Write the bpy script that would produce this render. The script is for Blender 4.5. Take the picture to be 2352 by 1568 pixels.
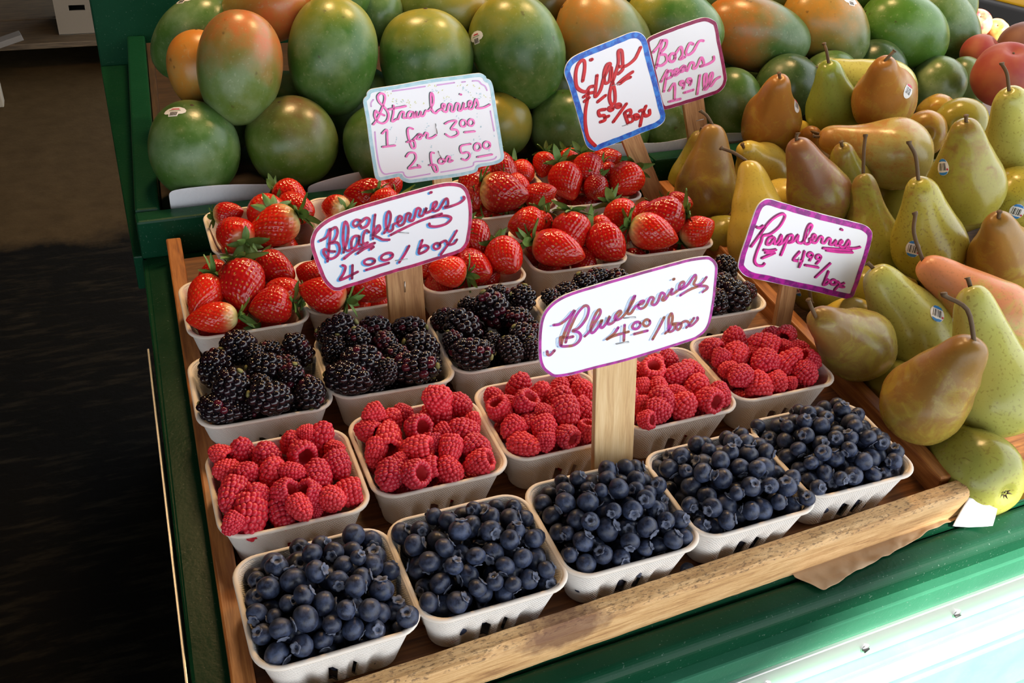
import bpy, bmesh, math, random
import numpy as np
from mathutils import Vector, Matrix, Quaternion, noise
from mathutils.bvhtree import BVHTree

for o in list(bpy.data.objects):
    bpy.data.objects.remove(o, do_unlink=True)
scene = bpy.context.scene
COL = scene.collection
random.seed(11)

# ------------------------------------------------------------------ camera
cam_data = bpy.data.cameras.new('camera')
cam_data.sensor_width = 36.0
cam_data.lens = 34.79
cam_data.clip_start = 0.02
cam_data.clip_end = 100
cam = bpy.data.objects.new('camera', cam_data)
COL.objects.link(cam)
RIGHT = Vector((0.92931843, -0.36250358, 0.07041604))
DOWN = Vector((-0.15755516, -0.56168197, -0.81221286))
FWD = Vector((0.33398148, 0.74370997, -0.57909572))
cam.matrix_world = Matrix((
    (RIGHT.x, -DOWN.x, -FWD.x, -0.02818),
    (RIGHT.y, -DOWN.y, -FWD.y, -0.42406),
    (RIGHT.z, -DOWN.z, -FWD.z, 0.62169),
    (0, 0, 0, 1)))
scene.camera = cam

# ------------------------------------------------------------------ sky, sun, exposure
world = bpy.data.worlds.new('sky')
scene.world = world
world.use_nodes = True
wbg = world.node_tree.nodes['Background']
wbg.inputs['Color'].default_value = (0.90, 0.945, 1.0, 1)
wbg.inputs['Strength'].default_value = 1.25

SUN_DIR = Vector((0.30, -0.70, 0.65)).normalized()      # towards the sun
sun_data = bpy.data.lights.new('sun', 'SUN')
sun_data.energy = 7.0
sun_data.color = (1.0, 0.95, 0.86)
sun_data.angle = math.radians(0.9)
sun = bpy.data.objects.new('sun', sun_data)
COL.objects.link(sun)
sun.rotation_euler = SUN_DIR.to_track_quat('Z', 'Y').to_euler()
sun.location = (1, -3, 4)

# warm shaded lamps of the stall, hung over the fruit outside the picture
for nm, loc, en in (('stall_lamp', (0.25, 1.25, 1.15), 17.0), ('stall_lamp', (0.95, 1.05, 1.2), 17.0), ('stall_lamp', (-0.6, 0.5, 1.3), 1.6)):
    ld = bpy.data.lights.new(nm, 'SPOT')
    ld.energy = en
    ld.color = (1.0, 0.62, 0.28)
    ld.shadow_soft_size = 0.11
    ld.spot_size = math.radians(150)
    ld.spot_blend = 0.6
    lo = bpy.data.objects.new(nm, ld)
    COL.objects.link(lo)
    lo.location = loc

vs = scene.view_settings
vs.view_transform = 'Standard'
vs.look = 'None'
vs.gamma = 1.0
vs.use_curve_mapping = False
vs.exposure = 1.3

# ------------------------------------------------------------------ helpers
def tag(o, label=None, cat=None, group=None, kind=None):
    if label: o['label'] = label
    if cat: o['category'] = cat
    if group: o['group'] = group
    if kind: o['kind'] = kind
    return o

def mesh_obj(name, me, parent=None, mat=None, loc=None):
    o = bpy.data.objects.new(name, me)
    COL.objects.link(o)
    if parent is not None: o.parent = parent
    if mat is not None and len(me.materials) == 0: me.materials.append(mat)
    if loc is not None: o.location = loc
    return o

def empty(name, loc=(0, 0, 0)):
    o = bpy.data.objects.new(name, None)
    o.empty_display_size = 0.02
    COL.objects.link(o)
    o.location = loc
    return o

def pydata(name, verts, faces, smooth=True):
    me = bpy.data.meshes.new(name)
    me.from_pydata([tuple(v) for v in verts], [], faces)
    me.update()
    if smooth:
        me.polygons.foreach_set('use_smooth', [True] * len(me.polygons))
    return me

def bm_mesh(name, bm, smooth=False):
    me = bpy.data.meshes.new(name)
    bmesh.ops.recalc_face_normals(bm, faces=bm.faces)
    bm.to_mesh(me)
    bm.free()
    if smooth:
        me.polygons.foreach_set('use_smooth', [True] * len(me.polygons))
    return me

def add_attr(me, name, vals):
    a = me.attributes.new(name, 'FLOAT', 'POINT')
    a.data.foreach_set('value', [float(v) for v in vals])

def box_mesh(name, sx, sy, sz, bevel=0.0, seg=2, z0=0.0):
    if bevel >= 0.005: seg = 8
    """box centred on x and y, standing on z0"""
    bm = bmesh.new()
    bmesh.ops.create_cube(bm, size=1)
    bmesh.ops.scale(bm, vec=(sx, sy, sz), verts=bm.verts)
    bmesh.ops.translate(bm, vec=(0, 0, z0 + sz / 2), verts=bm.verts)
    if bevel > 0:
        bmesh.ops.bevel(bm, geom=bm.edges[:], offset=bevel, segments=seg, affect='EDGES', profile=0.5)
    return bm_mesh(name, bm)

def plank(name, a, b, width, thick, mat, parent=None, bevel=0.0015, z_top=None, roll=0.0, segs=1):
    """board whose long axis (local X) runs from a to b; a and b are the middle of its top face"""
    a, b = Vector(a), Vector(b)
    L = (b - a).length
    me = box_mesh(name, L, width, thick, bevel, z0=-thick)
    o = mesh_obj(name, me, parent, mat)
    x = (b - a).normalized()
    up = Vector((0, 0, 1)) if abs(x.z) < 0.9 else Vector((0, 1, 0))
    y = up.cross(x).normalized()
    z = x.cross(y)
    m = Matrix((x, y, z)).transposed().to_4x4()
    m.translation = (a + b) / 2
    if roll: m = m @ Matrix.Rotation(roll, 4, 'X')
    o.matrix_world = m
    return o

def prism(name, pts, z0, z1, mat, parent=None, bevel=0.0):
    """vertical prism over a plan polygon"""
    bm = bmesh.new()
    vs_ = [bm.verts.new((p[0], p[1], z0)) for p in pts]
    f = bm.faces.new(vs_)
    r = bmesh.ops.extrude_face_region(bm, geom=[f])
    bmesh.ops.translate(bm, vec=(0, 0, z1 - z0), verts=[v for v in r['geom'] if isinstance(v, bmesh.types.BMVert)])
    if bevel > 0:
        bmesh.ops.recalc_face_normals(bm, faces=bm.faces)
        bmesh.ops.bevel(bm, geom=bm.edges[:], offset=bevel, segments=2, affect='EDGES', profile=0.5)
    return mesh_obj(name, bm_mesh(name, bm), parent, mat)

def tube_geo(path, radii, n=8, cap=True):
    path = [Vector(p) for p in path]
    verts, faces = [], []
    prev = None
    for i, p in enumerate(path):
        t = (path[min(i + 1, len(path) - 1)] - path[max(i - 1, 0)]).normalized()
        if prev is None:
            u = t.orthogonal().normalized()
        else:
            u = (prev - t * prev.dot(t)).normalized()
        prev = u
        w = t.cross(u)
        r = radii[i] if isinstance(radii, (list, tuple)) else radii
        for k in range(n):
            a = 2 * math.pi * k / n
            verts.append(p + (u * math.cos(a) + w * math.sin(a)) * r)
    for i in range(len(path) - 1):
        for k in range(n):
            faces.append((i * n + k, i * n + (k + 1) % n, (i + 1) * n + (k + 1) % n, (i + 1) * n + k))
    if cap:
        faces.append(tuple(range(n - 1, -1, -1)))
        b = (len(path) - 1) * n
        faces.append(tuple(range(b, b + n)))
    return verts, faces

def smooth_path(pts, sub=5, closed=False):
    pts = [Vector(p) for p in pts]
    if len(pts) < 3: return pts
    out = []
    n = len(pts)
    for i in range(n - 1):
        p0 = pts[max(i - 1, 0)]; p1 = pts[i]; p2 = pts[i + 1]; p3 = pts[min(i + 2, n - 1)]
        for s in range(sub):
            t = s / sub
            out.append(0.5 * ((2 * p1) + (p2 - p0) * t + (2 * p0 - 5 * p1 + 4 * p2 - p3) * t * t + (3 * p1 - p0 - 3 * p2 + p3) * t ** 3))
    out.append(pts[-1])
    return out

def aim(axis, roll=0.0):
    """rotation that turns local +Z to axis"""
    return Vector((0, 0, 1)).rotation_difference(Vector(axis).normalized()) @ Quaternion((0, 0, 1), roll)

def place(o, loc, rot, scale=(1, 1, 1)):
    o.rotation_mode = 'QUATERNION'
    o.location = loc
    o.rotation_quaternion = rot
    o.scale = scale
    return o

# ------------------------------------------------------------------ materials
class N:
    """small node-graph writer"""
    def __init__(self, name):
        self.m = bpy.data.materials.new(name)
        self.m.use_nodes = True
        self.nt = self.m.node_tree
        self.b = self.nt.nodes['Principled BSDF']
    def n(self, kind, **kw):
        nd = self.nt.nodes.new(kind)
        for k, v in kw.items():
            if k in nd.inputs: nd.inputs[k].default_value = v
            else: setattr(nd, k, v)
        return nd
    def l(self, a, b): self.nt.links.new(a, b)
    def coords(self, kind='Object', scale=(1, 1, 1)):
        tc = self.n('ShaderNodeTexCoord'); mp = self.n('ShaderNodeMapping')
        mp.inputs['Scale'].default_value = scale
        self.l(tc.outputs[kind], mp.inputs['Vector'])
        return mp.outputs['Vector']
    def noise(self, vec, scale, detail=3, rough=0.55, dist=0.0):
        nd = self.n('ShaderNodeTexNoise')
        nd.inputs['Scale'].default_value = scale; nd.inputs['Detail'].default_value = detail
        nd.inputs['Roughness'].default_value = rough; nd.inputs['Distortion'].default_value = dist
        self.l(vec, nd.inputs['Vector'])
        return nd.outputs['Fac']
    def ramp(self, fac, stops):
        r = self.n('ShaderNodeValToRGB')
        e = r.color_ramp.elements
        while len(e) < len(stops): e.new(0.5)
        for s, (p, c) in zip(e, stops):
            s.position = p; s.color = tuple(c) + (1,) if len(c) == 3 else c
        self.l(fac, r.inputs['Fac'])
        return r.outputs['Color']
    def math(self, op, a, b=0.0, clamp=False):
        m = self.n('ShaderNodeMath'); m.operation = op; m.use_clamp = clamp
        for i, v in enumerate((a, b)):
            if isinstance(v, (int, float)): m.inputs[i].default_value = v
            else: self.l(v, m.inputs[i])
        return m.outputs[0]
    def mix(self, fac, a, b, mode='MIX'):
        m = self.n('ShaderNodeMix'); m.data_type = 'RGBA'; m.blend_type = mode
        for k, v in ((0, fac), (6, a), (7, b)):
            if isinstance(v, (int, float)): m.inputs[k].default_value = v
            elif isinstance(v, tuple): m.inputs[k].default_value = v + (1,) if len(v) == 3 else v
            else: self.l(v, m.inputs[k])
        return m.outputs[2]
    def attr(self, name):
        a = self.n('ShaderNodeAttribute'); a.attribute_name = name
        return a.outputs['Fac']
    def rand(self): return self.n('ShaderNodeObjectInfo').outputs['Random']
    def bump(self, h, dist, strength=1.0):
        b = self.n('ShaderNodeBump'); b.inputs['Distance'].default_value = dist; b.inputs['Strength'].default_value = strength
        self.l(h, b.inputs['Height']); self.l(b.outputs['Normal'], self.b.inputs['Normal'])
    def done(self, color=None, rough=0.5, **kw):
        if color is not None:
            if isinstance(color, tuple): self.b.inputs['Base Color'].default_value = color + (1,)
            else: self.l(color, self.b.inputs['Base Color'])
        if isinstance(rough, (int, float)): self.b.inputs['Roughness'].default_value = rough
        else: self.l(rough, self.b.inputs['Roughness'])
        for k, v in kw.items():
            self.b.inputs[k.replace('_', ' ')].default_value = v
        return self.m

def plain(name, c, rough=0.5, **kw): return N(name).done(c, rough, **kw)

def wood(name, light, dark, deep, scale=1.0, rough=0.6, rand=True, bump=0.0004):
    g = N(name)
    v = g.coords('Object', (5 * scale, 55 * scale, 55 * scale))
    grain = g.noise(v, 3.0, 4, 0.6, 0.6)
    v2 = g.coords('Object', (14 * scale, 330 * scale, 330 * scale))
    fine = g.noise(v2, 2.0, 3, 0.6)
    v3 = g.coords('Object', (3, 9, 9))
    blot = g.noise(v3, 4.0, 3)
    s = g.math('ADD', g.math('MULTIPLY', grain, 0.75), g.math('MULTIPLY', fine, 0.25))
    col = g.ramp(s, [(0.30, deep), (0.47, dark), (0.62, light)])
    col = g.mix(g.math('MULTIPLY', blot, 0.45), col, dark, 'MULTIPLY')
    g.bump(s, bump, 0.8)
    return g.done(col, rough)

def paint(name, c, c2, rough=0.35):
    g = N(name)
    v = g.coords('Object')
    n1 = g.noise(v, 18, 5, 0.6)
    n2 = g.noise(v, 260, 2)
    speck = g.ramp(g.noise(v, 420, 1), [(0.70, (0, 0, 0)), (0.76, (1, 1, 1))])
    col = g.mix(n1, c, c2)
    col = g.mix(g.math('MULTIPLY', speck, 0.25), col, (0.25, 0.33, 0.28))
    g.bump(g.math('ADD', g.math('MULTIPLY', n1, 0.6), g.math('MULTIPLY', n2, 0.4)), 0.0006, 0.6)
    return g.done(col, g.math('ADD', g.math('MULTIPLY', n1, 0.25), rough - 0.1), Specular_IOR_Level=0.14)

M = {}
M['green'] = paint('green_paint', (0.0030, 0.034, 0.015), (0.005, 0.052, 0.023), 0.30)
M['green_soft'] = paint('worn_green_paint', (0.016, 0.105, 0.055), (0.030, 0.155, 0.085), 0.42)
M['mint'] = paint('faded_mint_paint', (0.10, 0.36, 0.20), (0.20, 0.46, 0.29), 0.5)
M['metal'] = plain('brushed_aluminium', (0.62, 0.63, 0.64), 0.32, Metallic=0.85)
M['steel'] = plain('steel', (0.55, 0.55, 0.55), 0.3, Metallic=1.0)
M['tray_wood'] = wood('varnished_tray_wood', (0.52, 0.225, 0.062), (0.36, 0.135, 0.034), (0.19, 0.060, 0.018), rough=0.45)
M['front_wood'] = wood('raw_front_rail_wood', (0.62, 0.36, 0.15), (0.42, 0.20, 0.072), (0.13, 0.060, 0.026), 0.8, rough=0.65, bump=0.0010)
M['floor_wood'] = wood('dark_tray_floor_wood', (0.32, 0.135, 0.045), (0.19, 0.070, 0.023), (0.075, 0.028, 0.012), rough=0.5)
M['lath'] = wood('pale_lath_wood', (0.80, 0.60, 0.34), (0.70, 0.48, 0.24), (0.52, 0.31, 0.14), 1.0, rough=0.6)
M['lath_brown'] = wood('brown_lath_wood', (0.62, 0.36, 0.16), (0.48, 0.25, 0.10), (0.27, 0.12, 0.045), 1.2, rough=0.55)
M['crate_wood'] = wood('crate_wood', (0.34, 0.15, 0.045), (0.20, 0.08, 0.025), (0.08, 0.03, 0.01), rough=0.6)

def pulp_mat():
    g = N('moulded_pulp')
    v = g.coords('Object')
    w = g.n('ShaderNodeTexWave'); w.inputs['Scale'].default_value = 330; w.inputs['Distortion'].default_value = 3.0; w.inputs['Detail'].default_value = 1
    w.bands_direction = 'DIAGONAL'
    g.l(v, w.inputs['Vector'])
    n1 = g.noise(v, 900, 2)
    n2 = g.noise(v, 25, 3)
    col = g.mix(n2, (0.70, 0.655, 0.60), (0.80, 0.765, 0.72))
    st = g.ramp(g.noise(g.coords('Object', (40, 40, 90)), 1.0, 2), [(0.70, (0, 0, 0)), (0.74, (1, 1, 1))])
    info = g.rand()
    col = g.mix(g.math('MULTIPLY', g.math('MULTIPLY', st, info), 0.30), col, (0.55, 0.12, 0.20))
    g.bump(g.math('ADD', g.math('MULTIPLY', w.outputs['Fac'], 0.6), g.math('MULTIPLY', n1, 0.5)), 0.00035, 0.8)
    return g.done(col, 0.8)
M['pulp'] = pulp_mat()
M['pulp_rim'] = plain('pulp_rim', (0.80, 0.72, 0.63), 0.75)

def blueberry_mat():
    g = N('blueberry_skin')
    v = g.coords('Object')
    ad = g.n('ShaderNodeVectorMath'); ad.operation = 'ADD'
    g.l(v, ad.inputs[0])
    cx = g.n('ShaderNodeCombineXYZ'); r = g.rand()
    for i in range(3): g.l(g.math('MULTIPLY', r, 37.0 + 11 * i), cx.inputs[i])
    g.l(cx.outputs[0], ad.inputs[1])
    n1 = g.noise(ad.outputs[0], 1.6, 5, 0.65, 0.4)
    n2 = g.noise(ad.outputs[0], 9.0, 3, 0.6)
    bloom = g.ramp(g.math('ADD', g.math('MULTIPLY', n1, 0.75), g.math('MULTIPLY', n2, 0.25)), [(0.38, (0, 0, 0)), (0.64, (1, 1, 1))])
    amt = g.math('MULTIPLY', bloom, g.math('ADD', g.math('MULTIPLY', r, 0.5), 0.5))
    col = g.mix(amt, (0.0075, 0.0085, 0.018), (0.056, 0.078, 0.152))
    return g.done(col, g.math('ADD', g.math('MULTIPLY', bloom, 0.25), 0.32), Specular_IOR_Level=0.45)
M['blueberry'] = blueberry_mat()
M['crown'] = plain('blueberry_crown', (0.12, 0.135, 0.19), 0.75)

def raspberry_mat():
    g = N('raspberry_flesh')
    r = g.rand()
    v = g.coords('Object')
    n = g.noise(v, 2.0, 2)
    base = g.ramp(r, [(0.0, (0.44, 0.010, 0.030)), (0.5, (0.60, 0.016, 0.036)), (1.0, (0.72, 0.034, 0.045))])
    col = g.mix(g.math('MULTIPLY', n, 0.5), base, (0.62, 0.035, 0.060))
    return g.done(col, 0.34, Specular_IOR_Level=0.5, Subsurface_Weight=0.15, Subsurface_Radius=(0.004, 0.0008, 0.0008), Subsurface_Scale=1.0)
M['raspberry'] = raspberry_mat()
M['rasp_hollow'] = plain('raspberry_hollow', (0.50, 0.030, 0.035), 0.5)

def blackberry_mat():
    g = N('blackberry_drupelets')
    red = g.attr('red')
    col = g.mix(red, (0.0045, 0.0035, 0.006), (0.085, 0.006, 0.016))
    return g.done(col, 0.13, Specular_IOR_Level=0.6)
M['blackberry'] = blackberry_mat()
M['scar'] = plain('pale_stem_scar', (0.20, 0.19, 0.06), 0.6)

def strawberry_mat(name, pale):
    g = N(name)
    t = g.attr('along'); seed = g.attr('seed')
    v = g.coords('Object')
    n = g.noise(v, 2.2, 3)
    r = g.rand()
    redc = g.ramp(r, [(0.0, (0.32, 0.005, 0.006)), (0.55, (0.50, 0.007, 0.005)), (1.0, (0.62, 0.018, 0.006))])
    k = g.math('ADD', t, g.math('MULTIPLY', n, 0.25 if pale else 0.08))
    if pale:
        col = g.ramp(k, [(0.16, (0.60, 0.52, 0.24)), (0.30, (0.66, 0.36, 0.15)), (0.42, (0.60, 0.12, 0.05))])
        msk = g.ramp(k, [(0.20, (1, 1, 1)), (0.46, (0, 0, 0))])
    else:
        col = g.ramp(k, [(0.0, (0.62, 0.45, 0.22)), (0.14, (0.55, 0.10, 0.04))])
        msk = g.ramp(k, [(0.04, (1, 1, 1)), (0.18, (0, 0, 0))])
    col = g.mix(msk, redc, col)
    col = g.mix(g.math('MULTIPLY', seed, 0.8), col, (0.55, 0.30, 0.05))
    return g.done(col, 0.17, Specular_IOR_Level=0.5, Coat_Weight=0.05, Coat_Roughness=0.1)
M['straw_red'] = strawberry_mat('strawberry_red', False)
M['straw_pale'] = strawberry_mat('strawberry_pale_shoulder', True)
g_ = N('strawberry_leaf')
M['sepal'] = g_.done(g_.mix(g_.noise(g_.coords('Object'), 3.0, 2), (0.055, 0.15, 0.025), (0.17, 0.30, 0.07)), 0.5)

def mango_mat(kind):
    P = {  # base, second, blush, threshold along stem axis, side weighting
        'green': ((0.055, 0.125, 0.022), (0.125, 0.205, 0.075), (0.16, 0.13, 0.02), 1.5, 0.0),
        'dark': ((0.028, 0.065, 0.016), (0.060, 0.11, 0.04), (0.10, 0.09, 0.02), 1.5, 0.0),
        'pale': ((0.10, 0.17, 0.045), (0.20, 0.28, 0.13), (0.2, 0.18, 0.05), 1.4, 0.0),
        'fresh': ((0.060, 0.155, 0.018), (0.095, 0.215, 0.04), (0.22, 0.24, 0.04), 1.2, 0.0),
        'yellowtop': ((0.045, 0.125, 0.018), (0.115, 0.200, 0.060), (0.33, 0.29, 0.035), 0.78, 0.0),
        'yellowgreen': ((0.10, 0.15, 0.020), (0.17, 0.21, 0.05), (0.36, 0.26, 0.03), 0.70, 0.0),
        'blushleft': ((0.070, 0.130, 0.015), (0.140, 0.190, 0.050), (0.13, 0.045, 0.025), 1.02, 0.25),
        'red': ((0.090, 0.150, 0.022), (0.150, 0.220, 0.075), (0.44, 0.115, 0.030), 0.60, 0.2),
        'red2': ((0.28, 0.17, 0.025), (0.33, 0.24, 0.05), (0.48, 0.115, 0.03), 0.55, 0.2),
        'orange': ((0.46, 0.20, 0.030), (0.42, 0.25, 0.055), (0.56, 0.19, 0.025), 0.62, 0.1),
        'orangegreen': ((0.120, 0.165, 0.045), (0.20, 0.215, 0.085), (0.46, 0.19, 0.035), 0.66, 0.2),
        'redleft': ((0.050, 0.110, 0.022), (0.090, 0.150, 0.05), (0.44, 0.130, 0.020), 0.56, 0.2),
        'orangetop': ((0.075, 0.120, 0.024), (0.13, 0.17, 0.06), (0.44, 0.20, 0.028), 0.50, 0.2),
        'brownish': ((0.12, 0.115, 0.022), (0.15, 0.14, 0.04), (0.28, 0.11, 0.03), 0.70, 0.1),
    }[kind]
    base, second, blush, th, side = P
    g = N('mango_skin_' + kind)
    v = g.coords('Object')
    al = g.attr('along'); sd = g.attr('side')
    n1 = g.noise(v, 28, 4, 0.6)
    n2 = g.noise(v, 12, 3, 0.6)
    fine = g.noise(v, 380, 2)
    dots = g.ramp(g.noise(v, 160, 1, 0.4), [(0.30, (1, 1, 1)), (0.37, (0, 0, 0))])
    lent = g.ramp(g.noise(v, 260, 1, 0.4), [(0.66, (0, 0, 0)), (0.72, (1, 1, 1))])
    col = g.mix(g.ramp(n1, [(0.40, (0, 0, 0)), (0.62, (1, 1, 1))]), base, second)
    haze = g.ramp(g.noise(v, 16, 6, 0.72, 0.3), [(0.50, (0, 0, 0)), (0.70, (1, 1, 1))])
    col = g.mix(g.math('MULTIPLY', haze, 0.45), col, tuple(0.35 * q + w for q, w in zip(second, (0.11, 0.17, 0.115))))
    mott = g.noise(v, 90, 4, 0.7)
    col = g.mix(g.math('MULTIPLY', g.ramp(mott, [(0.45, (0, 0, 0)), (0.68, (1, 1, 1))]), 0.40), col, base)
    k = g.math('ADD', al, g.math('ADD', g.math('MULTIPLY', sd, side), g.math('MULTIPLY', g.math('SUBTRACT', n2, 0.5), 0.45)))
    bl = g.n('ShaderNodeMapRange'); bl.inputs['From Min'].default_value = th - 0.16; bl.inputs['From Max'].default_value = th + 0.20
    g.l(k, bl.inputs['Value'])
    bf = g.math('MULTIPLY', bl.outputs[0], 0.92)
    mid = tuple(0.55 * a + 0.45 * b for a, b in zip(blush, second))
    bcol = g.mix(g.ramp(g.noise(v, 45, 4, 0.7), [(0.35, (0, 0, 0)), (0.62, (1, 1, 1))]), mid, blush)
    col = g.mix(bf, col, bcol)
    col = g.mix(g.math('MULTIPLY', lent, 0.22), col, (0.33, 0.37, 0.20))
    spots = g.ramp(g.noise(v, 75, 2, 0.5), [(0.70, (0, 0, 0)), (0.76, (1, 1, 1))])
    col = g.mix(g.math('MULTIPLY', spots, 0.55), col, (0.05, 0.030, 0.012))
    g.bump(fine, 0.0002, 0.5)
    return g.done(col, g.math('ADD', g.math('MULTIPLY', haze, 0.14), 0.30), Specular_IOR_Level=0.42)

def pear_mat(kind):
    P = {  # skin, skin2, russet colour, russet amount (0-1), speckle
        'russet': ((0.34, 0.24, 0.040), (0.40, 0.31, 0.05), (0.27, 0.135, 0.028), 0.57, 0.3),
        'russetolive': ((0.30, 0.26, 0.045), (0.37, 0.31, 0.06), (0.22, 0.120, 0.032), 0.52, 0.3),
        'bronze': ((0.40, 0.25, 0.04), (0.44, 0.29, 0.05), (0.34, 0.135, 0.026), 0.57, 0.3),
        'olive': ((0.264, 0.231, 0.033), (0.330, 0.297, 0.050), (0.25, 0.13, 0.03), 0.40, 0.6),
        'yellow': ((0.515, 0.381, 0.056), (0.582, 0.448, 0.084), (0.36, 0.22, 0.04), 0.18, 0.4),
        'yellowgreen': ((0.396, 0.396, 0.083), (0.484, 0.462, 0.121), (0.36, 0.22, 0.05), 0.28, 0.7),
        'yellowgreen2': ((0.381, 0.392, 0.084), (0.504, 0.482, 0.134), (0.34, 0.21, 0.05), 0.22, 0.7),
        'green': ((0.209, 0.297, 0.039), (0.308, 0.374, 0.072), (0.30, 0.24, 0.04), 0.22, 0.5),
        'greenrusset': ((0.259, 0.270, 0.049), (0.324, 0.324, 0.070), (0.25, 0.15, 0.04), 0.42, 0.8),
        'speckle': ((0.358, 0.314, 0.039), (0.426, 0.381, 0.062), (0.33, 0.16, 0.03), 0.30, 1.0),
        'blotch': ((0.28, 0.23, 0.035), (0.34, 0.28, 0.05), (0.24, 0.095, 0.042), 0.55, 0.5),
        'halfrusset': ((0.40, 0.34, 0.10), (0.46, 0.38, 0.13), (0.38, 0.17, 0.035), 0.50, 0.4),
        'pink': ((0.46, 0.38, 0.085), (0.50, 0.42, 0.12), (0.66, 0.245, 0.125), 0.58, 0.4),
    }[kind]
    a, b, rus, amt, spk = P
    g = N('pear_skin_' + kind)
    v = g.coords('Object')
    al = g.attr('along')
    off = g.n('ShaderNodeVectorMath'); off.operation = 'ADD'
    g.l(v, off.inputs[0]); r = g.rand(); cx = g.n('ShaderNodeCombineXYZ')
    for i in range(3): g.l(g.math('MULTIPLY', r, 3.0 + i), cx.inputs[i])
    g.l(cx.outputs[0], off.inputs[1]); v = off.outputs[0]
    n1 = g.noise(v, 40, 7, 0.76, 0.7)
    n0 = g.noise(v, 16, 4, 0.65)
    col = g.mix(n0, a, b)
    # russet gathers towards the neck
    k = g.math('ADD', g.math('ADD', g.math('MULTIPLY', n1, 0.9), g.math('MULTIPLY', al, 0.22)), amt - 0.58)
    rf = g.n('ShaderNodeMapRange'); rf.inputs['From Min'].default_value = 0.42; rf.inputs['From Max'].default_value = 0.58
    g.l(k, rf.inputs['Value'])
    col = g.mix(g.math('MULTIPLY', rf.outputs[0], 0.92), col, rus)
    dots = g.ramp(g.noise(v, 330, 1, 0.4), [(0.60, (0, 0, 0)), (0.68, (1, 1, 1))])
    col = g.mix(g.math('MULTIPLY', dots, 0.45 * spk), col, (0.16, 0.10, 0.025))
    scuff = g.ramp(g.noise(v, 60, 3, 0.7, 1.0), [(0.70, (0, 0, 0)), (0.75, (1, 1, 1))])
    col = g.mix(g.math('MULTIPLY', scuff, 0.5), col, (0.13, 0.06, 0.02))
    g.bump(g.noise(v, 240, 3), 0.00025, 0.6)
    return g.done(col, g.math('ADD', g.math('MULTIPLY', rf.outputs[0], 0.10), 0.24), Specular_IOR_Level=0.38)

def peach_mat(name, a, b, rough=0.6):
    g = N(name); v = g.coords('Object')
    n = g.ramp(g.noise(v, 26, 3, 0.6), [(0.38, (0, 0, 0)), (0.64, (1, 1, 1))])
    return g.done(g.mix(n, a, b), rough, Sheen_Weight=0.06)
M['peach'] = peach_mat('peach_skin', (0.27, 0.028, 0.025), (0.33, 0.080, 0.035))
M['peachdark'] = peach_mat('dark_peach_skin', (0.13, 0.045, 0.035), (0.19, 0.075, 0.05))
M['nectarine'] = peach_mat('nectarine_skin', (0.62, 0.05, 0.06), (0.75, 0.42, 0.20), 0.25)
M['nectarineyellow'] = peach_mat('yellow_nectarine_skin', (0.72, 0.22, 0.05), (0.80, 0.60, 0.18), 0.25)
M['stem'] = plain('pear_stem', (0.105, 0.060, 0.022), 0.7)
M['calyx'] = plain('dry_calyx', (0.05, 0.028, 0.012), 0.8)
M['sticker'] = plain('white_sticker', (0.80, 0.80, 0.80), 0.4)
M['ink_black'] = plain('barcode_ink', (0.03, 0.03, 0.03), 0.5)
M['ink_red'] = plain('sticker_red', (0.55, 0.05, 0.08), 0.5)
M['ink_blue'] = plain('sticker_blue', (0.03, 0.22, 0.60), 0.5)
M['card'] = plain('white_card', (0.86, 0.88, 0.91), 0.5)
def marker(name, c, c2):
    g = N(name); v = g.coords('Object')
    return g.done(g.mix(g.ramp(g.noise(v, 120, 2), [(0.42, (0, 0, 0)), (0.58, (1, 1, 1))]), c, c2), 0.38)
M['crimson'] = marker('crimson_marker', (0.52, 0.020, 0.13), (0.30, 0.010, 0.075))
M['sky_blue'] = plain('sky_blue_marker', (0.12, 0.42, 0.82), 0.5)
M['magenta'] = marker('magenta_marker', (0.45, 0.020, 0.33), (0.24, 0.012, 0.17))
M['magenta_brown'] = marker('magenta_brown_marker', (0.40, 0.020, 0.28), (0.33, 0.085, 0.045))
M['pale_blue'] = plain('pale_blue_marker', (0.52, 0.65, 0.88), 0.5)
M['hot_pink'] = marker('hot_pink_marker', (0.86, 0.045, 0.42), (0.72, 0.035, 0.34))
M['plum'] = plain('plum_marker', (0.20, 0.015, 0.10), 0.5)
M['violet'] = marker('violet_pink_marker', (0.52, 0.015, 0.36), (0.22, 0.015, 0.20))
M['pink'] = marker('pink_marker', (0.95, 0.24, 0.58), (0.90, 0.19, 0.52))
M['bottle_green'] = plain('bottle_green_marker', (0.035, 0.10, 0.09), 0.5)
M['ice_blue'] = marker('ice_blue_marker', (0.36, 0.60, 0.68), (0.48, 0.68, 0.75))
M['lilac'] = plain('lilac_marker', (0.68, 0.38, 0.70), 0.5)
M['lemon'] = plain('lemon_marker', (0.70, 0.72, 0.22), 0.5)
M['blue'] = marker('blue_marker', (0.018, 0.085, 0.46), (0.035, 0.22, 0.68))
M['red'] = marker('red_marker', (0.64, 0.016, 0.022), (0.55, 0.020, 0.03))
M['deep_red'] = plain('deep_red_marker', (0.30, 0.010, 0.030), 0.5)
M['maroon'] = marker('maroon_marker', (0.24, 0.010, 0.070), (0.30, 0.025, 0.10))
M['leaf_green'] = plain('leaf_green_marker', (0.14, 0.20, 0.035), 0.5)
def paper_mat(name, a, b):
    g = N(name); v = g.coords('Object')
    n = g.noise(v, 30, 4, 0.6)
    g.bump(n, 0.004, 0.5)
    return g.done(g.mix(n, a, b), 0.7)
M['white_paper'] = paper_mat('white_paper', (0.66, 0.68, 0.72), (0.76, 0.77, 0.80))
M['kraft'] = paper_mat('kraft_paper', (0.38, 0.24, 0.13), (0.50, 0.34, 0.20))
M['yellow_paper'] = paper_mat('yellow_paper', (0.72, 0.42, 0.05), (0.80, 0.52, 0.09))

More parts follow.
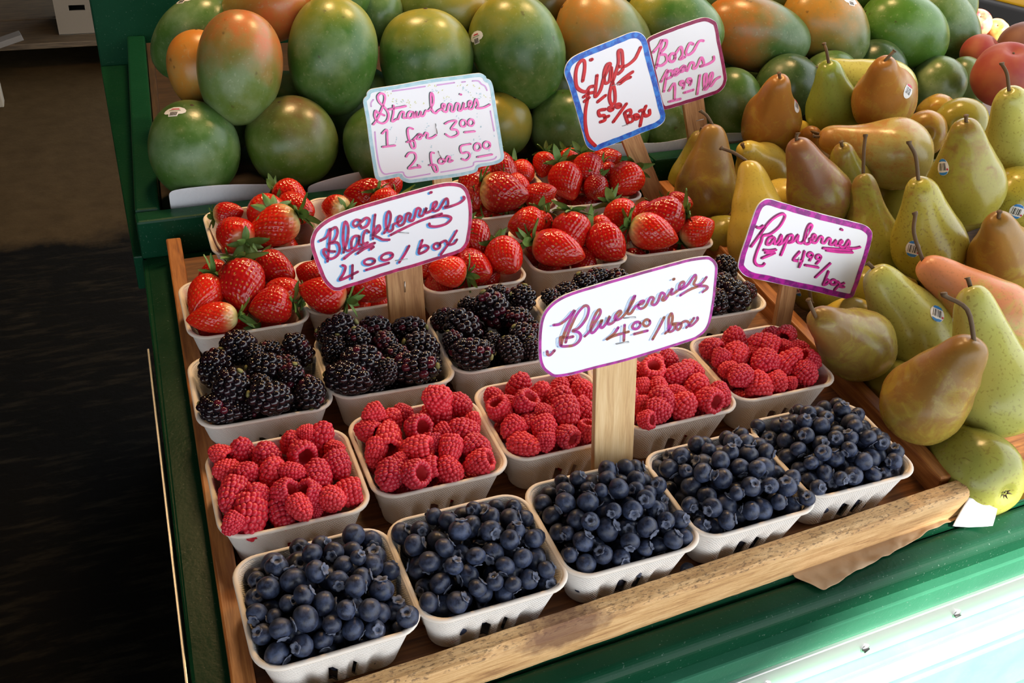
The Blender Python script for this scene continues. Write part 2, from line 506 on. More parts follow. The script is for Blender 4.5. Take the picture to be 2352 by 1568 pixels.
# ------------------------------------------------------------------ measured layout (metres)
STRAW = [
((4,1),(0.0225,0.4422,0.0652),(-0.497,-0.721,-0.483),0.0177,0.0263,'red'),((4,1),(0.0611,0.4464,0.0711),(-0.061,-0.891,-0.45),0.0238,0.0292,'red'),
((4,1),(0.0366,0.4839,0.0655),(-0.94,-0.161,-0.301),0.0145,0.0177,'red'),((4,1),(0.1013,0.4807,0.0647),(0.587,-0.803,-0.102),0.0179,0.0249,'red'),
((4,1),(0.0986,0.4356,0.0635),(-0.819,0.533,0.212),0.0173,0.0188,'red'),((4,1),(0.0823,0.4151,0.0634),(-0.992,-0.129,-0.007),0.0206,0.0216,'red'),
((4,1),(0.0255,0.4089,0.0631),(-0.983,0.178,-0.038),0.0158,0.0246,'pale'),((4,2),(0.1331,0.4651,0.0628),(-0.865,0.396,0.309),0.0148,0.0156,'red'),
((4,2),(0.1341,0.4117,0.071),(-0.883,0.429,0.192),0.0193,0.0246,'red'),((4,2),(0.1888,0.4236,0.0639),(0.656,-0.755,-0.001),0.0199,0.0234,'red'),
((4,2),(0.1739,0.4562,0.0604),(0.451,0.032,0.892),0.0188,0.0206,'red'),((4,2),(0.1532,0.4345,0.0677),(-0.973,0.228,0.031),0.0153,0.0168,'red'),
((4,3),(0.3217,0.4786,0.0677),(0.117,-0.95,-0.289),0.0216,0.0248,'red'),((4,3),(0.2716,0.4271,0.0674),(-0.944,0.247,0.219),0.0181,0.0207,'red'),
((4,3),(0.3065,0.4356,0.0592),(0.413,-0.886,0.21),0.0225,0.0237,'red'),((4,3),(0.3421,0.4354,0.0683),(0.199,-0.97,-0.14),0.0221,0.0233,'red'),
((4,3),(0.2905,0.4643,0.0727),(-0.679,-0.541,-0.496),0.0162,0.019,'red'),((4,4),(0.3898,0.4971,0.0697),(-1.0,-0.011,0.0),0.0206,0.0225,'red'),
((4,4),(0.4072,0.497,0.0651),(-0.338,-0.75,-0.568),0.0173,0.0182,'red'),((4,4),(0.3935,0.4634,0.0621),(0.656,-0.755,-0.001),0.0143,0.015,'red'),
((4,4),(0.4061,0.4362,0.0689),(0.764,-0.64,-0.081),0.0215,0.0308,'red'),((4,4),(0.4328,0.4626,0.0715),(-0.181,-0.694,-0.696),0.0229,0.0246,'red'),
((4,4),(0.468,0.4395,0.0662),(0.436,-0.861,-0.263),0.0228,0.0256,'red'),((4,4),(0.4763,0.471,0.065),(0.362,-0.925,-0.116),0.0165,0.0173,'red'),
((4,5),(0.5123,0.4891,0.0665),(0.156,-0.919,-0.361),0.0212,0.0234,'red'),((4,5),(0.5496,0.4662,0.0754),(-0.986,0.126,-0.107),0.0254,0.029,'red'),
((4,5),(0.5272,0.4387,0.072),(0.764,-0.64,-0.081),0.0223,0.0293,'pale'),((4,5),(0.589,0.4424,0.0644),(0.716,-0.285,0.637),0.0193,0.0223,'pale'),
((4,5),(0.6009,0.5078,0.0663),(0.72,-0.681,0.131),0.0148,0.0169,'red'),((4,5),(0.5452,0.499,0.0618),(-0.928,-0.097,-0.359),0.0153,0.0171,'red'),
((5,1),(0.0716,0.6109,0.0657),(0.87,-0.385,0.308),0.0143,0.0178,'pale'),((5,1),(0.0707,0.565,0.0641),(-0.299,0.952,-0.06),0.022,0.0248,'red'),
((5,1),(0.1086,0.5924,0.0697),(-0.259,0.817,-0.515),0.0235,0.0247,'red'),((5,1),(0.1458,0.6303,0.0685),(0.663,-0.739,-0.12),0.0201,0.022,'red'),
((5,1),(0.1462,0.5982,0.0683),(0.691,-0.72,0.064),0.0197,0.0236,'red'),((5,1),(0.112,0.5639,0.0672),(-0.94,-0.161,-0.301),0.023,0.0309,'pale'),
((5,2),(0.1888,0.5952,0.0666),(-0.602,0.765,-0.227),0.0164,0.0186,'pale'),((5,2),(0.2344,0.6144,0.0658),(-0.967,0.204,0.151),0.023,0.0296,'red'),
((5,2),(0.2668,0.6344,0.0649),(-0.213,-0.682,-0.699),0.0155,0.0162,'pale'),((5,2),(0.2466,0.5794,0.0723),(0.265,-0.787,-0.557),0.0173,0.0182,'red'),
((5,3),(0.3626,0.5988,0.066),(-0.136,-0.873,-0.469),0.0191,0.0277,'red'),((5,3),(0.4141,0.637,0.0693),(0.412,-0.893,-0.18),0.0228,0.0251,'red'),
((5,3),(0.3939,0.574,0.0715),(0.781,-0.615,0.108),0.0261,0.0308,'pale'),((5,3),(0.4457,0.6402,0.0618),(0.246,-0.946,-0.21),0.0153,0.0178,'red'),
((5,3),(0.4424,0.5743,0.0624),(0.757,-0.394,0.521),0.0183,0.0214,'red'),((5,3),(0.3814,0.6356,0.0699),(-0.65,-0.43,-0.627),0.0158,0.0187,'red'),
((5,3),(0.4198,0.5951,0.0668),(0.657,-0.715,-0.239),0.0156,0.0175,'red'),((5,4),(0.4761,0.6471,0.0654),(-0.37,-0.612,-0.699),0.0154,0.0174,'red'),
((5,4),(0.4851,0.5927,0.0661),(0.015,-0.862,-0.507),0.0224,0.0266,'red'),((5,4),(0.5204,0.6028,0.0733),(0.045,-0.867,-0.497),0.0208,0.024,'red'),
((5,4),(0.5651,0.6389,0.0672),(0.757,-0.394,0.521),0.0188,0.0197,'red'),((5,4),(0.5577,0.5757,0.0678),(-0.78,-0.588,-0.215),0.0236,0.0248,'red'),
((5,4),(0.5149,0.5697,0.0647),(-0.457,-0.854,-0.25),0.0167,0.0176,'red'),((5,4),(0.5139,0.6479,0.0696),(0.194,-0.882,-0.43),0.0136,0.0143,'red'),
((5,4),(0.5504,0.6054,0.0635),(0.265,-0.787,-0.557),0.0144,0.0164,'red'),
]
BLACK = [
((3,1),(0.0418,0.349,0.0665),(0.703,-0.71,-0.052),0.0166,0.0181,'bb'),((3,1),(0.0184,0.3326,0.0593),(-0.394,-0.67,-0.629),0.0156,0.0185,'bb'),
((3,1),(0.0707,0.3441,0.0591),(0.815,-0.543,-0.204),0.0111,0.0132,'bb'),((3,1),(0.0951,0.342,0.0581),(0.385,-0.518,-0.764),0.0141,0.017,'bb'),
((3,1),(0.0617,0.3104,0.0647),(0.971,-0.097,-0.22),0.0155,0.0193,'bb'),((3,1),(0.0259,0.2876,0.0693),(-0.564,-0.228,-0.794),0.0156,0.0175,'bb'),
((3,1),(0.0525,0.2879,0.0649),(0.502,-0.602,-0.621),0.0105,0.0125,'bb'),((3,1),(0.0799,0.2942,0.0643),(-0.301,-0.085,-0.95),0.012,0.0144,'bb'),
((3,1),(0.0566,0.2684,0.0667),(0.948,-0.134,-0.288),0.0162,0.0192,'bb'),((3,1),(0.0923,0.2729,0.0592),(-0.135,-0.872,-0.47),0.0139,0.0163,'bb'),
((3,1),(0.013,0.2742,0.0583),(0.805,-0.59,-0.064),0.0135,0.0187,'bb'),((3,1),(0.0376,0.2741,0.0521),(0.981,-0.182,-0.064),0.0098,0.0118,'bb'),
((3,1),(0.0829,0.2751,0.0433),(0.744,-0.552,-0.377),0.0113,0.0133,'bb'),((3,1),(0.0536,0.333,0.0653),(0.021,-0.896,-0.444),0.0109,0.0125,'bb'),
((3,1),(0.0808,0.3216,0.0577),(0.76,-0.594,0.263),0.0103,0.0126,'bb'),((3,1),(0.04,0.3011,0.0594),(-0.249,-0.757,-0.604),0.0093,0.0115,'bb'),
((3,2),(0.1369,0.3523,0.0641),(-0.848,0.103,-0.519),0.0172,0.02,'bb'),((3,2),(0.1738,0.3524,0.0599),(0.89,-0.45,-0.075),0.0138,0.0175,'bb'),
((3,2),(0.204,0.3434,0.0592),(0.88,-0.371,0.297),0.0146,0.019,'bb'),((3,2),(0.1515,0.3294,0.0665),(0.282,-0.326,-0.902),0.012,0.0144,'bb'),
((3,2),(0.1275,0.33,0.0601),(-0.332,-0.526,-0.783),0.0126,0.0148,'bb'),((3,2),(0.1475,0.2969,0.066),(0.906,-0.338,-0.254),0.0158,0.0208,'bb'),
((3,2),(0.1753,0.3211,0.065),(0.202,-0.873,-0.443),0.0113,0.0129,'bb'),((3,2),(0.2069,0.3109,0.0606),(0.885,-0.219,-0.411),0.0156,0.0181,'bb'),
((3,2),(0.1905,0.2821,0.0606),(0.876,-0.424,0.229),0.0166,0.0236,'bb'),((3,2),(0.1277,0.2802,0.063),(0.736,-0.667,0.116),0.0155,0.0228,'bb'),
((3,2),(0.1529,0.2788,0.0533),(-0.074,-0.371,-0.926),0.0102,0.0124,'bb'),((3,2),(0.18,0.3015,0.0639),(0.762,-0.593,0.262),0.0105,0.0128,'bb'),
((3,2),(0.1648,0.2778,0.0652),(-0.256,-0.77,-0.585),0.0102,0.0124,'bb'),((3,2),(0.1373,0.3137,0.0517),(0.985,-0.028,-0.172),0.0105,0.0121,'bb'),
((3,2),(0.2112,0.2888,0.0544),(-0.054,-0.74,-0.67),0.0098,0.012,'bb'),((3,2),(0.1266,0.3564,0.0578),(0.799,-0.226,-0.557),0.0101,0.0127,'bb'),
((3,3),(0.2471,0.3566,0.0554),(0.926,-0.151,0.346),0.0127,0.0157,'bb'),((3,3),(0.256,0.3299,0.0598),(0.346,-0.626,-0.699),0.0184,0.0213,'bb'),
((3,3),(0.2945,0.3479,0.0652),(0.403,-0.455,-0.794),0.0173,0.0213,'bb'),((3,3),(0.3317,0.3608,0.0634),(-0.262,-0.371,-0.891),0.0146,0.0154,'bb'),
((3,3),(0.3063,0.3692,0.0686),(0.808,-0.546,0.221),0.0099,0.0149,'bb'),((3,3),(0.3149,0.3294,0.0628),(0.93,-0.33,-0.163),0.012,0.015,'bb'),
((3,3),(0.3069,0.2973,0.0634),(0.555,-0.408,-0.725),0.0138,0.0146,'bb'),((3,3),(0.2482,0.2826,0.0653),(0.817,-0.576,0.029),0.0155,0.0198,'bb'),
((3,3),(0.2777,0.3034,0.0568),(0.021,-0.582,-0.813),0.0102,0.0116,'bb'),((3,3),(0.2897,0.2843,0.0604),(0.231,-0.837,-0.496),0.0129,0.0144,'bb'),
((3,3),(0.3243,0.3073,0.0559),(-0.077,-0.377,-0.923),0.0104,0.0135,'bb'),((3,3),(0.31,0.2805,0.0601),(0.058,-0.492,-0.869),0.0101,0.0123,'bb'),
((3,3),(0.2753,0.3614,0.0606),(0.615,-0.767,-0.184),0.0121,0.0138,'bb'),((3,3),(0.2651,0.2927,0.0596),(0.817,-0.537,-0.208),0.0093,0.0115,'bb'),
((3,3),(0.2401,0.31,0.0605),(0.326,-0.672,-0.665),0.0108,0.0129,'bb'),((3,4),(0.4258,0.3752,0.0667),(0.994,-0.083,0.073),0.0104,0.0137,'bb'),
((3,4),(0.3632,0.3544,0.0628),(0.799,-0.236,-0.553),0.0101,0.0128,'bb'),((3,4),(0.3839,0.3587,0.0613),(0.638,-0.77,0.017),0.0133,0.016,'bb'),
((3,4),(0.4058,0.3657,0.0645),(0.425,-0.362,-0.83),0.0134,0.0161,'bb'),((3,4),(0.4444,0.3634,0.0619),(-0.249,-0.757,-0.604),0.0145,0.0172,'bb'),
((3,4),(0.3891,0.3334,0.0653),(0.852,-0.444,-0.277),0.0138,0.0161,'bb'),((3,4),(0.4144,0.3322,0.0635),(0.029,-0.887,-0.461),0.0147,0.0174,'bb'),
((3,4),(0.3651,0.3299,0.0593),(0.955,-0.296,0.019),0.0137,0.016,'bb'),((3,4),(0.3799,0.3057,0.063),(-0.118,-0.848,-0.516),0.0143,0.0177,'bb'),
((3,4),(0.4065,0.305,0.0623),(0.802,-0.569,-0.183),0.0136,0.0167,'bb'),((3,4),(0.4441,0.3384,0.0601),(0.395,-0.483,-0.781),0.0141,0.0166,'bb'),
((3,4),(0.4318,0.3077,0.0614),(0.798,-0.6,0.051),0.0138,0.0162,'bb'),((3,5),(0.5812,0.3649,0.0596),(0.274,-0.773,-0.573),0.0134,0.016,'bb'),
((3,5),(0.5549,0.3106,0.0613),(0.549,-0.75,-0.369),0.0183,0.0224,'bb'),((3,5),(0.532,0.3024,0.0622),(0.017,-0.592,-0.806),0.0126,0.0149,'bb'),
((3,5),(0.5818,0.3213,0.0571),(0.876,-0.338,-0.345),0.0097,0.0123,'bb'),((3,5),(0.5322,0.3281,0.0706),(0.285,-0.754,-0.592),0.0152,0.0176,'bb'),
((3,5),(0.5241,0.3518,0.0593),(0.796,-0.31,-0.52),0.0155,0.0182,'bb'),((3,5),(0.5108,0.3181,0.0577),(0.268,-0.782,-0.562),0.015,0.0183,'bb'),
((3,5),(0.4969,0.3422,0.0585),(0.842,-0.539,-0.003),0.0144,0.0169,'bb'),((3,5),(0.4933,0.3086,0.0633),(0.205,-0.568,-0.797),0.0148,0.018,'bb'),
((3,5),(0.5088,0.3025,0.064),(0.772,-0.631,0.08),0.014,0.0173,'bb'),((3,5),(0.5592,0.3381,0.0601),(0.985,-0.153,-0.085),0.0122,0.0148,'bb'),
((3,5),(0.5709,0.3099,0.041),(0.506,-0.589,-0.63),0.0097,0.0114,'bb'),
]
RASP = [
((2,1),(0.0061,0.2174,0.057),(-0.601,0.797,-0.053),0.0092,0.0106,'rb'),((2,1),(0.0232,0.215,0.0575),(0.107,0.053,0.993),0.0114,0.0126,'rb'),
((2,1),(0.0071,0.1969,0.0568),(-0.932,0.318,0.171),0.0099,0.0096,'rb'),((2,1),(0.0221,0.1849,0.0599),(0.716,-0.285,0.637),0.0104,0.0111,'rb'),
((2,1),(0.0411,0.2024,0.0604),(-0.031,0.115,0.993),0.0122,0.0112,'rb'),((2,1),(0.0432,0.1805,0.0612),(0.146,0.13,0.981),0.0122,0.0119,'rb'),
((2,1),(0.0682,0.1949,0.0614),(-0.196,0.915,-0.353),0.0116,0.0116,'rb'),((2,1),(0.0889,0.2144,0.057),(0.364,0.198,0.91),0.0117,0.0141,'rb'),
((2,1),(0.0949,0.1745,0.0575),(0.156,-0.919,-0.361),0.0103,0.0125,'rb'),((2,1),(0.076,0.1685,0.0614),(0.239,0.735,0.635),0.012,0.0113,'rb'),
((2,1),(0.0083,0.1645,0.0577),(-0.459,-0.885,-0.078),0.0113,0.0152,'rb'),((2,1),(0.0265,0.1588,0.06),(-0.094,-0.048,0.994),0.0105,0.01,'rb'),
((2,1),(0.0453,0.1541,0.0614),(-0.699,0.449,-0.556),0.0102,0.0106,'rb'),((2,1),(0.0659,0.1471,0.0579),(0.682,-0.011,-0.731),0.0117,0.0108,'rb'),
((2,1),(0.0945,0.1478,0.0522),(-0.997,0.058,-0.053),0.0119,0.0119,'rb'),((2,1),(0.0179,0.1429,0.0526),(-0.186,-0.931,-0.313),0.0135,0.0172,'rb'),
((2,1),(0.0428,0.1417,0.05),(-0.085,-0.977,-0.194),0.0113,0.0132,'rb'),((2,1),(0.0556,0.133,0.0605),(0.306,-0.938,-0.165),0.0092,0.0107,'rb'),
((2,1),(0.0824,0.1373,0.059),(0.57,-0.724,0.39),0.0105,0.0097,'rb'),((2,1),(0.0035,0.1345,0.0581),(-0.688,-0.636,-0.35),0.0079,0.0086,'rb'),
((2,1),(0.0647,0.2169,0.0568),(0.034,0.273,0.961),0.0094,0.0094,'rb'),((2,1),(0.0979,0.1985,0.0556),(0.759,-0.595,0.264),0.0075,0.0082,'rb'),
((2,1),(0.0579,0.1692,0.0657),(0.857,-0.486,0.17),0.0083,0.0095,'rb'),((2,1),(0.0671,0.1355,0.0518),(-0.262,-0.782,-0.565),0.0058,0.0058,'rb'),
((2,1),(0.0759,0.2169,0.0639),(-0.973,0.228,0.031),0.0069,0.0069,'rb'),((2,2),(0.1358,0.2207,0.0661),(-0.945,-0.223,-0.241),0.0096,0.0096,'rb'),
((2,2),(0.1516,0.2204,0.0567),(0.451,0.032,0.892),0.011,0.011,'rb'),((2,2),(0.1653,0.2257,0.0571),(0.759,-0.595,0.264),0.0086,0.0079,'rb'),
((2,2),(0.1281,0.2111,0.0576),(-0.602,0.765,-0.227),0.0102,0.0119,'rb'),((2,2),(0.1429,0.1965,0.06),(0.252,0.966,0.063),0.0117,0.0158,'rb'),
((2,2),(0.168,0.1968,0.0627),(-0.35,0.736,-0.579),0.0124,0.0114,'rb'),((2,2),(0.1952,0.2203,0.0561),(0.451,0.032,0.892),0.0133,0.0136,'rb'),
((2,2),(0.1951,0.2178,0.0738),(0.716,-0.285,0.637),0.0124,0.0114,'rb'),((2,2),(0.2171,0.2222,0.0567),(0.602,-0.765,0.227),0.0114,0.0105,'rb'),
((2,2),(0.1279,0.1818,0.0568),(-0.428,-0.759,-0.491),0.0093,0.0123,'rb'),((2,2),(0.1592,0.1699,0.0634),(-0.867,0.437,-0.239),0.0121,0.0134,'rb'),
((2,2),(0.1865,0.1616,0.061),(-0.441,-0.796,-0.414),0.01,0.0132,'rb'),((2,2),(0.2052,0.1853,0.0597),(-0.796,0.305,0.522),0.0119,0.0126,'rb'),
((2,2),(0.212,0.1621,0.0573),(0.543,-0.833,0.106),0.0123,0.0115,'rb'),((2,2),(0.131,0.1499,0.0582),(-0.566,-0.811,-0.147),0.0124,0.0124,'rb'),
((2,2),(0.1602,0.1521,0.058),(-0.91,0.323,-0.26),0.0092,0.0123,'rb'),((2,2),(0.1493,0.1432,0.0623),(-0.507,0.677,-0.533),0.012,0.0111,'rb'),
((2,2),(0.1812,0.1481,0.0554),(-0.225,0.513,0.828),0.0114,0.0111,'rb'),((2,2),(0.2066,0.1475,0.0557),(-0.757,0.394,-0.521),0.0106,0.0123,'rb'),
((2,2),(0.1869,0.1871,0.0594),(-0.928,-0.097,-0.359),0.0089,0.0089,'rb'),((2,2),(0.2194,0.1981,0.0559),(0.324,0.125,0.938),0.0085,0.01,'rb'),
((2,2),(0.1429,0.1623,0.057),(0.265,-0.787,-0.557),0.0092,0.0092,'rb'),((2,2),(0.1755,0.1764,0.0595),(-0.213,-0.682,-0.699),0.0082,0.0095,'rb'),
((2,3),(0.2504,0.2275,0.0546),(-0.423,0.373,0.826),0.0092,0.0095,'rb'),((2,3),(0.2785,0.2328,0.0584),(0.364,0.198,0.91),0.0113,0.0121,'rb'),
((2,3),(0.2489,0.2028,0.057),(0.451,-0.206,-0.868),0.0109,0.0127,'rb'),((2,3),(0.2691,0.1994,0.0637),(-0.455,0.201,-0.868),0.0116,0.0112,'rb'),
((2,3),(0.2916,0.2128,0.0602),(0.107,0.053,0.993),0.0102,0.0124,'rb'),((2,3),(0.3133,0.2182,0.06),(0.517,0.527,0.675),0.0096,0.0089,'rb'),
((2,3),(0.3044,0.1986,0.0631),(0.451,0.032,0.892),0.0118,0.0118,'rb'),((2,3),(0.333,0.2077,0.0583),(0.543,-0.833,0.106),0.0103,0.0103,'rb'),
((2,3),(0.2487,0.1762,0.0579),(-0.871,-0.444,-0.209),0.011,0.0101,'rb'),((2,3),(0.2653,0.1811,0.0552),(-0.997,0.058,-0.053),0.0108,0.0126,'rb'),
((2,3),(0.2746,0.1636,0.0596),(-0.21,-0.95,-0.231),0.0107,0.0133,'rb'),((2,3),(0.3004,0.1761,0.0628),(-0.162,-0.905,-0.393),0.0125,0.0151,'rb'),
((2,3),(0.2825,0.1817,0.0643),(0.638,-0.686,0.351),0.0085,0.0078,'rb'),((2,3),(0.3204,0.1807,0.0596),(0.46,-0.855,-0.242),0.01,0.0111,'rb'),
((2,3),(0.2538,0.1569,0.0553),(0.536,-0.799,0.273),0.0109,0.0141,'rb'),((2,3),(0.2907,0.1554,0.0582),(-0.341,0.934,-0.108),0.0107,0.0101,'rb'),
((2,3),(0.3108,0.1559,0.0562),(-0.183,-0.206,-0.961),0.0085,0.0099,'rb'),((2,3),(0.3293,0.2258,0.056),(0.602,-0.765,0.227),0.0104,0.0096,'rb'),
((2,3),(0.2611,0.2124,0.057),(0.759,-0.595,0.264),0.0074,0.0081,'rb'),((2,3),(0.2703,0.151,0.0591),(-0.213,-0.682,-0.699),0.0083,0.0083,'rb'),
((2,4),(0.4005,0.1911,0.0622),(0.262,0.782,0.565),0.01,0.0092,'rb'),((2,4),(0.394,0.1722,0.0632),(0.002,0.195,0.981),0.0129,0.0119,'rb'),
((2,4),(0.4275,0.2011,0.0621),(-1.0,-0.011,0.0),0.0106,0.0143,'rb'),((2,4),(0.44,0.1837,0.0591),(0.236,-0.022,0.971),0.0126,0.0116,'rb'),
((2,4),(0.4144,0.1633,0.0586),(0.301,-0.177,0.937),0.0123,0.0123,'rb'),((2,4),(0.4384,0.1627,0.0594),(-0.271,0.912,-0.308),0.012,0.012,'rb'),
((2,4),(0.4558,0.1675,0.0561),(0.117,-0.95,-0.289),0.0105,0.0114,'rb'),((2,4),(0.3672,0.1518,0.0607),(-0.497,0.756,-0.426),0.0086,0.0079,'rb'),
((2,4),(0.3846,0.1571,0.0625),(0.759,-0.595,0.264),0.0114,0.0105,'rb'),((2,4),(0.4146,0.1778,0.0613),(0.759,-0.595,0.264),0.0076,0.0083,'rb'),
((2,4),(0.3843,0.1913,0.0612),(-0.262,-0.782,-0.565),0.0076,0.0102,'rb'),((2,4),(0.4038,0.2098,0.0643),(0.052,0.255,-0.966),0.0119,0.011,'rb'),
((2,4),(0.4344,0.2293,0.0562),(0.568,-0.813,-0.126),0.0109,0.01,'rb'),((2,4),(0.4157,0.2259,0.0589),(0.534,0.171,0.828),0.0107,0.0107,'rb'),
((2,4),(0.3743,0.1733,0.0564),(-0.213,-0.682,-0.699),0.0088,0.0102,'rb'),((2,4),(0.4476,0.2063,0.0576),(0.656,-0.755,-0.001),0.0107,0.0115,'rb'),
((2,4),(0.3746,0.2049,0.0583),(0.568,-0.813,-0.126),0.0111,0.0119,'rb'),((2,4),(0.374,0.2347,0.0558),(0.568,-0.813,-0.126),0.0107,0.0107,'rb'),
((2,4),(0.3651,0.1822,0.0595),(-0.108,-0.833,-0.542),0.0109,0.0109,'rb'),((2,4),(0.3983,0.2247,0.0526),(0.568,-0.813,-0.126),0.0107,0.0107,'rb'),
((2,5),(0.4852,0.2362,0.0566),(-0.48,0.863,-0.159),0.0115,0.0109,'rb'),((2,5),(0.5182,0.2441,0.0577),(0.034,0.273,0.961),0.012,0.0125,'rb'),
((2,5),(0.5005,0.2134,0.0598),(-0.642,-0.766,-0.031),0.0128,0.0119,'rb'),((2,5),(0.5357,0.2196,0.063),(-0.749,0.654,0.108),0.0126,0.0145,'rb'),
((2,5),(0.5589,0.238,0.0578),(0.354,-0.108,0.929),0.0099,0.0094,'rb'),((2,5),(0.5734,0.2326,0.0587),(0.824,0.548,-0.143),0.0114,0.0124,'rb'),
((2,5),(0.5474,0.1906,0.0611),(0.699,0.01,0.715),0.0117,0.0154,'rb'),((2,5),(0.5188,0.1934,0.0622),(-0.915,-0.399,-0.05),0.013,0.0125,'rb'),
((2,5),(0.558,0.2125,0.0608),(0.759,-0.595,0.264),0.0082,0.0082,'rb'),((2,5),(0.5738,0.1894,0.0568),(0.796,-0.305,-0.522),0.0103,0.0112,'rb'),
((2,5),(0.4812,0.1976,0.0588),(-0.988,0.086,0.132),0.0093,0.0086,'rb'),((2,5),(0.4839,0.1811,0.0624),(-0.97,-0.243,-0.008),0.011,0.0114,'rb'),
((2,5),(0.5027,0.1739,0.0557),(0.213,0.682,0.699),0.0128,0.0124,'rb'),((2,5),(0.5226,0.1704,0.0549),(0.117,-0.95,-0.289),0.01,0.01,'rb'),
((2,5),(0.5558,0.1714,0.0575),(0.037,-0.99,-0.14),0.0119,0.0109,'rb'),((2,5),(0.5367,0.1674,0.0522),(-0.262,-0.782,-0.565),0.0065,0.0065,'rb'),
((2,5),(0.519,0.2153,0.0556),(-0.945,-0.223,-0.241),0.0089,0.0089,'rb'),((2,5),(0.4814,0.2122,0.0618),(-0.65,-0.43,-0.627),0.0087,0.0094,'rb'),
((2,5),(0.5753,0.2099,0.057),(0.759,-0.595,0.264),0.009,0.009,'rb'),
]
STRAW_F = [
((4,1),(0.0903,0.4732,0.0376)),((4,1),(0.0587,0.4708,0.0357)),((4,1),(0.0541,0.42,0.0282)),((4,1),(0.0822,0.4351,0.0214)),
((4,1),(0.0435,0.4502,0.0196)),((4,1),(0.0253,0.471,0.0442)),((4,1),(0.0268,0.4204,0.0373)),((4,2),(0.1563,0.4639,0.0305)),
((4,2),(0.2002,0.4727,0.0348)),((4,2),(0.1753,0.4378,0.0307)),((4,2),(0.2025,0.4441,0.0282)),((4,2),(0.1454,0.4848,0.0472)),
((4,2),(0.1482,0.4322,0.0195)),((4,2),(0.1747,0.4847,0.0488)),((4,3),(0.3024,0.4564,0.0237)),((4,3),(0.2889,0.4871,0.0375)),
((4,3),(0.3305,0.457,0.0349)),((4,3),(0.2713,0.4458,0.0355)),((4,3),(0.3202,0.4838,0.033)),((4,3),(0.276,0.4694,0.0181)),
((4,3),(0.2671,0.4726,0.0473)),((4,4),(0.4219,0.466,0.0252)),((4,4),(0.4487,0.4685,0.0356)),((4,4),(0.4365,0.491,0.018)),
((4,4),(0.4324,0.4996,0.0473)),((4,4),(0.4057,0.4899,0.0326)),((4,4),(0.403,0.4479,0.0365)),((4,4),(0.4414,0.4408,0.0459)),
((4,5),(0.5526,0.4615,0.038)),((4,5),(0.5839,0.4707,0.0386)),((4,5),(0.5461,0.4953,0.0332)),((4,5),(0.5258,0.464,0.0198)),
((4,5),(0.5795,0.4996,0.0242)),((4,5),(0.5188,0.5027,0.0317)),((4,5),(0.5728,0.4525,0.0194)),((5,1),(0.129,0.575,0.0317)),
((5,1),(0.1034,0.5957,0.0184)),((5,1),(0.0868,0.5999,0.0441)),((5,1),(0.1221,0.6156,0.0301)),((5,1),(0.0751,0.6144,0.021)),
((5,1),(0.0785,0.5698,0.0306)),((5,2),(0.2166,0.6204,0.0295)),((5,2),(0.209,0.5906,0.0222)),((5,2),(0.2122,0.5811,0.0484)),
((5,2),(0.2393,0.5776,0.0219)),((5,2),(0.1893,0.6039,0.0384)),((5,2),(0.2538,0.5912,0.0423)),((5,2),(0.2484,0.6174,0.0192)),
((5,3),(0.4241,0.5826,0.0247)),((5,3),(0.4345,0.6166,0.0351)),((5,3),(0.3913,0.6077,0.0456)),((5,3),(0.3709,0.5922,0.0317)),
((5,3),(0.4006,0.6258,0.0229)),((5,3),(0.3689,0.6326,0.0437)),((5,3),(0.3955,0.5834,0.0195)),((5,4),(0.5202,0.6283,0.0201)),
((5,4),(0.5382,0.6272,0.0441)),((5,4),(0.5134,0.594,0.0311)),((5,4),(0.5533,0.5948,0.0343)),((5,4),(0.4875,0.6137,0.0399)),
((5,4),(0.5478,0.6221,0.0181)),((5,4),(0.5044,0.6354,0.0484)),
]
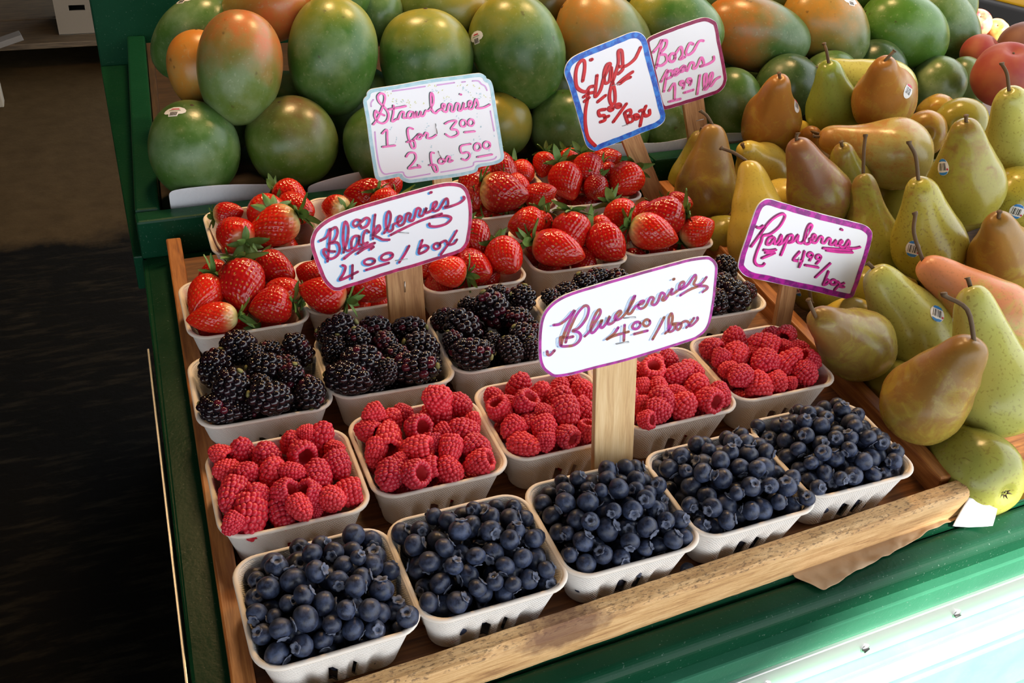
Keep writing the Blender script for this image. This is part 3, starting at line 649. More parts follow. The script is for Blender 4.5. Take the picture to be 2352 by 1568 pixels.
BLACK_F = [
((3,1),(0.0383,0.2902,0.0311)),((3,1),(0.0203,0.2947,0.0432)),((3,1),(0.0258,0.3088,0.0272)),((3,1),(0.0442,0.3236,0.0179)),
((3,1),(0.06,0.2933,0.0203)),((3,1),(0.0584,0.3353,0.0446)),((3,1),(0.0674,0.2973,0.0424)),((3,1),(0.0804,0.302,0.0165)),
((3,1),(0.0256,0.3327,0.0244)),((3,1),(0.0794,0.3369,0.0353)),((3,1),(0.0775,0.3283,0.0147)),((3,1),(0.0671,0.3166,0.0301)),
((3,1),(0.0889,0.3154,0.0322)),((3,1),(0.043,0.3175,0.0405)),((3,1),(0.0212,0.2917,0.0151)),((3,1),(0.0908,0.2937,0.0378)),
((3,2),(0.1965,0.3142,0.032)),((3,2),(0.1763,0.2866,0.0343)),((3,2),(0.1598,0.322,0.0331)),((3,2),(0.1933,0.3339,0.0196)),
((3,2),(0.1434,0.2972,0.0236)),((3,2),(0.1566,0.3384,0.0166)),((3,2),(0.2065,0.2879,0.0304)),((3,2),(0.175,0.3084,0.0223)),
((3,2),(0.1591,0.3428,0.0442)),((3,2),(0.1686,0.3041,0.0451)),((3,2),(0.1401,0.3224,0.0166)),((3,2),(0.1914,0.2966,0.0148)),
((3,2),(0.1862,0.3369,0.0432)),((3,2),(0.1392,0.3348,0.039)),((3,2),(0.1333,0.2862,0.0396)),((3,2),(0.208,0.3451,0.0317)),
((3,3),(0.2525,0.2966,0.0309)),((3,3),(0.2896,0.3156,0.0202)),((3,3),(0.2855,0.3415,0.0194)),((3,3),(0.3049,0.3128,0.0383)),
((3,3),(0.2916,0.2934,0.0374)),((3,3),(0.2557,0.3438,0.0261)),((3,3),(0.3072,0.3314,0.0239)),((3,3),(0.3196,0.2997,0.0278)),
((3,3),(0.3104,0.3424,0.0431)),((3,3),(0.262,0.3221,0.0296)),((3,3),(0.2665,0.3065,0.0153)),((3,3),(0.2778,0.3441,0.0397)),
((3,3),(0.3237,0.3253,0.0366)),((3,3),(0.2837,0.323,0.0415)),((3,4),(0.3738,0.3129,0.0262)),((3,4),(0.4321,0.3169,0.0167)),
((3,4),(0.4283,0.3493,0.0228)),((3,4),(0.3993,0.3539,0.0393)),((3,4),(0.3995,0.3388,0.0167)),((3,4),(0.4147,0.3218,0.035)),
((3,4),(0.4196,0.2945,0.0445)),((3,4),(0.3805,0.3523,0.0224)),((3,4),(0.4444,0.3225,0.0363)),((3,4),(0.3908,0.3331,0.0402)),
((3,4),(0.3901,0.3007,0.042)),((3,4),(0.4019,0.3092,0.0195)),((3,4),(0.4452,0.2989,0.0447)),((3,4),(0.4209,0.3567,0.046)),
((3,4),(0.4444,0.3491,0.0376)),((3,4),(0.3793,0.3316,0.0151)),((3,5),(0.5475,0.3414,0.017)),((3,5),(0.5539,0.3664,0.0316)),
((3,5),(0.5297,0.3561,0.0192)),((3,5),(0.5069,0.3401,0.0211)),((3,5),(0.5737,0.3449,0.0298)),((3,5),(0.519,0.3213,0.0256)),
((3,5),(0.5277,0.3721,0.0386)),((3,5),(0.516,0.3361,0.0413)),((3,5),(0.5098,0.3647,0.0162)),((3,5),(0.5675,0.317,0.0186)),
((3,5),(0.5494,0.3295,0.0363)),((3,5),(0.5034,0.3614,0.0451)),((3,5),(0.5308,0.3166,0.0435)),((3,5),(0.5386,0.3184,0.0159)),
((3,5),(0.5473,0.3525,0.0486)),((3,5),(0.5743,0.3734,0.0382)),
]
RASP_F = [
((2,1),(0.0781,0.1559,0.0319)),((2,1),(0.0617,0.1953,0.0265)),((2,1),(0.0721,0.2082,0.0401)),((2,1),(0.0611,0.171,0.0254)),
((2,1),(0.0275,0.1966,0.0405)),((2,1),(0.0805,0.1803,0.0405)),((2,1),(0.0497,0.1505,0.017)),((2,1),(0.0212,0.1565,0.0203)),
((2,1),(0.0498,0.206,0.0405)),((2,1),(0.0397,0.1885,0.0235)),((2,1),(0.0791,0.185,0.0212)),((2,1),(0.0215,0.1671,0.037)),((2,1),(0.04,0.1604,0.0359)),
((2,1),(0.0598,0.1821,0.0425)),((2,1),(0.0194,0.2013,0.0179)),((2,1),(0.0189,0.1819,0.0205)),((2,1),(0.0381,0.1688,0.0143)),
((2,1),(0.0889,0.1986,0.0371)),((2,2),(0.1606,0.2001,0.0284)),((2,2),(0.1752,0.2125,0.048)),((2,2),(0.16,0.1874,0.0465)),
((2,2),(0.1567,0.158,0.0171)),((2,2),(0.1693,0.1631,0.0389)),((2,2),(0.1462,0.1788,0.0169)),((2,2),(0.1878,0.1653,0.0163)),
((2,2),(0.1972,0.2116,0.0184)),((2,2),(0.1491,0.1554,0.0361)),((2,2),(0.1843,0.1951,0.0203)),((2,2),(0.2036,0.1889,0.0314)),
((2,2),(0.1357,0.1857,0.0386)),((2,2),(0.1917,0.1688,0.0417)),((2,2),(0.2074,0.1618,0.0174)),((2,2),(0.1659,0.1762,0.0203)),
((2,2),(0.1799,0.2148,0.0287)),((2,2),(0.2073,0.2148,0.0374)),((2,2),(0.1462,0.1991,0.0137)),((2,3),(0.3004,0.1743,0.0142)),
((2,3),(0.3255,0.1944,0.0237)),((2,3),(0.3092,0.1647,0.0329)),((2,3),(0.2779,0.1963,0.0441)),((2,3),(0.2971,0.2189,0.0173)),
((2,3),(0.2886,0.1865,0.0282)),((2,3),(0.2545,0.1888,0.0396)),((2,3),(0.2601,0.213,0.0246)),((2,3),(0.2608,0.1733,0.0248)),
((2,3),(0.3254,0.2149,0.0205)),((2,3),(0.3021,0.2228,0.0457)),((2,3),(0.3092,0.202,0.0145)),((2,3),(0.267,0.222,0.0425)),
((2,3),(0.3248,0.1616,0.0476)),((2,3),(0.2723,0.1923,0.0179)),((2,3),(0.3299,0.172,0.0312)),((2,3),(0.2766,0.1621,0.0406)),
((2,3),(0.3104,0.185,0.0361)),((2,4),(0.4458,0.1954,0.0331)),((2,4),(0.4216,0.1735,0.0379)),((2,4),(0.3987,0.2249,0.0209)),
((2,4),(0.4467,0.2152,0.0316)),((2,4),(0.4188,0.2123,0.0349)),((2,4),(0.3962,0.2048,0.024)),((2,4),(0.4264,0.2044,0.0149)),
((2,4),(0.3928,0.1776,0.0328)),((2,4),(0.3789,0.2271,0.0277)),((2,4),(0.4303,0.1769,0.018)),((2,4),(0.426,0.1924,0.0345)),
((2,4),(0.4241,0.2281,0.0223)),((2,4),(0.4041,0.1946,0.0404)),((2,4),(0.3839,0.1744,0.014)),((2,4),(0.3804,0.208,0.0359)),
((2,4),(0.375,0.189,0.0345)),((2,4),(0.4102,0.1783,0.0193)),((2,4),(0.4444,0.1721,0.0323)),((2,5),(0.5409,0.1884,0.0225)),
((2,5),(0.5134,0.2191,0.0204)),((2,5),(0.5284,0.225,0.0424)),((2,5),(0.5172,0.1839,0.0151)),((2,5),(0.504,0.2041,0.0315)),
((2,5),(0.5305,0.2331,0.0173)),((2,5),(0.5304,0.2046,0.0301)),((2,5),(0.5073,0.2388,0.0325)),((2,5),(0.4928,0.1847,0.0302)),
((2,5),(0.5556,0.2112,0.0236)),((2,5),(0.5586,0.2034,0.0427)),((2,5),(0.5634,0.1792,0.0314)),((2,5),(0.5521,0.2369,0.0401)),
((2,5),(0.4948,0.223,0.0322)),((2,5),(0.5553,0.2333,0.0155)),((2,5),(0.5179,0.178,0.0354)),((2,5),(0.5435,0.1816,0.0409)),
((2,5),(0.5382,0.2129,0.0142)),
]
BLUE = [
(1,0.0366,0.0231,0.0672,0.0094),(1,0.0142,0.0127,0.0504,0.0088),(1,0.0356,0.06,0.0659,0.0094),(1,0.0941,0.0384,0.0588,0.0089),
(1,0.0516,0.0334,0.0652,0.0084),(3,0.2747,0.0391,0.0626,0.0094),(1,0.0179,0.0603,0.0639,0.0084),(1,0.0514,0.0565,0.0732,0.0082),
(1,0.0196,0.0225,0.0638,0.0079),(2,0.1611,0.0624,0.0745,0.0086),(2,0.1433,0.0136,0.055,0.0082),(1,0.0745,0.0356,0.0725,0.008),
(1,0.0672,0.0139,0.0553,0.008),(1,0.0311,0.0108,0.0555,0.0077),(1,0.1058,0.0123,0.0553,0.008),(1,0.0265,0.0746,0.0671,0.0084),
(1,0.0805,0.0183,0.0653,0.0078),(2,0.1279,0.0692,0.0619,0.0084),(2,0.1329,0.048,0.0646,0.0082),(2,0.1833,0.0559,0.0729,0.0083),
(1,0.0234,0.0226,0.0114,0.0094),(3,0.3042,0.0297,0.0655,0.0084),(3,0.2958,0.066,0.0753,0.0086),(2,0.136,0.0321,0.0577,0.0079),
(1,0.0069,0.0443,0.0585,0.0075),(1,0.0857,0.0236,0.0108,0.0088),(1,0.0874,0.0942,0.06,0.0087),(3,0.2675,0.0624,0.072,0.0085),
(3,0.2526,0.0712,0.0672,0.0086),(3,0.2519,0.0349,0.0611,0.0082),(2,0.1804,0.042,0.0643,0.0086),(1,0.0388,0.0382,0.0733,0.0074),
(1,0.0818,0.0105,0.0521,0.0074),(4,0.3877,0.0563,0.0696,0.0086),(2,0.1243,0.0213,0.0533,0.0075),(2,0.1244,0.0907,0.0538,0.0087),
(1,0.0078,0.0293,0.0547,0.0073),(2,0.1578,0.0317,0.0584,0.0084),(1,0.0459,0.0139,0.0514,0.0072),(2,0.1939,0.0435,0.0729,0.0076),
(3,0.2978,0.0444,0.0714,0.008),(4,0.4409,0.0388,0.0621,0.0088),(1,0.0642,0.0205,0.0688,0.007),(2,0.1989,0.0289,0.0666,0.0076),
(1,0.0648,0.0472,0.0684,0.0076),(4,0.3673,0.0356,0.0624,0.0081),(4,0.3745,0.066,0.0712,0.0082),(3,0.3228,0.0186,0.0567,0.0078),
(3,0.2493,0.021,0.0519,0.0075),(4,0.3658,0.0657,0.0574,0.0086),(3,0.2634,0.0221,0.0563,0.0077),(2,0.1845,0.027,0.0648,0.0073),
(1,0.093,0.0595,0.0621,0.0081),(2,0.1461,0.0534,0.0696,0.0074),(4,0.4049,0.0403,0.0705,0.0082),(1,0.0684,0.0762,0.0667,0.0076),
(2,0.1271,0.0561,0.0514,0.0089),(4,0.3576,0.0901,0.0593,0.0083),(2,0.1657,0.0389,0.0693,0.0073),(4,0.3937,0.0712,0.0753,0.0083),
(1,0.0523,0.0752,0.0718,0.0074),(2,0.2055,0.0703,0.0637,0.0089),(2,0.2003,0.0175,0.0554,0.0074),(4,0.4095,0.0647,0.0689,0.0081),
(3,0.287,0.0238,0.061,0.0075),(4,0.398,0.0252,0.0596,0.0078),(3,0.2558,0.0558,0.0626,0.0084),(1,0.0532,0.0168,0.0623,0.0066),
(4,0.3757,0.0243,0.0564,0.0077),(2,0.2144,0.0452,0.0653,0.0073),(1,0.0313,0.0213,0.0271,0.0087),(2,0.1475,0.0357,0.0684,0.0069),
(3,0.278,0.0186,0.0511,0.0073),(2,0.1595,0.0171,0.0608,0.0068),(3,0.2434,0.074,0.0532,0.0078),(3,0.3125,0.0507,0.0736,0.0076),
(1,0.1057,0.0583,0.0531,0.0073),(4,0.4456,0.0305,0.0453,0.0082),(3,0.2614,0.0444,0.0707,0.0071),(2,0.2154,0.016,0.0461,0.0074),
(5,0.5101,0.0378,0.0558,0.0085),(4,0.4123,0.0293,0.0521,0.0094),(2,0.1736,0.019,0.0604,0.0067),(1,0.0482,0.0154,0.0359,0.0077),
(1,0.0721,0.0622,0.0669,0.0069),(1,0.1017,0.0285,0.0461,0.0089),(4,0.3576,0.0312,0.0481,0.0074),(2,0.2147,0.0188,0.0596,0.0068),
(1,0.1007,0.0939,0.0492,0.0085),(5,0.4715,0.0786,0.0514,0.0084),(5,0.5222,0.0422,0.0652,0.0079),(4,0.4266,0.0771,0.0685,0.0081),
(1,0.0284,0.0409,0.0651,0.0065),(3,0.323,0.0329,0.0637,0.0071),(1,0.0427,0.0788,0.0592,0.0094),(5,0.509,0.0878,0.0714,0.0079),
(2,0.1459,0.0692,0.0593,0.0089),(2,0.1355,0.0248,0.0425,0.009),(3,0.314,0.0247,0.0458,0.008),(3,0.2415,0.0889,0.0544,0.0074),
(4,0.3707,0.094,0.0664,0.0076),(2,0.1857,0.0131,0.0599,0.0064),(3,0.3385,0.0357,0.0572,0.0076),(3,0.3186,0.0289,0.0177,0.0074),
(2,0.1652,0.0165,0.036,0.0068),(4,0.3843,0.0407,0.0555,0.0093),(5,0.4858,0.0457,0.0585,0.0075),(4,0.3913,0.1038,0.0656,0.0079),
(3,0.297,0.0231,0.0394,0.0078),(2,0.1368,0.0839,0.0604,0.0072),(5,0.5027,0.0565,0.0616,0.0084),(2,0.1888,0.0715,0.0717,0.0074),
(2,0.1734,0.0704,0.0664,0.0086),(2,0.212,0.0336,0.056,0.0082),(1,0.0094,0.065,0.0503,0.0081),(2,0.1803,0.0161,0.0481,0.0073),
(1,0.0559,0.0193,0.0184,0.0072),(2,0.1579,0.081,0.0665,0.0074),(4,0.4198,0.0548,0.0737,0.0071),(3,0.321,0.0997,0.0613,0.0077),
(4,0.3559,0.0496,0.0553,0.0069),(4,0.4118,0.0309,0.0348,0.0086),(5,0.4771,0.0922,0.0574,0.0079),(5,0.4896,0.058,0.0701,0.0073),
(4,0.4479,0.0802,0.0629,0.0077),(2,0.1406,0.0187,0.0297,0.0066),(4,0.3717,0.0508,0.0599,0.008),(4,0.4225,0.038,0.0692,0.0069),
(1,0.073,0.0152,0.0407,0.0083),(2,0.1346,0.0284,0.0211,0.0081),(5,0.488,0.0813,0.0709,0.0073),(3,0.2928,0.0386,0.0581,0.0078),
(5,0.5429,0.103,0.0697,0.0078),(3,0.2729,0.0925,0.0684,0.0069),(1,0.0983,0.0752,0.052,0.0094),(2,0.2075,0.0274,0.021,0.0083),
(5,0.5392,0.061,0.0725,0.0072),(2,0.1265,0.039,0.0481,0.0071),(3,0.3213,0.0475,0.0624,0.0074),(5,0.4716,0.0345,0.0556,0.007),
(5,0.5551,0.0398,0.059,0.0072),(2,0.1507,0.0928,0.0622,0.0068),(3,0.271,0.024,0.039,0.0081),(5,0.532,0.0365,0.0523,0.0072),
(3,0.2817,0.0461,0.0742,0.0064),(4,0.4255,0.0266,0.0599,0.0067),(3,0.2996,0.0203,0.0526,0.0064),(1,0.0822,0.0485,0.0646,0.0078),
(2,0.1485,0.0216,0.0186,0.0077),(1,0.0829,0.0607,0.0727,0.0058),(3,0.2427,0.0575,0.0514,0.0077),(5,0.5143,0.0546,0.0708,0.0069),
(3,0.338,0.0732,0.0607,0.0071),(2,0.1577,0.0508,0.0614,0.0075),(3,0.3017,0.0958,0.067,0.0085),(4,0.4556,0.0268,0.055,0.0066),
(3,0.2391,0.0293,0.0563,0.006),(5,0.4758,0.0735,0.0647,0.0069),(2,0.1793,0.0829,0.0709,0.0063),(1,0.0722,0.0202,0.0214,0.0073),
(4,0.361,0.0855,0.0367,0.0078),(4,0.3716,0.0312,0.0437,0.0077),(1,0.0466,0.0955,0.0584,0.0073),(3,0.2593,0.0862,0.0642,0.0078),
(3,0.3206,0.0802,0.0654,0.0076),(5,0.5099,0.0687,0.0727,0.0068),(1,0.0911,0.0193,0.0356,0.0078),(5,0.4782,0.0565,0.063,0.0066),
(3,0.3123,0.066,0.0686,0.0073),(3,0.2935,0.0812,0.073,0.0071),(3,0.2857,0.0273,0.0161,0.0065),(3,0.2444,0.0473,0.0598,0.006),
(5,0.5531,0.0578,0.0661,0.007),(4,0.4324,0.0618,0.064,0.0094),(1,0.0895,0.0225,0.0537,0.0072),(4,0.4203,0.0937,0.0694,0.0079),
(2,0.2036,0.0549,0.0681,0.0073),(2,0.2212,0.0776,0.0533,0.0073),(2,0.1759,0.0189,0.0288,0.0067),(4,0.3578,0.1059,0.0443,0.0081),
(5,0.4942,0.0351,0.0595,0.0064),(5,0.4968,0.0967,0.0723,0.0069),(2,0.14,0.0223,0.0078,0.0058),(4,0.4386,0.0344,0.0188,0.0075),
(3,0.2499,0.0262,0.0231,0.0066),(4,0.3839,0.0803,0.0652,0.009),(3,0.3368,0.0232,0.0499,0.0072),(5,0.468,0.1208,0.0539,0.0068),
(3,0.2521,0.0265,0.0377,0.0085),(4,0.3902,0.0383,0.069,0.0061),(5,0.5082,0.0439,0.0337,0.0079),(1,0.0823,0.0764,0.0628,0.0073),
(1,0.0182,0.0361,0.0597,0.0064),(5,0.5239,0.067,0.0705,0.0076),(5,0.5296,0.0448,0.0175,0.0068),(3,0.2675,0.029,0.0243,0.0078),
(3,0.2815,0.0684,0.0755,0.0058),(4,0.4079,0.0785,0.0749,0.007),(4,0.4029,0.0337,0.017,0.0068),(5,0.5346,0.0752,0.0748,0.0067),
(1,0.0122,0.0784,0.0536,0.0064),(3,0.2995,0.0306,0.0101,0.0081),(1,0.0617,0.0891,0.0627,0.0075),(5,0.4713,0.1051,0.0503,0.0078),
(2,0.2127,0.0206,0.0332,0.007),(5,0.4831,0.1115,0.0575,0.0078),(5,0.5383,0.05,0.0578,0.0086),(1,0.1005,0.0138,0.0432,0.0058),
(3,0.2524,0.1006,0.049,0.0075),(5,0.4723,0.0474,0.0523,0.0067),(4,0.366,0.0774,0.0653,0.006),(3,0.2694,0.0318,0.0097,0.0077),
(4,0.3816,0.0299,0.0331,0.0073),(2,0.166,0.025,0.0201,0.0083),(3,0.28,0.056,0.0627,0.0086),(4,0.3653,0.0291,0.0313,0.0058),
(4,0.4369,0.0957,0.0625,0.0083),(5,0.5678,0.0524,0.0558,0.0076),(5,0.542,0.0866,0.0669,0.0094),(2,0.1659,0.0201,0.0491,0.0072),
(5,0.4972,0.0706,0.067,0.0076),(4,0.3938,0.0891,0.0717,0.0062),(2,0.1917,0.0202,0.0234,0.0068),(3,0.3002,0.0261,0.0252,0.0076),
(5,0.4825,0.1005,0.0666,0.0061),(5,0.5092,0.1077,0.0696,0.0075),(5,0.5449,0.0372,0.0475,0.007),(5,0.4721,0.0618,0.0524,0.0071),
(4,0.4539,0.0483,0.0594,0.0075),(5,0.5366,0.0417,0.0273,0.0061),(5,0.4801,0.0442,0.0247,0.0082),(4,0.4143,0.0367,0.0096,0.0076),
(2,0.2137,0.084,0.0621,0.0063),(2,0.2029,0.0942,0.0554,0.0067),(1,0.0262,0.0881,0.0553,0.0094),(3,0.2753,0.0784,0.0691,0.0063),
(1,0.0171,0.0509,0.0506,0.0075),(4,0.4465,0.0606,0.0544,0.0082),(1,0.0573,0.0208,0.0447,0.0065),(5,0.4943,0.0438,0.0185,0.0064),
(1,0.0411,0.0224,0.017,0.0059),(1,0.0281,0.0284,0.0515,0.0087),(1,0.0125,0.0903,0.0444,0.0079),(5,0.5594,0.0443,0.0445,0.0091),
(3,0.2632,0.0371,0.0495,0.0087),(4,0.3976,0.0376,0.03,0.0082),(2,0.1731,0.0898,0.0591,0.0075),(4,0.3964,0.0365,0.0453,0.0076),
(4,0.4298,0.0357,0.0299,0.0071),(1,0.0714,0.0285,0.0597,0.0075),(2,0.1854,0.0265,0.0121,0.0081),(3,0.3339,0.1035,0.0533,0.008),
(4,0.3647,0.0697,0.0407,0.008),(2,0.1857,0.017,0.0362,0.0061),(5,0.4956,0.0456,0.0462,0.0087),(5,0.559,0.0411,0.0261,0.0058),
(1,0.0678,0.0283,0.0099,0.0079),(2,0.1452,0.0508,0.0532,0.0078),(5,0.5485,0.0464,0.0208,0.0075),(2,0.1761,0.0304,0.0538,0.007),
(3,0.2625,0.1001,0.0621,0.0058),(2,0.1535,0.0468,0.0354,0.0083),(4,0.3731,0.0337,0.0219,0.0077),(1,0.06,0.0588,0.0606,0.0077),
(4,0.3613,0.0435,0.0455,0.0061),(1,0.0711,0.0431,0.0536,0.0088),(5,0.5404,0.122,0.0572,0.0075),(4,0.4467,0.0385,0.0319,0.0079),
(5,0.5207,0.097,0.07,0.0069),(5,0.5136,0.0457,0.0204,0.007),(2,0.1657,0.0703,0.0516,0.0086),(5,0.5104,0.1201,0.0601,0.008),
(3,0.333,0.0273,0.0368,0.0076),(3,0.2835,0.0319,0.046,0.0074),(5,0.5129,0.0563,0.0501,0.0074),(3,0.2865,0.0897,0.0604,0.0086),
(5,0.4965,0.1067,0.0623,0.0077),(5,0.5578,0.0973,0.0652,0.0064),(2,0.1535,0.0271,0.032,0.0081),(3,0.3379,0.0655,0.049,0.0073),
(4,0.3712,0.0842,0.0512,0.0091),(4,0.3759,0.0362,0.0086,0.0066),(3,0.302,0.0571,0.061,0.0087),(4,0.4433,0.1116,0.0569,0.0074),
(4,0.3886,0.063,0.055,0.008),(1,0.035,0.0169,0.0426,0.0076),(1,0.0435,0.0281,0.0537,0.007),(1,0.0642,0.0265,0.0328,0.0085),
(4,0.4534,0.0961,0.0545,0.008),(3,0.2865,0.0714,0.0636,0.0078),(2,0.1926,0.0302,0.0527,0.0082),(2,0.1748,0.0543,0.054,0.009),
(5,0.5146,0.0479,0.008,0.006),(5,0.4835,0.0515,0.0106,0.0086),(3,0.2503,0.0803,0.0184,0.0067),(4,0.4256,0.1077,0.0601,0.0074),
(2,0.195,0.0453,0.0584,0.0075),(3,0.244,0.037,0.0467,0.0077),(5,0.5422,0.0697,0.0613,0.0077),(4,0.3718,0.108,0.0507,0.0079),
]
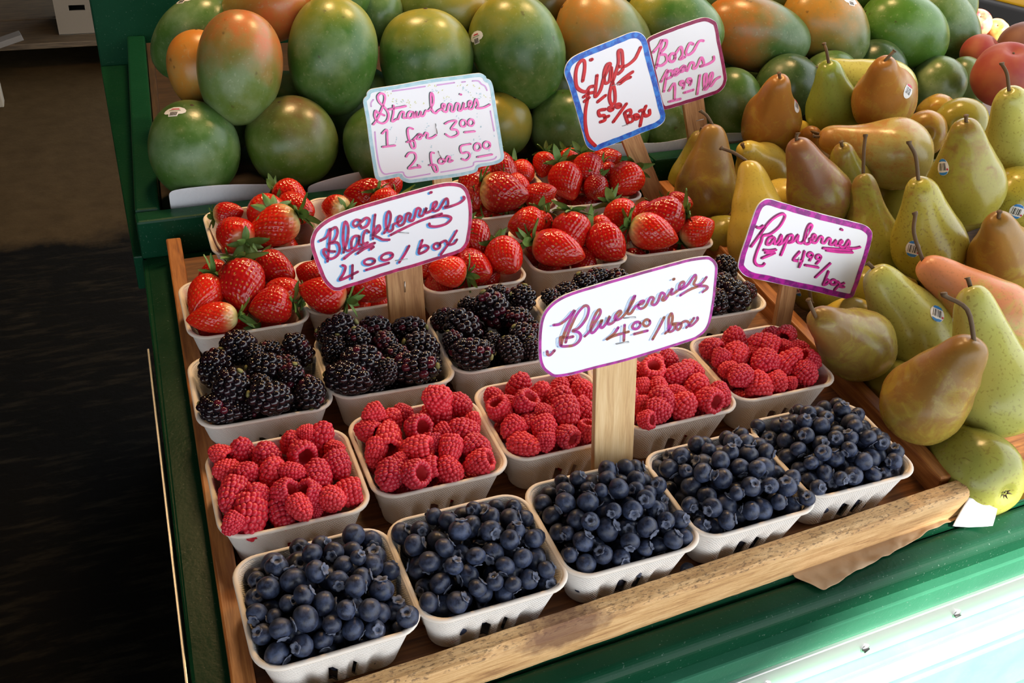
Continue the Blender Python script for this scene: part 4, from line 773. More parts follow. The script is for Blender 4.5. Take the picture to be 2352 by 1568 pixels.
BLUE_F = [
(2,0.1511,0.0223,0.0458,0.0071),(5,0.5234,0.0814,0.0646,0.0073),(3,0.3314,0.0344,0.0241,0.0075),(3,0.2491,0.0388,0.0302,0.0066),
(5,0.5232,0.1104,0.0626,0.0083),(1,0.0189,0.0234,0.0394,0.0078),(3,0.3278,0.0387,0.0461,0.0086),(5,0.5392,0.0464,0.0087,0.0067),
(3,0.2514,0.0634,0.0211,0.0067),(3,0.2456,0.0891,0.0295,0.0062),(2,0.1536,0.0816,0.0526,0.0077),(5,0.488,0.0809,0.0496,0.0088),
(5,0.5559,0.1224,0.0575,0.007),(2,0.1424,0.0384,0.0463,0.0072),(5,0.5526,0.0555,0.0529,0.0068),(5,0.5249,0.0606,0.0573,0.0076),
(2,0.1974,0.0249,0.0399,0.0069),(4,0.4176,0.0439,0.0433,0.0085),(3,0.3247,0.0654,0.0628,0.0066),(2,0.1887,0.0867,0.0613,0.0081),
(4,0.3823,0.0958,0.0559,0.0081),(1,0.0453,0.0642,0.052,0.0076),(3,0.3312,0.086,0.0537,0.0085),(4,0.4238,0.0684,0.0501,0.0087),
(3,0.2528,0.0497,0.0409,0.0094),(4,0.4153,0.048,0.0607,0.0086),(3,0.2707,0.0893,0.0548,0.0078),(5,0.4892,0.0645,0.0548,0.0087),
(5,0.5196,0.0426,0.0439,0.008),(5,0.4906,0.0903,0.0611,0.0066),(1,0.0652,0.0575,0.0457,0.0087),(5,0.4765,0.0931,0.0398,0.0069),
(1,0.0317,0.0564,0.0492,0.0086),(3,0.3112,0.0354,0.033,0.0094),(3,0.2447,0.0844,0.0415,0.0071),(4,0.3987,0.0491,0.0584,0.0076),
(5,0.5583,0.0719,0.0631,0.006),(4,0.4268,0.04,0.0144,0.0067),(2,0.1729,0.0561,0.0367,0.0086),(1,0.0905,0.0548,0.0343,0.0071),
(2,0.2216,0.0535,0.0565,0.0069),(3,0.3112,0.0888,0.0556,0.0084),(3,0.2556,0.0656,0.0502,0.0078),(3,0.3306,0.0538,0.0531,0.0075),
(5,0.5018,0.0485,0.009,0.007),(4,0.4043,0.1092,0.058,0.0073),(3,0.3148,0.0558,0.0501,0.0085),(3,0.2678,0.0528,0.0531,0.0078),
(4,0.4307,0.0361,0.0506,0.0073),(5,0.5424,0.1084,0.0567,0.0067),(1,0.0785,0.0301,0.0445,0.0081),(5,0.5358,0.0478,0.0413,0.0088),
(5,0.4773,0.0638,0.0297,0.0072),(1,0.0519,0.0519,0.0503,0.007),(3,0.2988,0.0605,0.045,0.0085),(1,0.0559,0.0365,0.0469,0.0091),
(2,0.2144,0.0657,0.0456,0.0089),(5,0.5528,0.0695,0.0509,0.0076),(2,0.1824,0.042,0.045,0.0086),(5,0.4739,0.0436,0.0389,0.0078),
(1,0.0402,0.0352,0.0413,0.0082),(4,0.4062,0.0881,0.0624,0.0094),(1,0.0498,0.0288,0.0096,0.0076),(4,0.3722,0.0487,0.0184,0.0066),
(5,0.4735,0.1171,0.0415,0.0077),(1,0.0278,0.046,0.039,0.007),(5,0.5548,0.0853,0.0571,0.0073),(5,0.5053,0.0929,0.047,0.0081),
(4,0.3673,0.097,0.0091,0.0071),(5,0.5653,0.0932,0.0513,0.0073),(1,0.0238,0.0684,0.0536,0.0064),(5,0.4819,0.0569,0.0422,0.0082),
(1,0.0112,0.0386,0.0434,0.0082),(4,0.3735,0.0581,0.0469,0.007),(5,0.5194,0.0767,0.0467,0.0084),(3,0.2504,0.0666,0.0353,0.0084),
(5,0.4948,0.0525,0.0315,0.0082),(2,0.1377,0.0546,0.0386,0.0083),(5,0.533,0.0974,0.0557,0.0066),(2,0.184,0.0734,0.0545,0.0075),
(4,0.3638,0.0997,0.031,0.0083),(2,0.1319,0.0775,0.0467,0.0086),(1,0.0566,0.0905,0.0474,0.0089),(3,0.259,0.0538,0.0114,0.0094),
(2,0.1324,0.0917,0.0347,0.0082),(1,0.1,0.0708,0.0359,0.0079),(2,0.219,0.0471,0.0439,0.0079),(2,0.2028,0.0571,0.0535,0.0079),
(4,0.4031,0.0687,0.0556,0.0076),(5,0.5067,0.0803,0.0577,0.0083),(2,0.1558,0.0322,0.0102,0.0082),(4,0.4102,0.0573,0.0484,0.0081),
(5,0.5681,0.071,0.0541,0.0077),(3,0.2789,0.0475,0.0449,0.0075),(5,0.4762,0.0764,0.0364,0.0075),(1,0.074,0.0683,0.0549,0.0071),
(1,0.097,0.0293,0.0194,0.007),(3,0.3129,0.0359,0.0551,0.007),(5,0.5234,0.0584,0.01,0.008),(5,0.4975,0.1175,0.0516,0.0081),
(4,0.368,0.0435,0.033,0.0085),(3,0.2564,0.038,0.0177,0.0084),(4,0.3878,0.0383,0.017,0.0066),(2,0.1906,0.0621,0.0609,0.0075),
(5,0.5177,0.0925,0.0566,0.0081),(4,0.3725,0.0756,0.0249,0.0086),(1,0.0821,0.056,0.0503,0.0089),(2,0.1615,0.0383,0.0259,0.0072),
(3,0.2832,0.0317,0.031,0.0082),(3,0.2852,0.0378,0.0087,0.0067),(3,0.3029,0.0437,0.0479,0.0079),(1,0.0735,0.0871,0.0304,0.0094),
(5,0.492,0.0748,0.0091,0.0071),(4,0.4046,0.0524,0.0345,0.0078),(4,0.4338,0.0493,0.0512,0.0065),(4,0.4514,0.0777,0.0486,0.0077),
(1,0.0417,0.0453,0.0585,0.0081),(1,0.0217,0.0852,0.021,0.0085),(1,0.08,0.0766,0.0428,0.0074),(1,0.0168,0.0349,0.028,0.0091),
(4,0.3903,0.0774,0.0508,0.0075),(3,0.2693,0.0715,0.0583,0.0082),(5,0.5258,0.0531,0.0286,0.008),(4,0.4181,0.0555,0.0267,0.0075),
(5,0.5243,0.0578,0.0422,0.0069),(2,0.1759,0.0283,0.0394,0.008),(4,0.3648,0.0605,0.0281,0.008),(3,0.3078,0.073,0.0502,0.0069),
(2,0.2165,0.0295,0.0427,0.0069),(2,0.2173,0.0928,0.0474,0.0087),(1,0.1007,0.0335,0.0316,0.007),(4,0.3648,0.064,0.0147,0.0062),
(2,0.1983,0.0366,0.0108,0.0088),(3,0.3022,0.0551,0.031,0.0073),(4,0.4246,0.0882,0.0542,0.0089),(2,0.1596,0.0437,0.049,0.0074),
(3,0.2932,0.0733,0.051,0.0071),(4,0.3601,0.0543,0.0397,0.0064),(5,0.5047,0.1102,0.0405,0.0075),(2,0.1402,0.0918,0.0484,0.008),
(3,0.2596,0.0867,0.044,0.0084),(2,0.1778,0.0691,0.0427,0.0069),(4,0.441,0.0687,0.0247,0.008),(4,0.3942,0.0533,0.0454,0.0073),
(5,0.5019,0.059,0.0196,0.0076),(4,0.3981,0.0708,0.0389,0.0087),(5,0.4807,0.1097,0.0308,0.0077),(1,0.0593,0.0767,0.0262,0.0068),
(5,0.5356,0.0636,0.0475,0.0072),(4,0.4485,0.0474,0.0446,0.0081),(5,0.5361,0.0837,0.0517,0.0075),(5,0.4789,0.0904,0.0256,0.0082),
(4,0.3917,0.1082,0.0492,0.008),(1,0.0612,0.0455,0.0102,0.0082),(3,0.2554,0.0921,0.009,0.007),(3,0.3265,0.04,0.0105,0.0085),
(5,0.5089,0.1058,0.0543,0.007),(2,0.1842,0.0825,0.0379,0.0083),(3,0.2659,0.0607,0.0395,0.0079),(1,0.0682,0.0437,0.0371,0.0077),
(1,0.0817,0.0919,0.0446,0.0083),(3,0.254,0.0982,0.0346,0.0076),(1,0.0268,0.0682,0.0307,0.0062),(2,0.1363,0.0355,0.0087,0.0067),
(2,0.1601,0.0956,0.0524,0.0074),(2,0.1294,0.042,0.0352,0.0069),(5,0.5408,0.0603,0.0162,0.0088),(4,0.3824,0.1031,0.0357,0.0091),
(2,0.2105,0.039,0.0321,0.0084),(5,0.5566,0.1069,0.0558,0.0074),(4,0.3794,0.0642,0.0348,0.0083),(4,0.3762,0.0972,0.0211,0.0083),
(1,0.0728,0.0837,0.0544,0.0078),(5,0.5611,0.0535,0.0307,0.0081),(4,0.3886,0.0847,0.03,0.0083),(5,0.5552,0.055,0.0102,0.0082),
(4,0.4337,0.0436,0.0398,0.0066),(3,0.2944,0.0412,0.0224,0.0094),(1,0.0863,0.0414,0.0378,0.0076),(4,0.4262,0.0553,0.0381,0.007),
(1,0.0395,0.0915,0.0449,0.0079),(2,0.1926,0.0363,0.0321,0.0082),(5,0.5032,0.0722,0.0446,0.008),(3,0.2657,0.1032,0.051,0.0065),
(2,0.1794,0.0437,0.0262,0.0087),(5,0.4826,0.0718,0.0191,0.0075),(5,0.5471,0.0906,0.0279,0.0084),(5,0.5469,0.0962,0.0498,0.0085),
(4,0.4173,0.04,0.0238,0.0071),(5,0.496,0.0689,0.0315,0.0078),(4,0.3998,0.0869,0.0404,0.0076),(2,0.1668,0.0422,0.0377,0.0064),
(5,0.5612,0.0879,0.0339,0.0076),(4,0.4268,0.0721,0.0332,0.0093),(3,0.2547,0.0916,0.0219,0.0063),(3,0.3333,0.0578,0.0394,0.0063),
(4,0.4501,0.0958,0.0407,0.0067),(4,0.3829,0.0466,0.0402,0.0073),(1,0.0489,0.0708,0.0388,0.0062),(4,0.3846,0.0495,0.0256,0.0081),
(3,0.2638,0.0506,0.0276,0.0083),(4,0.4373,0.0504,0.0247,0.0094),(3,0.2936,0.039,0.0382,0.0069),(5,0.5637,0.0651,0.0404,0.0077),
(3,0.2844,0.0545,0.0314,0.0091),(1,0.0949,0.0876,0.0341,0.0094),(5,0.5219,0.1052,0.0473,0.0082),(4,0.3875,0.0643,0.0217,0.0076),
(3,0.2702,0.0388,0.0354,0.0076),(2,0.2031,0.0442,0.0449,0.0078),(2,0.1384,0.0521,0.0106,0.0086),(2,0.1986,0.0739,0.05,0.0073),
(4,0.4244,0.0548,0.01,0.008),(1,0.068,0.0657,0.0223,0.0083),(1,0.0938,0.0512,0.021,0.0076),(4,0.4231,0.1037,0.0345,0.0086),
(4,0.413,0.0843,0.0448,0.0069),(4,0.4374,0.0621,0.0435,0.0066),(2,0.1638,0.0513,0.0266,0.0063),(4,0.4372,0.0769,0.0503,0.007),
(1,0.0563,0.0743,0.0499,0.0079),(2,0.1465,0.0722,0.0435,0.0077),(5,0.5503,0.056,0.0394,0.0061),(4,0.367,0.0756,0.0092,0.0072),
(4,0.4277,0.0895,0.0303,0.0074),(4,0.4116,0.0924,0.0309,0.0082),(3,0.3195,0.0486,0.0381,0.0068),(1,0.086,0.0803,0.0098,0.0078),
(1,0.0144,0.0753,0.0337,0.0077),(1,0.0798,0.0655,0.0327,0.008),(1,0.0335,0.0391,0.028,0.0076),(1,0.036,0.0554,0.0286,0.0075),
(2,0.1589,0.0636,0.0381,0.0074),(1,0.026,0.0893,0.0363,0.0084),(1,0.0318,0.0759,0.0441,0.0086),(5,0.5114,0.061,0.0357,0.0077),
(2,0.1958,0.0906,0.0291,0.008),(3,0.3068,0.0923,0.0385,0.009),(1,0.0704,0.0393,0.0215,0.0081),(1,0.0822,0.0299,0.0279,0.0086),
(2,0.1776,0.0596,0.0213,0.0084),(1,0.0504,0.056,0.0184,0.0077),(2,0.1725,0.0341,0.0096,0.0076),(2,0.1836,0.0459,0.0103,0.0083),
(5,0.5168,0.0951,0.0364,0.0081),(4,0.4483,0.0602,0.0351,0.0077),(3,0.2804,0.0641,0.0492,0.0077),(2,0.1457,0.0581,0.0245,0.0088),
(2,0.1986,0.0744,0.0298,0.0081),(5,0.5269,0.1201,0.0508,0.0079),(1,0.017,0.0592,0.0379,0.0081),(5,0.5565,0.0683,0.0234,0.0089),
(3,0.3383,0.0485,0.0442,0.0058),(1,0.0653,0.0686,0.0361,0.0065),(2,0.1416,0.0366,0.0314,0.0072),(1,0.0228,0.0395,0.0111,0.007),
(5,0.4886,0.1002,0.0452,0.0083),(5,0.5629,0.1165,0.0463,0.008),(3,0.3178,0.0523,0.023,0.0093),(2,0.1902,0.0573,0.0434,0.0088),
(4,0.4402,0.0808,0.0094,0.0074),(1,0.0945,0.0436,0.009,0.007),(1,0.0493,0.0827,0.0177,0.0079),(2,0.1763,0.0926,0.0456,0.0071),
(3,0.3321,0.0462,0.0322,0.0072),(3,0.282,0.08,0.0092,0.0072),(1,0.0306,0.0708,0.0182,0.0075),(5,0.5449,0.0831,0.0399,0.0063),
(3,0.2634,0.0766,0.0323,0.008),(3,0.3195,0.0748,0.0098,0.0078),(5,0.5279,0.1163,0.0364,0.0074),(5,0.5486,0.0701,0.037,0.0074),
(3,0.2663,0.0664,0.0203,0.0078),(1,0.0435,0.0403,0.0171,0.0077),(1,0.0337,0.0481,0.0094,0.0074),(5,0.5263,0.083,0.0339,0.008),
(1,0.0225,0.0598,0.0103,0.0083),(1,0.0713,0.0633,0.0085,0.0065),(2,0.1893,0.0973,0.0501,0.0077),(3,0.2875,0.0955,0.0342,0.0088),
(1,0.0799,0.0484,0.0104,0.0084),(1,0.0431,0.0715,0.0097,0.0077),(5,0.4914,0.0846,0.0338,0.0084),(1,0.07,0.0809,0.0138,0.0092),
(5,0.5423,0.0553,0.0301,0.0066),(5,0.5617,0.1127,0.0319,0.0074),(1,0.0318,0.0824,0.0095,0.0075),(5,0.5418,0.1067,0.0357,0.0089),
(3,0.3211,0.0969,0.0272,0.008),(1,0.0891,0.062,0.0104,0.0084),(3,0.3325,0.0671,0.0302,0.0073),(5,0.512,0.0771,0.0327,0.0075),
(1,0.0576,0.0666,0.01,0.008),(3,0.294,0.0781,0.0283,0.0081),(3,0.2755,0.0636,0.0093,0.0073),(3,0.2944,0.0585,0.019,0.0078),
(3,0.3065,0.0938,0.022,0.0081),(5,0.5614,0.0786,0.0444,0.0068),(1,0.0564,0.0501,0.0307,0.0076),(3,0.302,0.0802,0.0177,0.0058),
(1,0.0437,0.0686,0.0259,0.0083),(3,0.283,0.0684,0.0208,0.0077),(3,0.2882,0.0928,0.0187,0.0074),(3,0.3103,0.069,0.0199,0.0075),
(1,0.0348,0.0807,0.0275,0.0072),(1,0.0793,0.0504,0.0261,0.0074),(3,0.3135,0.0649,0.034,0.008),(3,0.3215,0.088,0.0155,0.0072),
(3,0.3305,0.0732,0.0183,0.0066),(3,0.3106,0.0418,0.0146,0.0062),(3,0.2949,0.086,0.0088,0.0068),(3,0.2772,0.0433,0.0183,0.0074),
(3,0.2742,0.0822,0.0235,0.0074),(3,0.3234,0.0599,0.0096,0.0076),(5,0.5597,0.1016,0.041,0.0076),(3,0.266,0.0928,0.0285,0.0073),
(5,0.5333,0.0945,0.042,0.0078),(3,0.2608,0.0772,0.0097,0.0077),(3,0.3056,0.0536,0.0098,0.0078),(1,0.0146,0.0644,0.0239,0.0075),
(3,0.3087,0.0873,0.009,0.007),(3,0.3181,0.0814,0.0272,0.0071),(1,0.0948,0.0756,0.0219,0.0083),(1,0.0869,0.039,0.0179,0.0059),
(3,0.2981,0.0711,0.0095,0.0075),(1,0.0361,0.0587,0.0162,0.0058),(5,0.547,0.1156,0.0469,0.0067),(1,0.0202,0.0504,0.0228,0.0081),
(3,0.2715,0.0894,0.0112,0.0075),(1,0.0475,0.0288,0.0276,0.0085),(3,0.3312,0.0845,0.025,0.0069),(4,0.41,0.0594,0.0144,0.0082),
(5,0.5385,0.0983,0.0113,0.0093),(5,0.497,0.1004,0.0312,0.0085),(4,0.4423,0.0849,0.0297,0.007),(2,0.1612,0.0569,0.0087,0.0067),
(2,0.2099,0.0873,0.0214,0.0085),(2,0.1763,0.0842,0.0089,0.0069),(2,0.1978,0.0512,0.0197,0.0076),(4,0.4002,0.1022,0.0379,0.0079),
(4,0.4436,0.0737,0.0377,0.0066),(2,0.1579,0.081,0.0092,0.0072),(4,0.4149,0.0652,0.0384,0.0058),(2,0.1462,0.0823,0.0197,0.008),
(4,0.4367,0.089,0.0418,0.0073),(2,0.2122,0.0644,0.0206,0.0068),(2,0.1858,0.0609,0.0078,0.0058),(2,0.2069,0.0753,0.0105,0.0085),
(2,0.1623,0.0848,0.023,0.0082),(4,0.3858,0.0898,0.0434,0.0067),(4,0.445,0.108,0.0433,0.0072),(2,0.1321,0.0484,0.0237,0.0069),
(4,0.4129,0.1057,0.0466,0.0079),(4,0.4314,0.1036,0.0476,0.0074),(2,0.1376,0.0762,0.0314,0.0083),(2,0.14,0.0705,0.0107,0.0087),
(2,0.213,0.0555,0.0322,0.0083),(2,0.21,0.0573,0.0092,0.0072),(2,0.1521,0.0723,0.0294,0.007),(2,0.1952,0.0653,0.0159,0.0077),
(4,0.4399,0.0997,0.0311,0.0083),(4,0.4424,0.0504,0.0093,0.0073),(4,0.3925,0.0466,0.0086,0.0066),(4,0.3823,0.0822,0.0095,0.0075),
(4,0.4036,0.0939,0.0095,0.0075),(4,0.418,0.0994,0.0176,0.0087),(4,0.4291,0.0806,0.0189,0.0077),(2,0.1491,0.0421,0.0197,0.0076),
(4,0.4413,0.0923,0.0179,0.0074),(4,0.3981,0.0684,0.0088,0.0068),(2,0.1605,0.0671,0.0187,0.008),(4,0.3778,0.0696,0.0134,0.0058),
(4,0.3986,0.0765,0.0198,0.0074),(4,0.3995,0.0502,0.0187,0.0066),(2,0.1665,0.0473,0.0153,0.0064),(4,0.3977,0.0964,0.0235,0.0083),
(4,0.4214,0.0674,0.0188,0.0066),(4,0.3808,0.0568,0.0102,0.0082),(4,0.388,0.0965,0.0097,0.0077),(4,0.4289,0.0949,0.0086,0.0066),
(4,0.4152,0.078,0.0106,0.0086),(4,0.402,0.0637,0.026,0.007),(2,0.1854,0.0802,0.021,0.0093),(4,0.41,0.0763,0.029,0.0077),
(2,0.213,0.0467,0.0187,0.0077),(3,0.282,0.071,0.0357,0.008),(2,0.1704,0.0725,0.0301,0.0086),(2,0.147,0.0888,0.0329,0.0073),
(5,0.525,0.0784,0.0113,0.0093),(5,0.4838,0.0868,0.0099,0.0079),(4,0.4409,0.066,0.0097,0.0077),(2,0.1685,0.082,0.042,0.0067),
(5,0.5033,0.0845,0.0086,0.0066),(5,0.5095,0.0672,0.0097,0.0077),(5,0.5204,0.1048,0.0154,0.0072),(5,0.5422,0.0769,0.0172,0.0082),
(5,0.5554,0.106,0.0096,0.0076),(5,0.5558,0.0939,0.0164,0.0068),(5,0.4836,0.103,0.0173,0.0081),(5,0.4972,0.0933,0.0172,0.0073),
(5,0.5355,0.1104,0.0217,0.0074),(5,0.5064,0.1055,0.0195,0.0078),(5,0.4999,0.0792,0.0212,0.0078),(1,0.0489,0.0864,0.0331,0.0084),
(3,0.3265,0.0841,0.0374,0.0068),(5,0.5505,0.1109,0.0226,0.0077),(5,0.5152,0.087,0.0219,0.008),(5,0.5172,0.0657,0.0226,0.0078),
(5,0.5289,0.095,0.0245,0.0077),(5,0.5159,0.1117,0.0295,0.0077),(5,0.5323,0.0686,0.0286,0.009),(5,0.4957,0.1044,0.009,0.007),
(2,0.1744,0.0689,0.0095,0.0075),(3,0.2748,0.0849,0.0369,0.0067),(5,0.5553,0.0758,0.0095,0.0075),(4,0.4005,0.0967,0.0508,0.0066),
(3,0.3026,0.0775,0.0626,0.0077),(2,0.1912,0.0604,0.0283,0.0066),(2,0.1736,0.0913,0.0308,0.0075),(2,0.2104,0.0853,0.0362,0.0069),
(2,0.1973,0.0499,0.0331,0.0062),(3,0.3084,0.1033,0.0523,0.0058),(3,0.3204,0.0731,0.0541,0.0062),(2,0.1615,0.0933,0.0384,0.0074),
(2,0.2135,0.071,0.0316,0.0066),(3,0.2804,0.1005,0.0512,0.0073),(2,0.1987,0.0873,0.044,0.0077),(1,0.0964,0.0489,0.0464,0.008),
(3,0.2951,0.0981,0.0489,0.0082),(3,0.272,0.0972,0.0403,0.0067),(3,0.319,0.0986,0.0467,0.0075),(3,0.2696,0.0745,0.0445,0.0063),
(3,0.2853,0.0856,0.0451,0.0066),(3,0.3166,0.0785,0.0426,0.0061),(1,0.0468,0.0572,0.0387,0.0072),(3,0.325,0.0683,0.0428,0.0073),
(3,0.3345,0.0945,0.0413,0.0074),(3,0.3012,0.0741,0.0394,0.0062),(5,0.5112,0.0958,0.0094,0.0074),(4,0.3774,0.0818,0.038,0.0062),
]
BASKETS = {(1, 1): (0, 0, 0.022), (1, 2): (0.1165, 0.003, 0.022), (1, 3): (0.233, 0.009, 0.012), (1, 4): (0.348, 0.015, 0.018), (1, 5): (0.461, 0.027, 0.003), (2, 1): (-0.005, 0.126, 0), (2, 2): (0.117, 0.133, 0.012), (2, 3): (0.236, 0.143, 0.005), (2, 4): (0.354, 0.149, 0.008), (2, 5): (0.4715, 0.157, 0.004), (3, 1): (-0.005, 0.259, -0.015), (3, 2): (0.113, 0.266, -0.02), (3, 3): (0.23, 0.271, 0), (3, 4): (0.35, 0.275, 0), (3, 5): (0.48, 0.292, -0.01), (4, 1): (0.003, 0.394, 0.005), (4, 2): (0.1195, 0.404, 0), (4, 3): (0.2455, 0.411, -0.005), (4, 4): (0.374, 0.42, -0.02), (4, 5): (0.492, 0.426, -0.02), (5, 1): (0.046, 0.543, 0), (5, 2): (0.163, 0.545, -0.01), (5, 3): (0.346, 0.553, 0), (5, 4): (0.4635, 0.556, -0.015)}
MANGO = [
 ((0.0515,0.748,0.0823),(0.068,-0.025,0.997),0.0597,0.057,'green',(-0.286,-0.146,0.947)),
 ((0.1713,0.748,0.0803),(-0.219,-0.006,0.976),0.0584,0.0573,'blushleft',None),
 ((0.1186,0.7828,0.1686),(0.223,0.369,0.902),0.0691,0.0537,'red',None),
 ((0.2414,0.815,0.1646),(0.176,0.391,0.903),0.0758,0.0578,'yellowtop',None),
 ((0.0817,0.9197,0.1597),(0.743,-0.047,0.668),0.0642,0.0482,'green',(-0.181,0.07,0.981)),
 ((0.0752,0.845,0.1487),(0.109,0.242,0.964),0.0474,0.0386,'orange',None),
 ((0.1732,0.8929,0.2049),(0.771,-0.498,0.396),0.0612,0.0442,'red2',None),
 ((0.3698,0.8255,0.148),(0.031,0.183,0.983),0.067,0.0635,'yellowtop',None),
 ((0.4931,0.8,0.1615),(-0.351,0.527,0.774),0.0785,0.063,'yellowtop',(-0.942,-0.042,0.333)),
 ((0.6299,0.816,0.1702),(-0.788,0.382,0.483),0.0716,0.0587,'orangegreen',None),
 ((0.282,0.7178,0.0799),(-0.031,0.115,0.993),0.0535,0.0524,'green',None),
 ((0.4565,0.758,0.0724),(0.354,-0.108,0.929),0.0466,0.0431,'yellowgreen',None),
 ((0.5469,0.748,0.0685),(-0.094,-0.048,0.994),0.0512,0.0475,'green',None),
 ((0.3262,0.9092,0.1841),(0.097,0.424,0.9),0.0408,0.0372,'green',None),
 ((0.4134,0.8953,0.1922),(0.857,-0.486,0.17),0.0655,0.0436,'yellowgreen',None),
 ((0.5775,0.9143,0.1877),(0.855,-0.275,0.439),0.0472,0.0408,'brownish',None),
 ((0.7453,0.8168,0.1789),(-0.865,0.396,0.309),0.0746,0.0519,'yellowtop',None),
 ((0.8912,0.8187,0.1563),(-0.902,0.359,0.241),0.0845,0.0541,'redleft',None),
 ((1.0181,0.8175,0.158),(-0.688,0.346,0.638),0.078,0.0597,'orangetop',(0.151,-0.482,0.863)),
 ((1.1716,0.8116,0.149),(-0.878,0.322,0.354),0.0785,0.0561,'fresh',None),
 ((1.3077,0.8621,0.1265),(-0.456,0.529,0.716),0.0803,0.052,'green',None),
 ((0.8266,0.748,0.0735),(-0.274,0.358,0.893),0.0597,0.0467,'green',None),
 ((0.9057,0.7384,0.1003),(0.451,0.032,0.892),0.052,0.0481,'dark',None),
 ((0.7219,0.7545,0.0546),(-0.031,0.115,0.993),0.0461,0.0423,'green',None),
 ((1.2009,0.742,0.0817),(0.354,-0.108,0.929),0.0476,0.0434,'pale',None),
 ((1.2687,0.7443,0.0802),(-0.225,0.513,0.828),0.0441,0.0327,'pale',None),
 ((1.095,0.7787,0.0956),(0.716,-0.285,0.637),0.0554,0.0499,'dark',None),
 ((0.6434,0.7622,0.0537),(-0.172,0.162,0.972),0.0543,0.0493,'green',None),
 ((0.9911,0.7482,0.1005),(0.034,0.273,0.961),0.048,0.044,'green',None),
 ((0.8651,0.9103,0.1819),(0.855,-0.275,0.439),0.0544,0.0435,'green',None),
 ((0.9895,0.9159,0.1854),(0.857,-0.486,0.17),0.0601,0.0461,'yellowgreen',None),
 ((1.3608,0.9178,0.1589),(-0.381,0.528,0.759),0.0533,0.0396,'pale',None),
 ((0.3613,0.7511,0.0853),(-0.031,0.115,0.993),0.0521,0.0486,'green',None),
 ((0.4975,0.918,0.1826),(0.857,-0.486,0.17),0.0503,0.044,'green',None),
 ((0.7383,0.9088,0.2007),(0.857,-0.486,0.17),0.059,0.0459,'yellowgreen',None),
 ((0.261,0.9044,0.2176),(0.929,-0.363,0.07),0.0522,0.0406,'green',None),
 ((1.1466,0.9036,0.1899),(0.929,-0.363,0.07),0.0645,0.0473,'green',None),
]
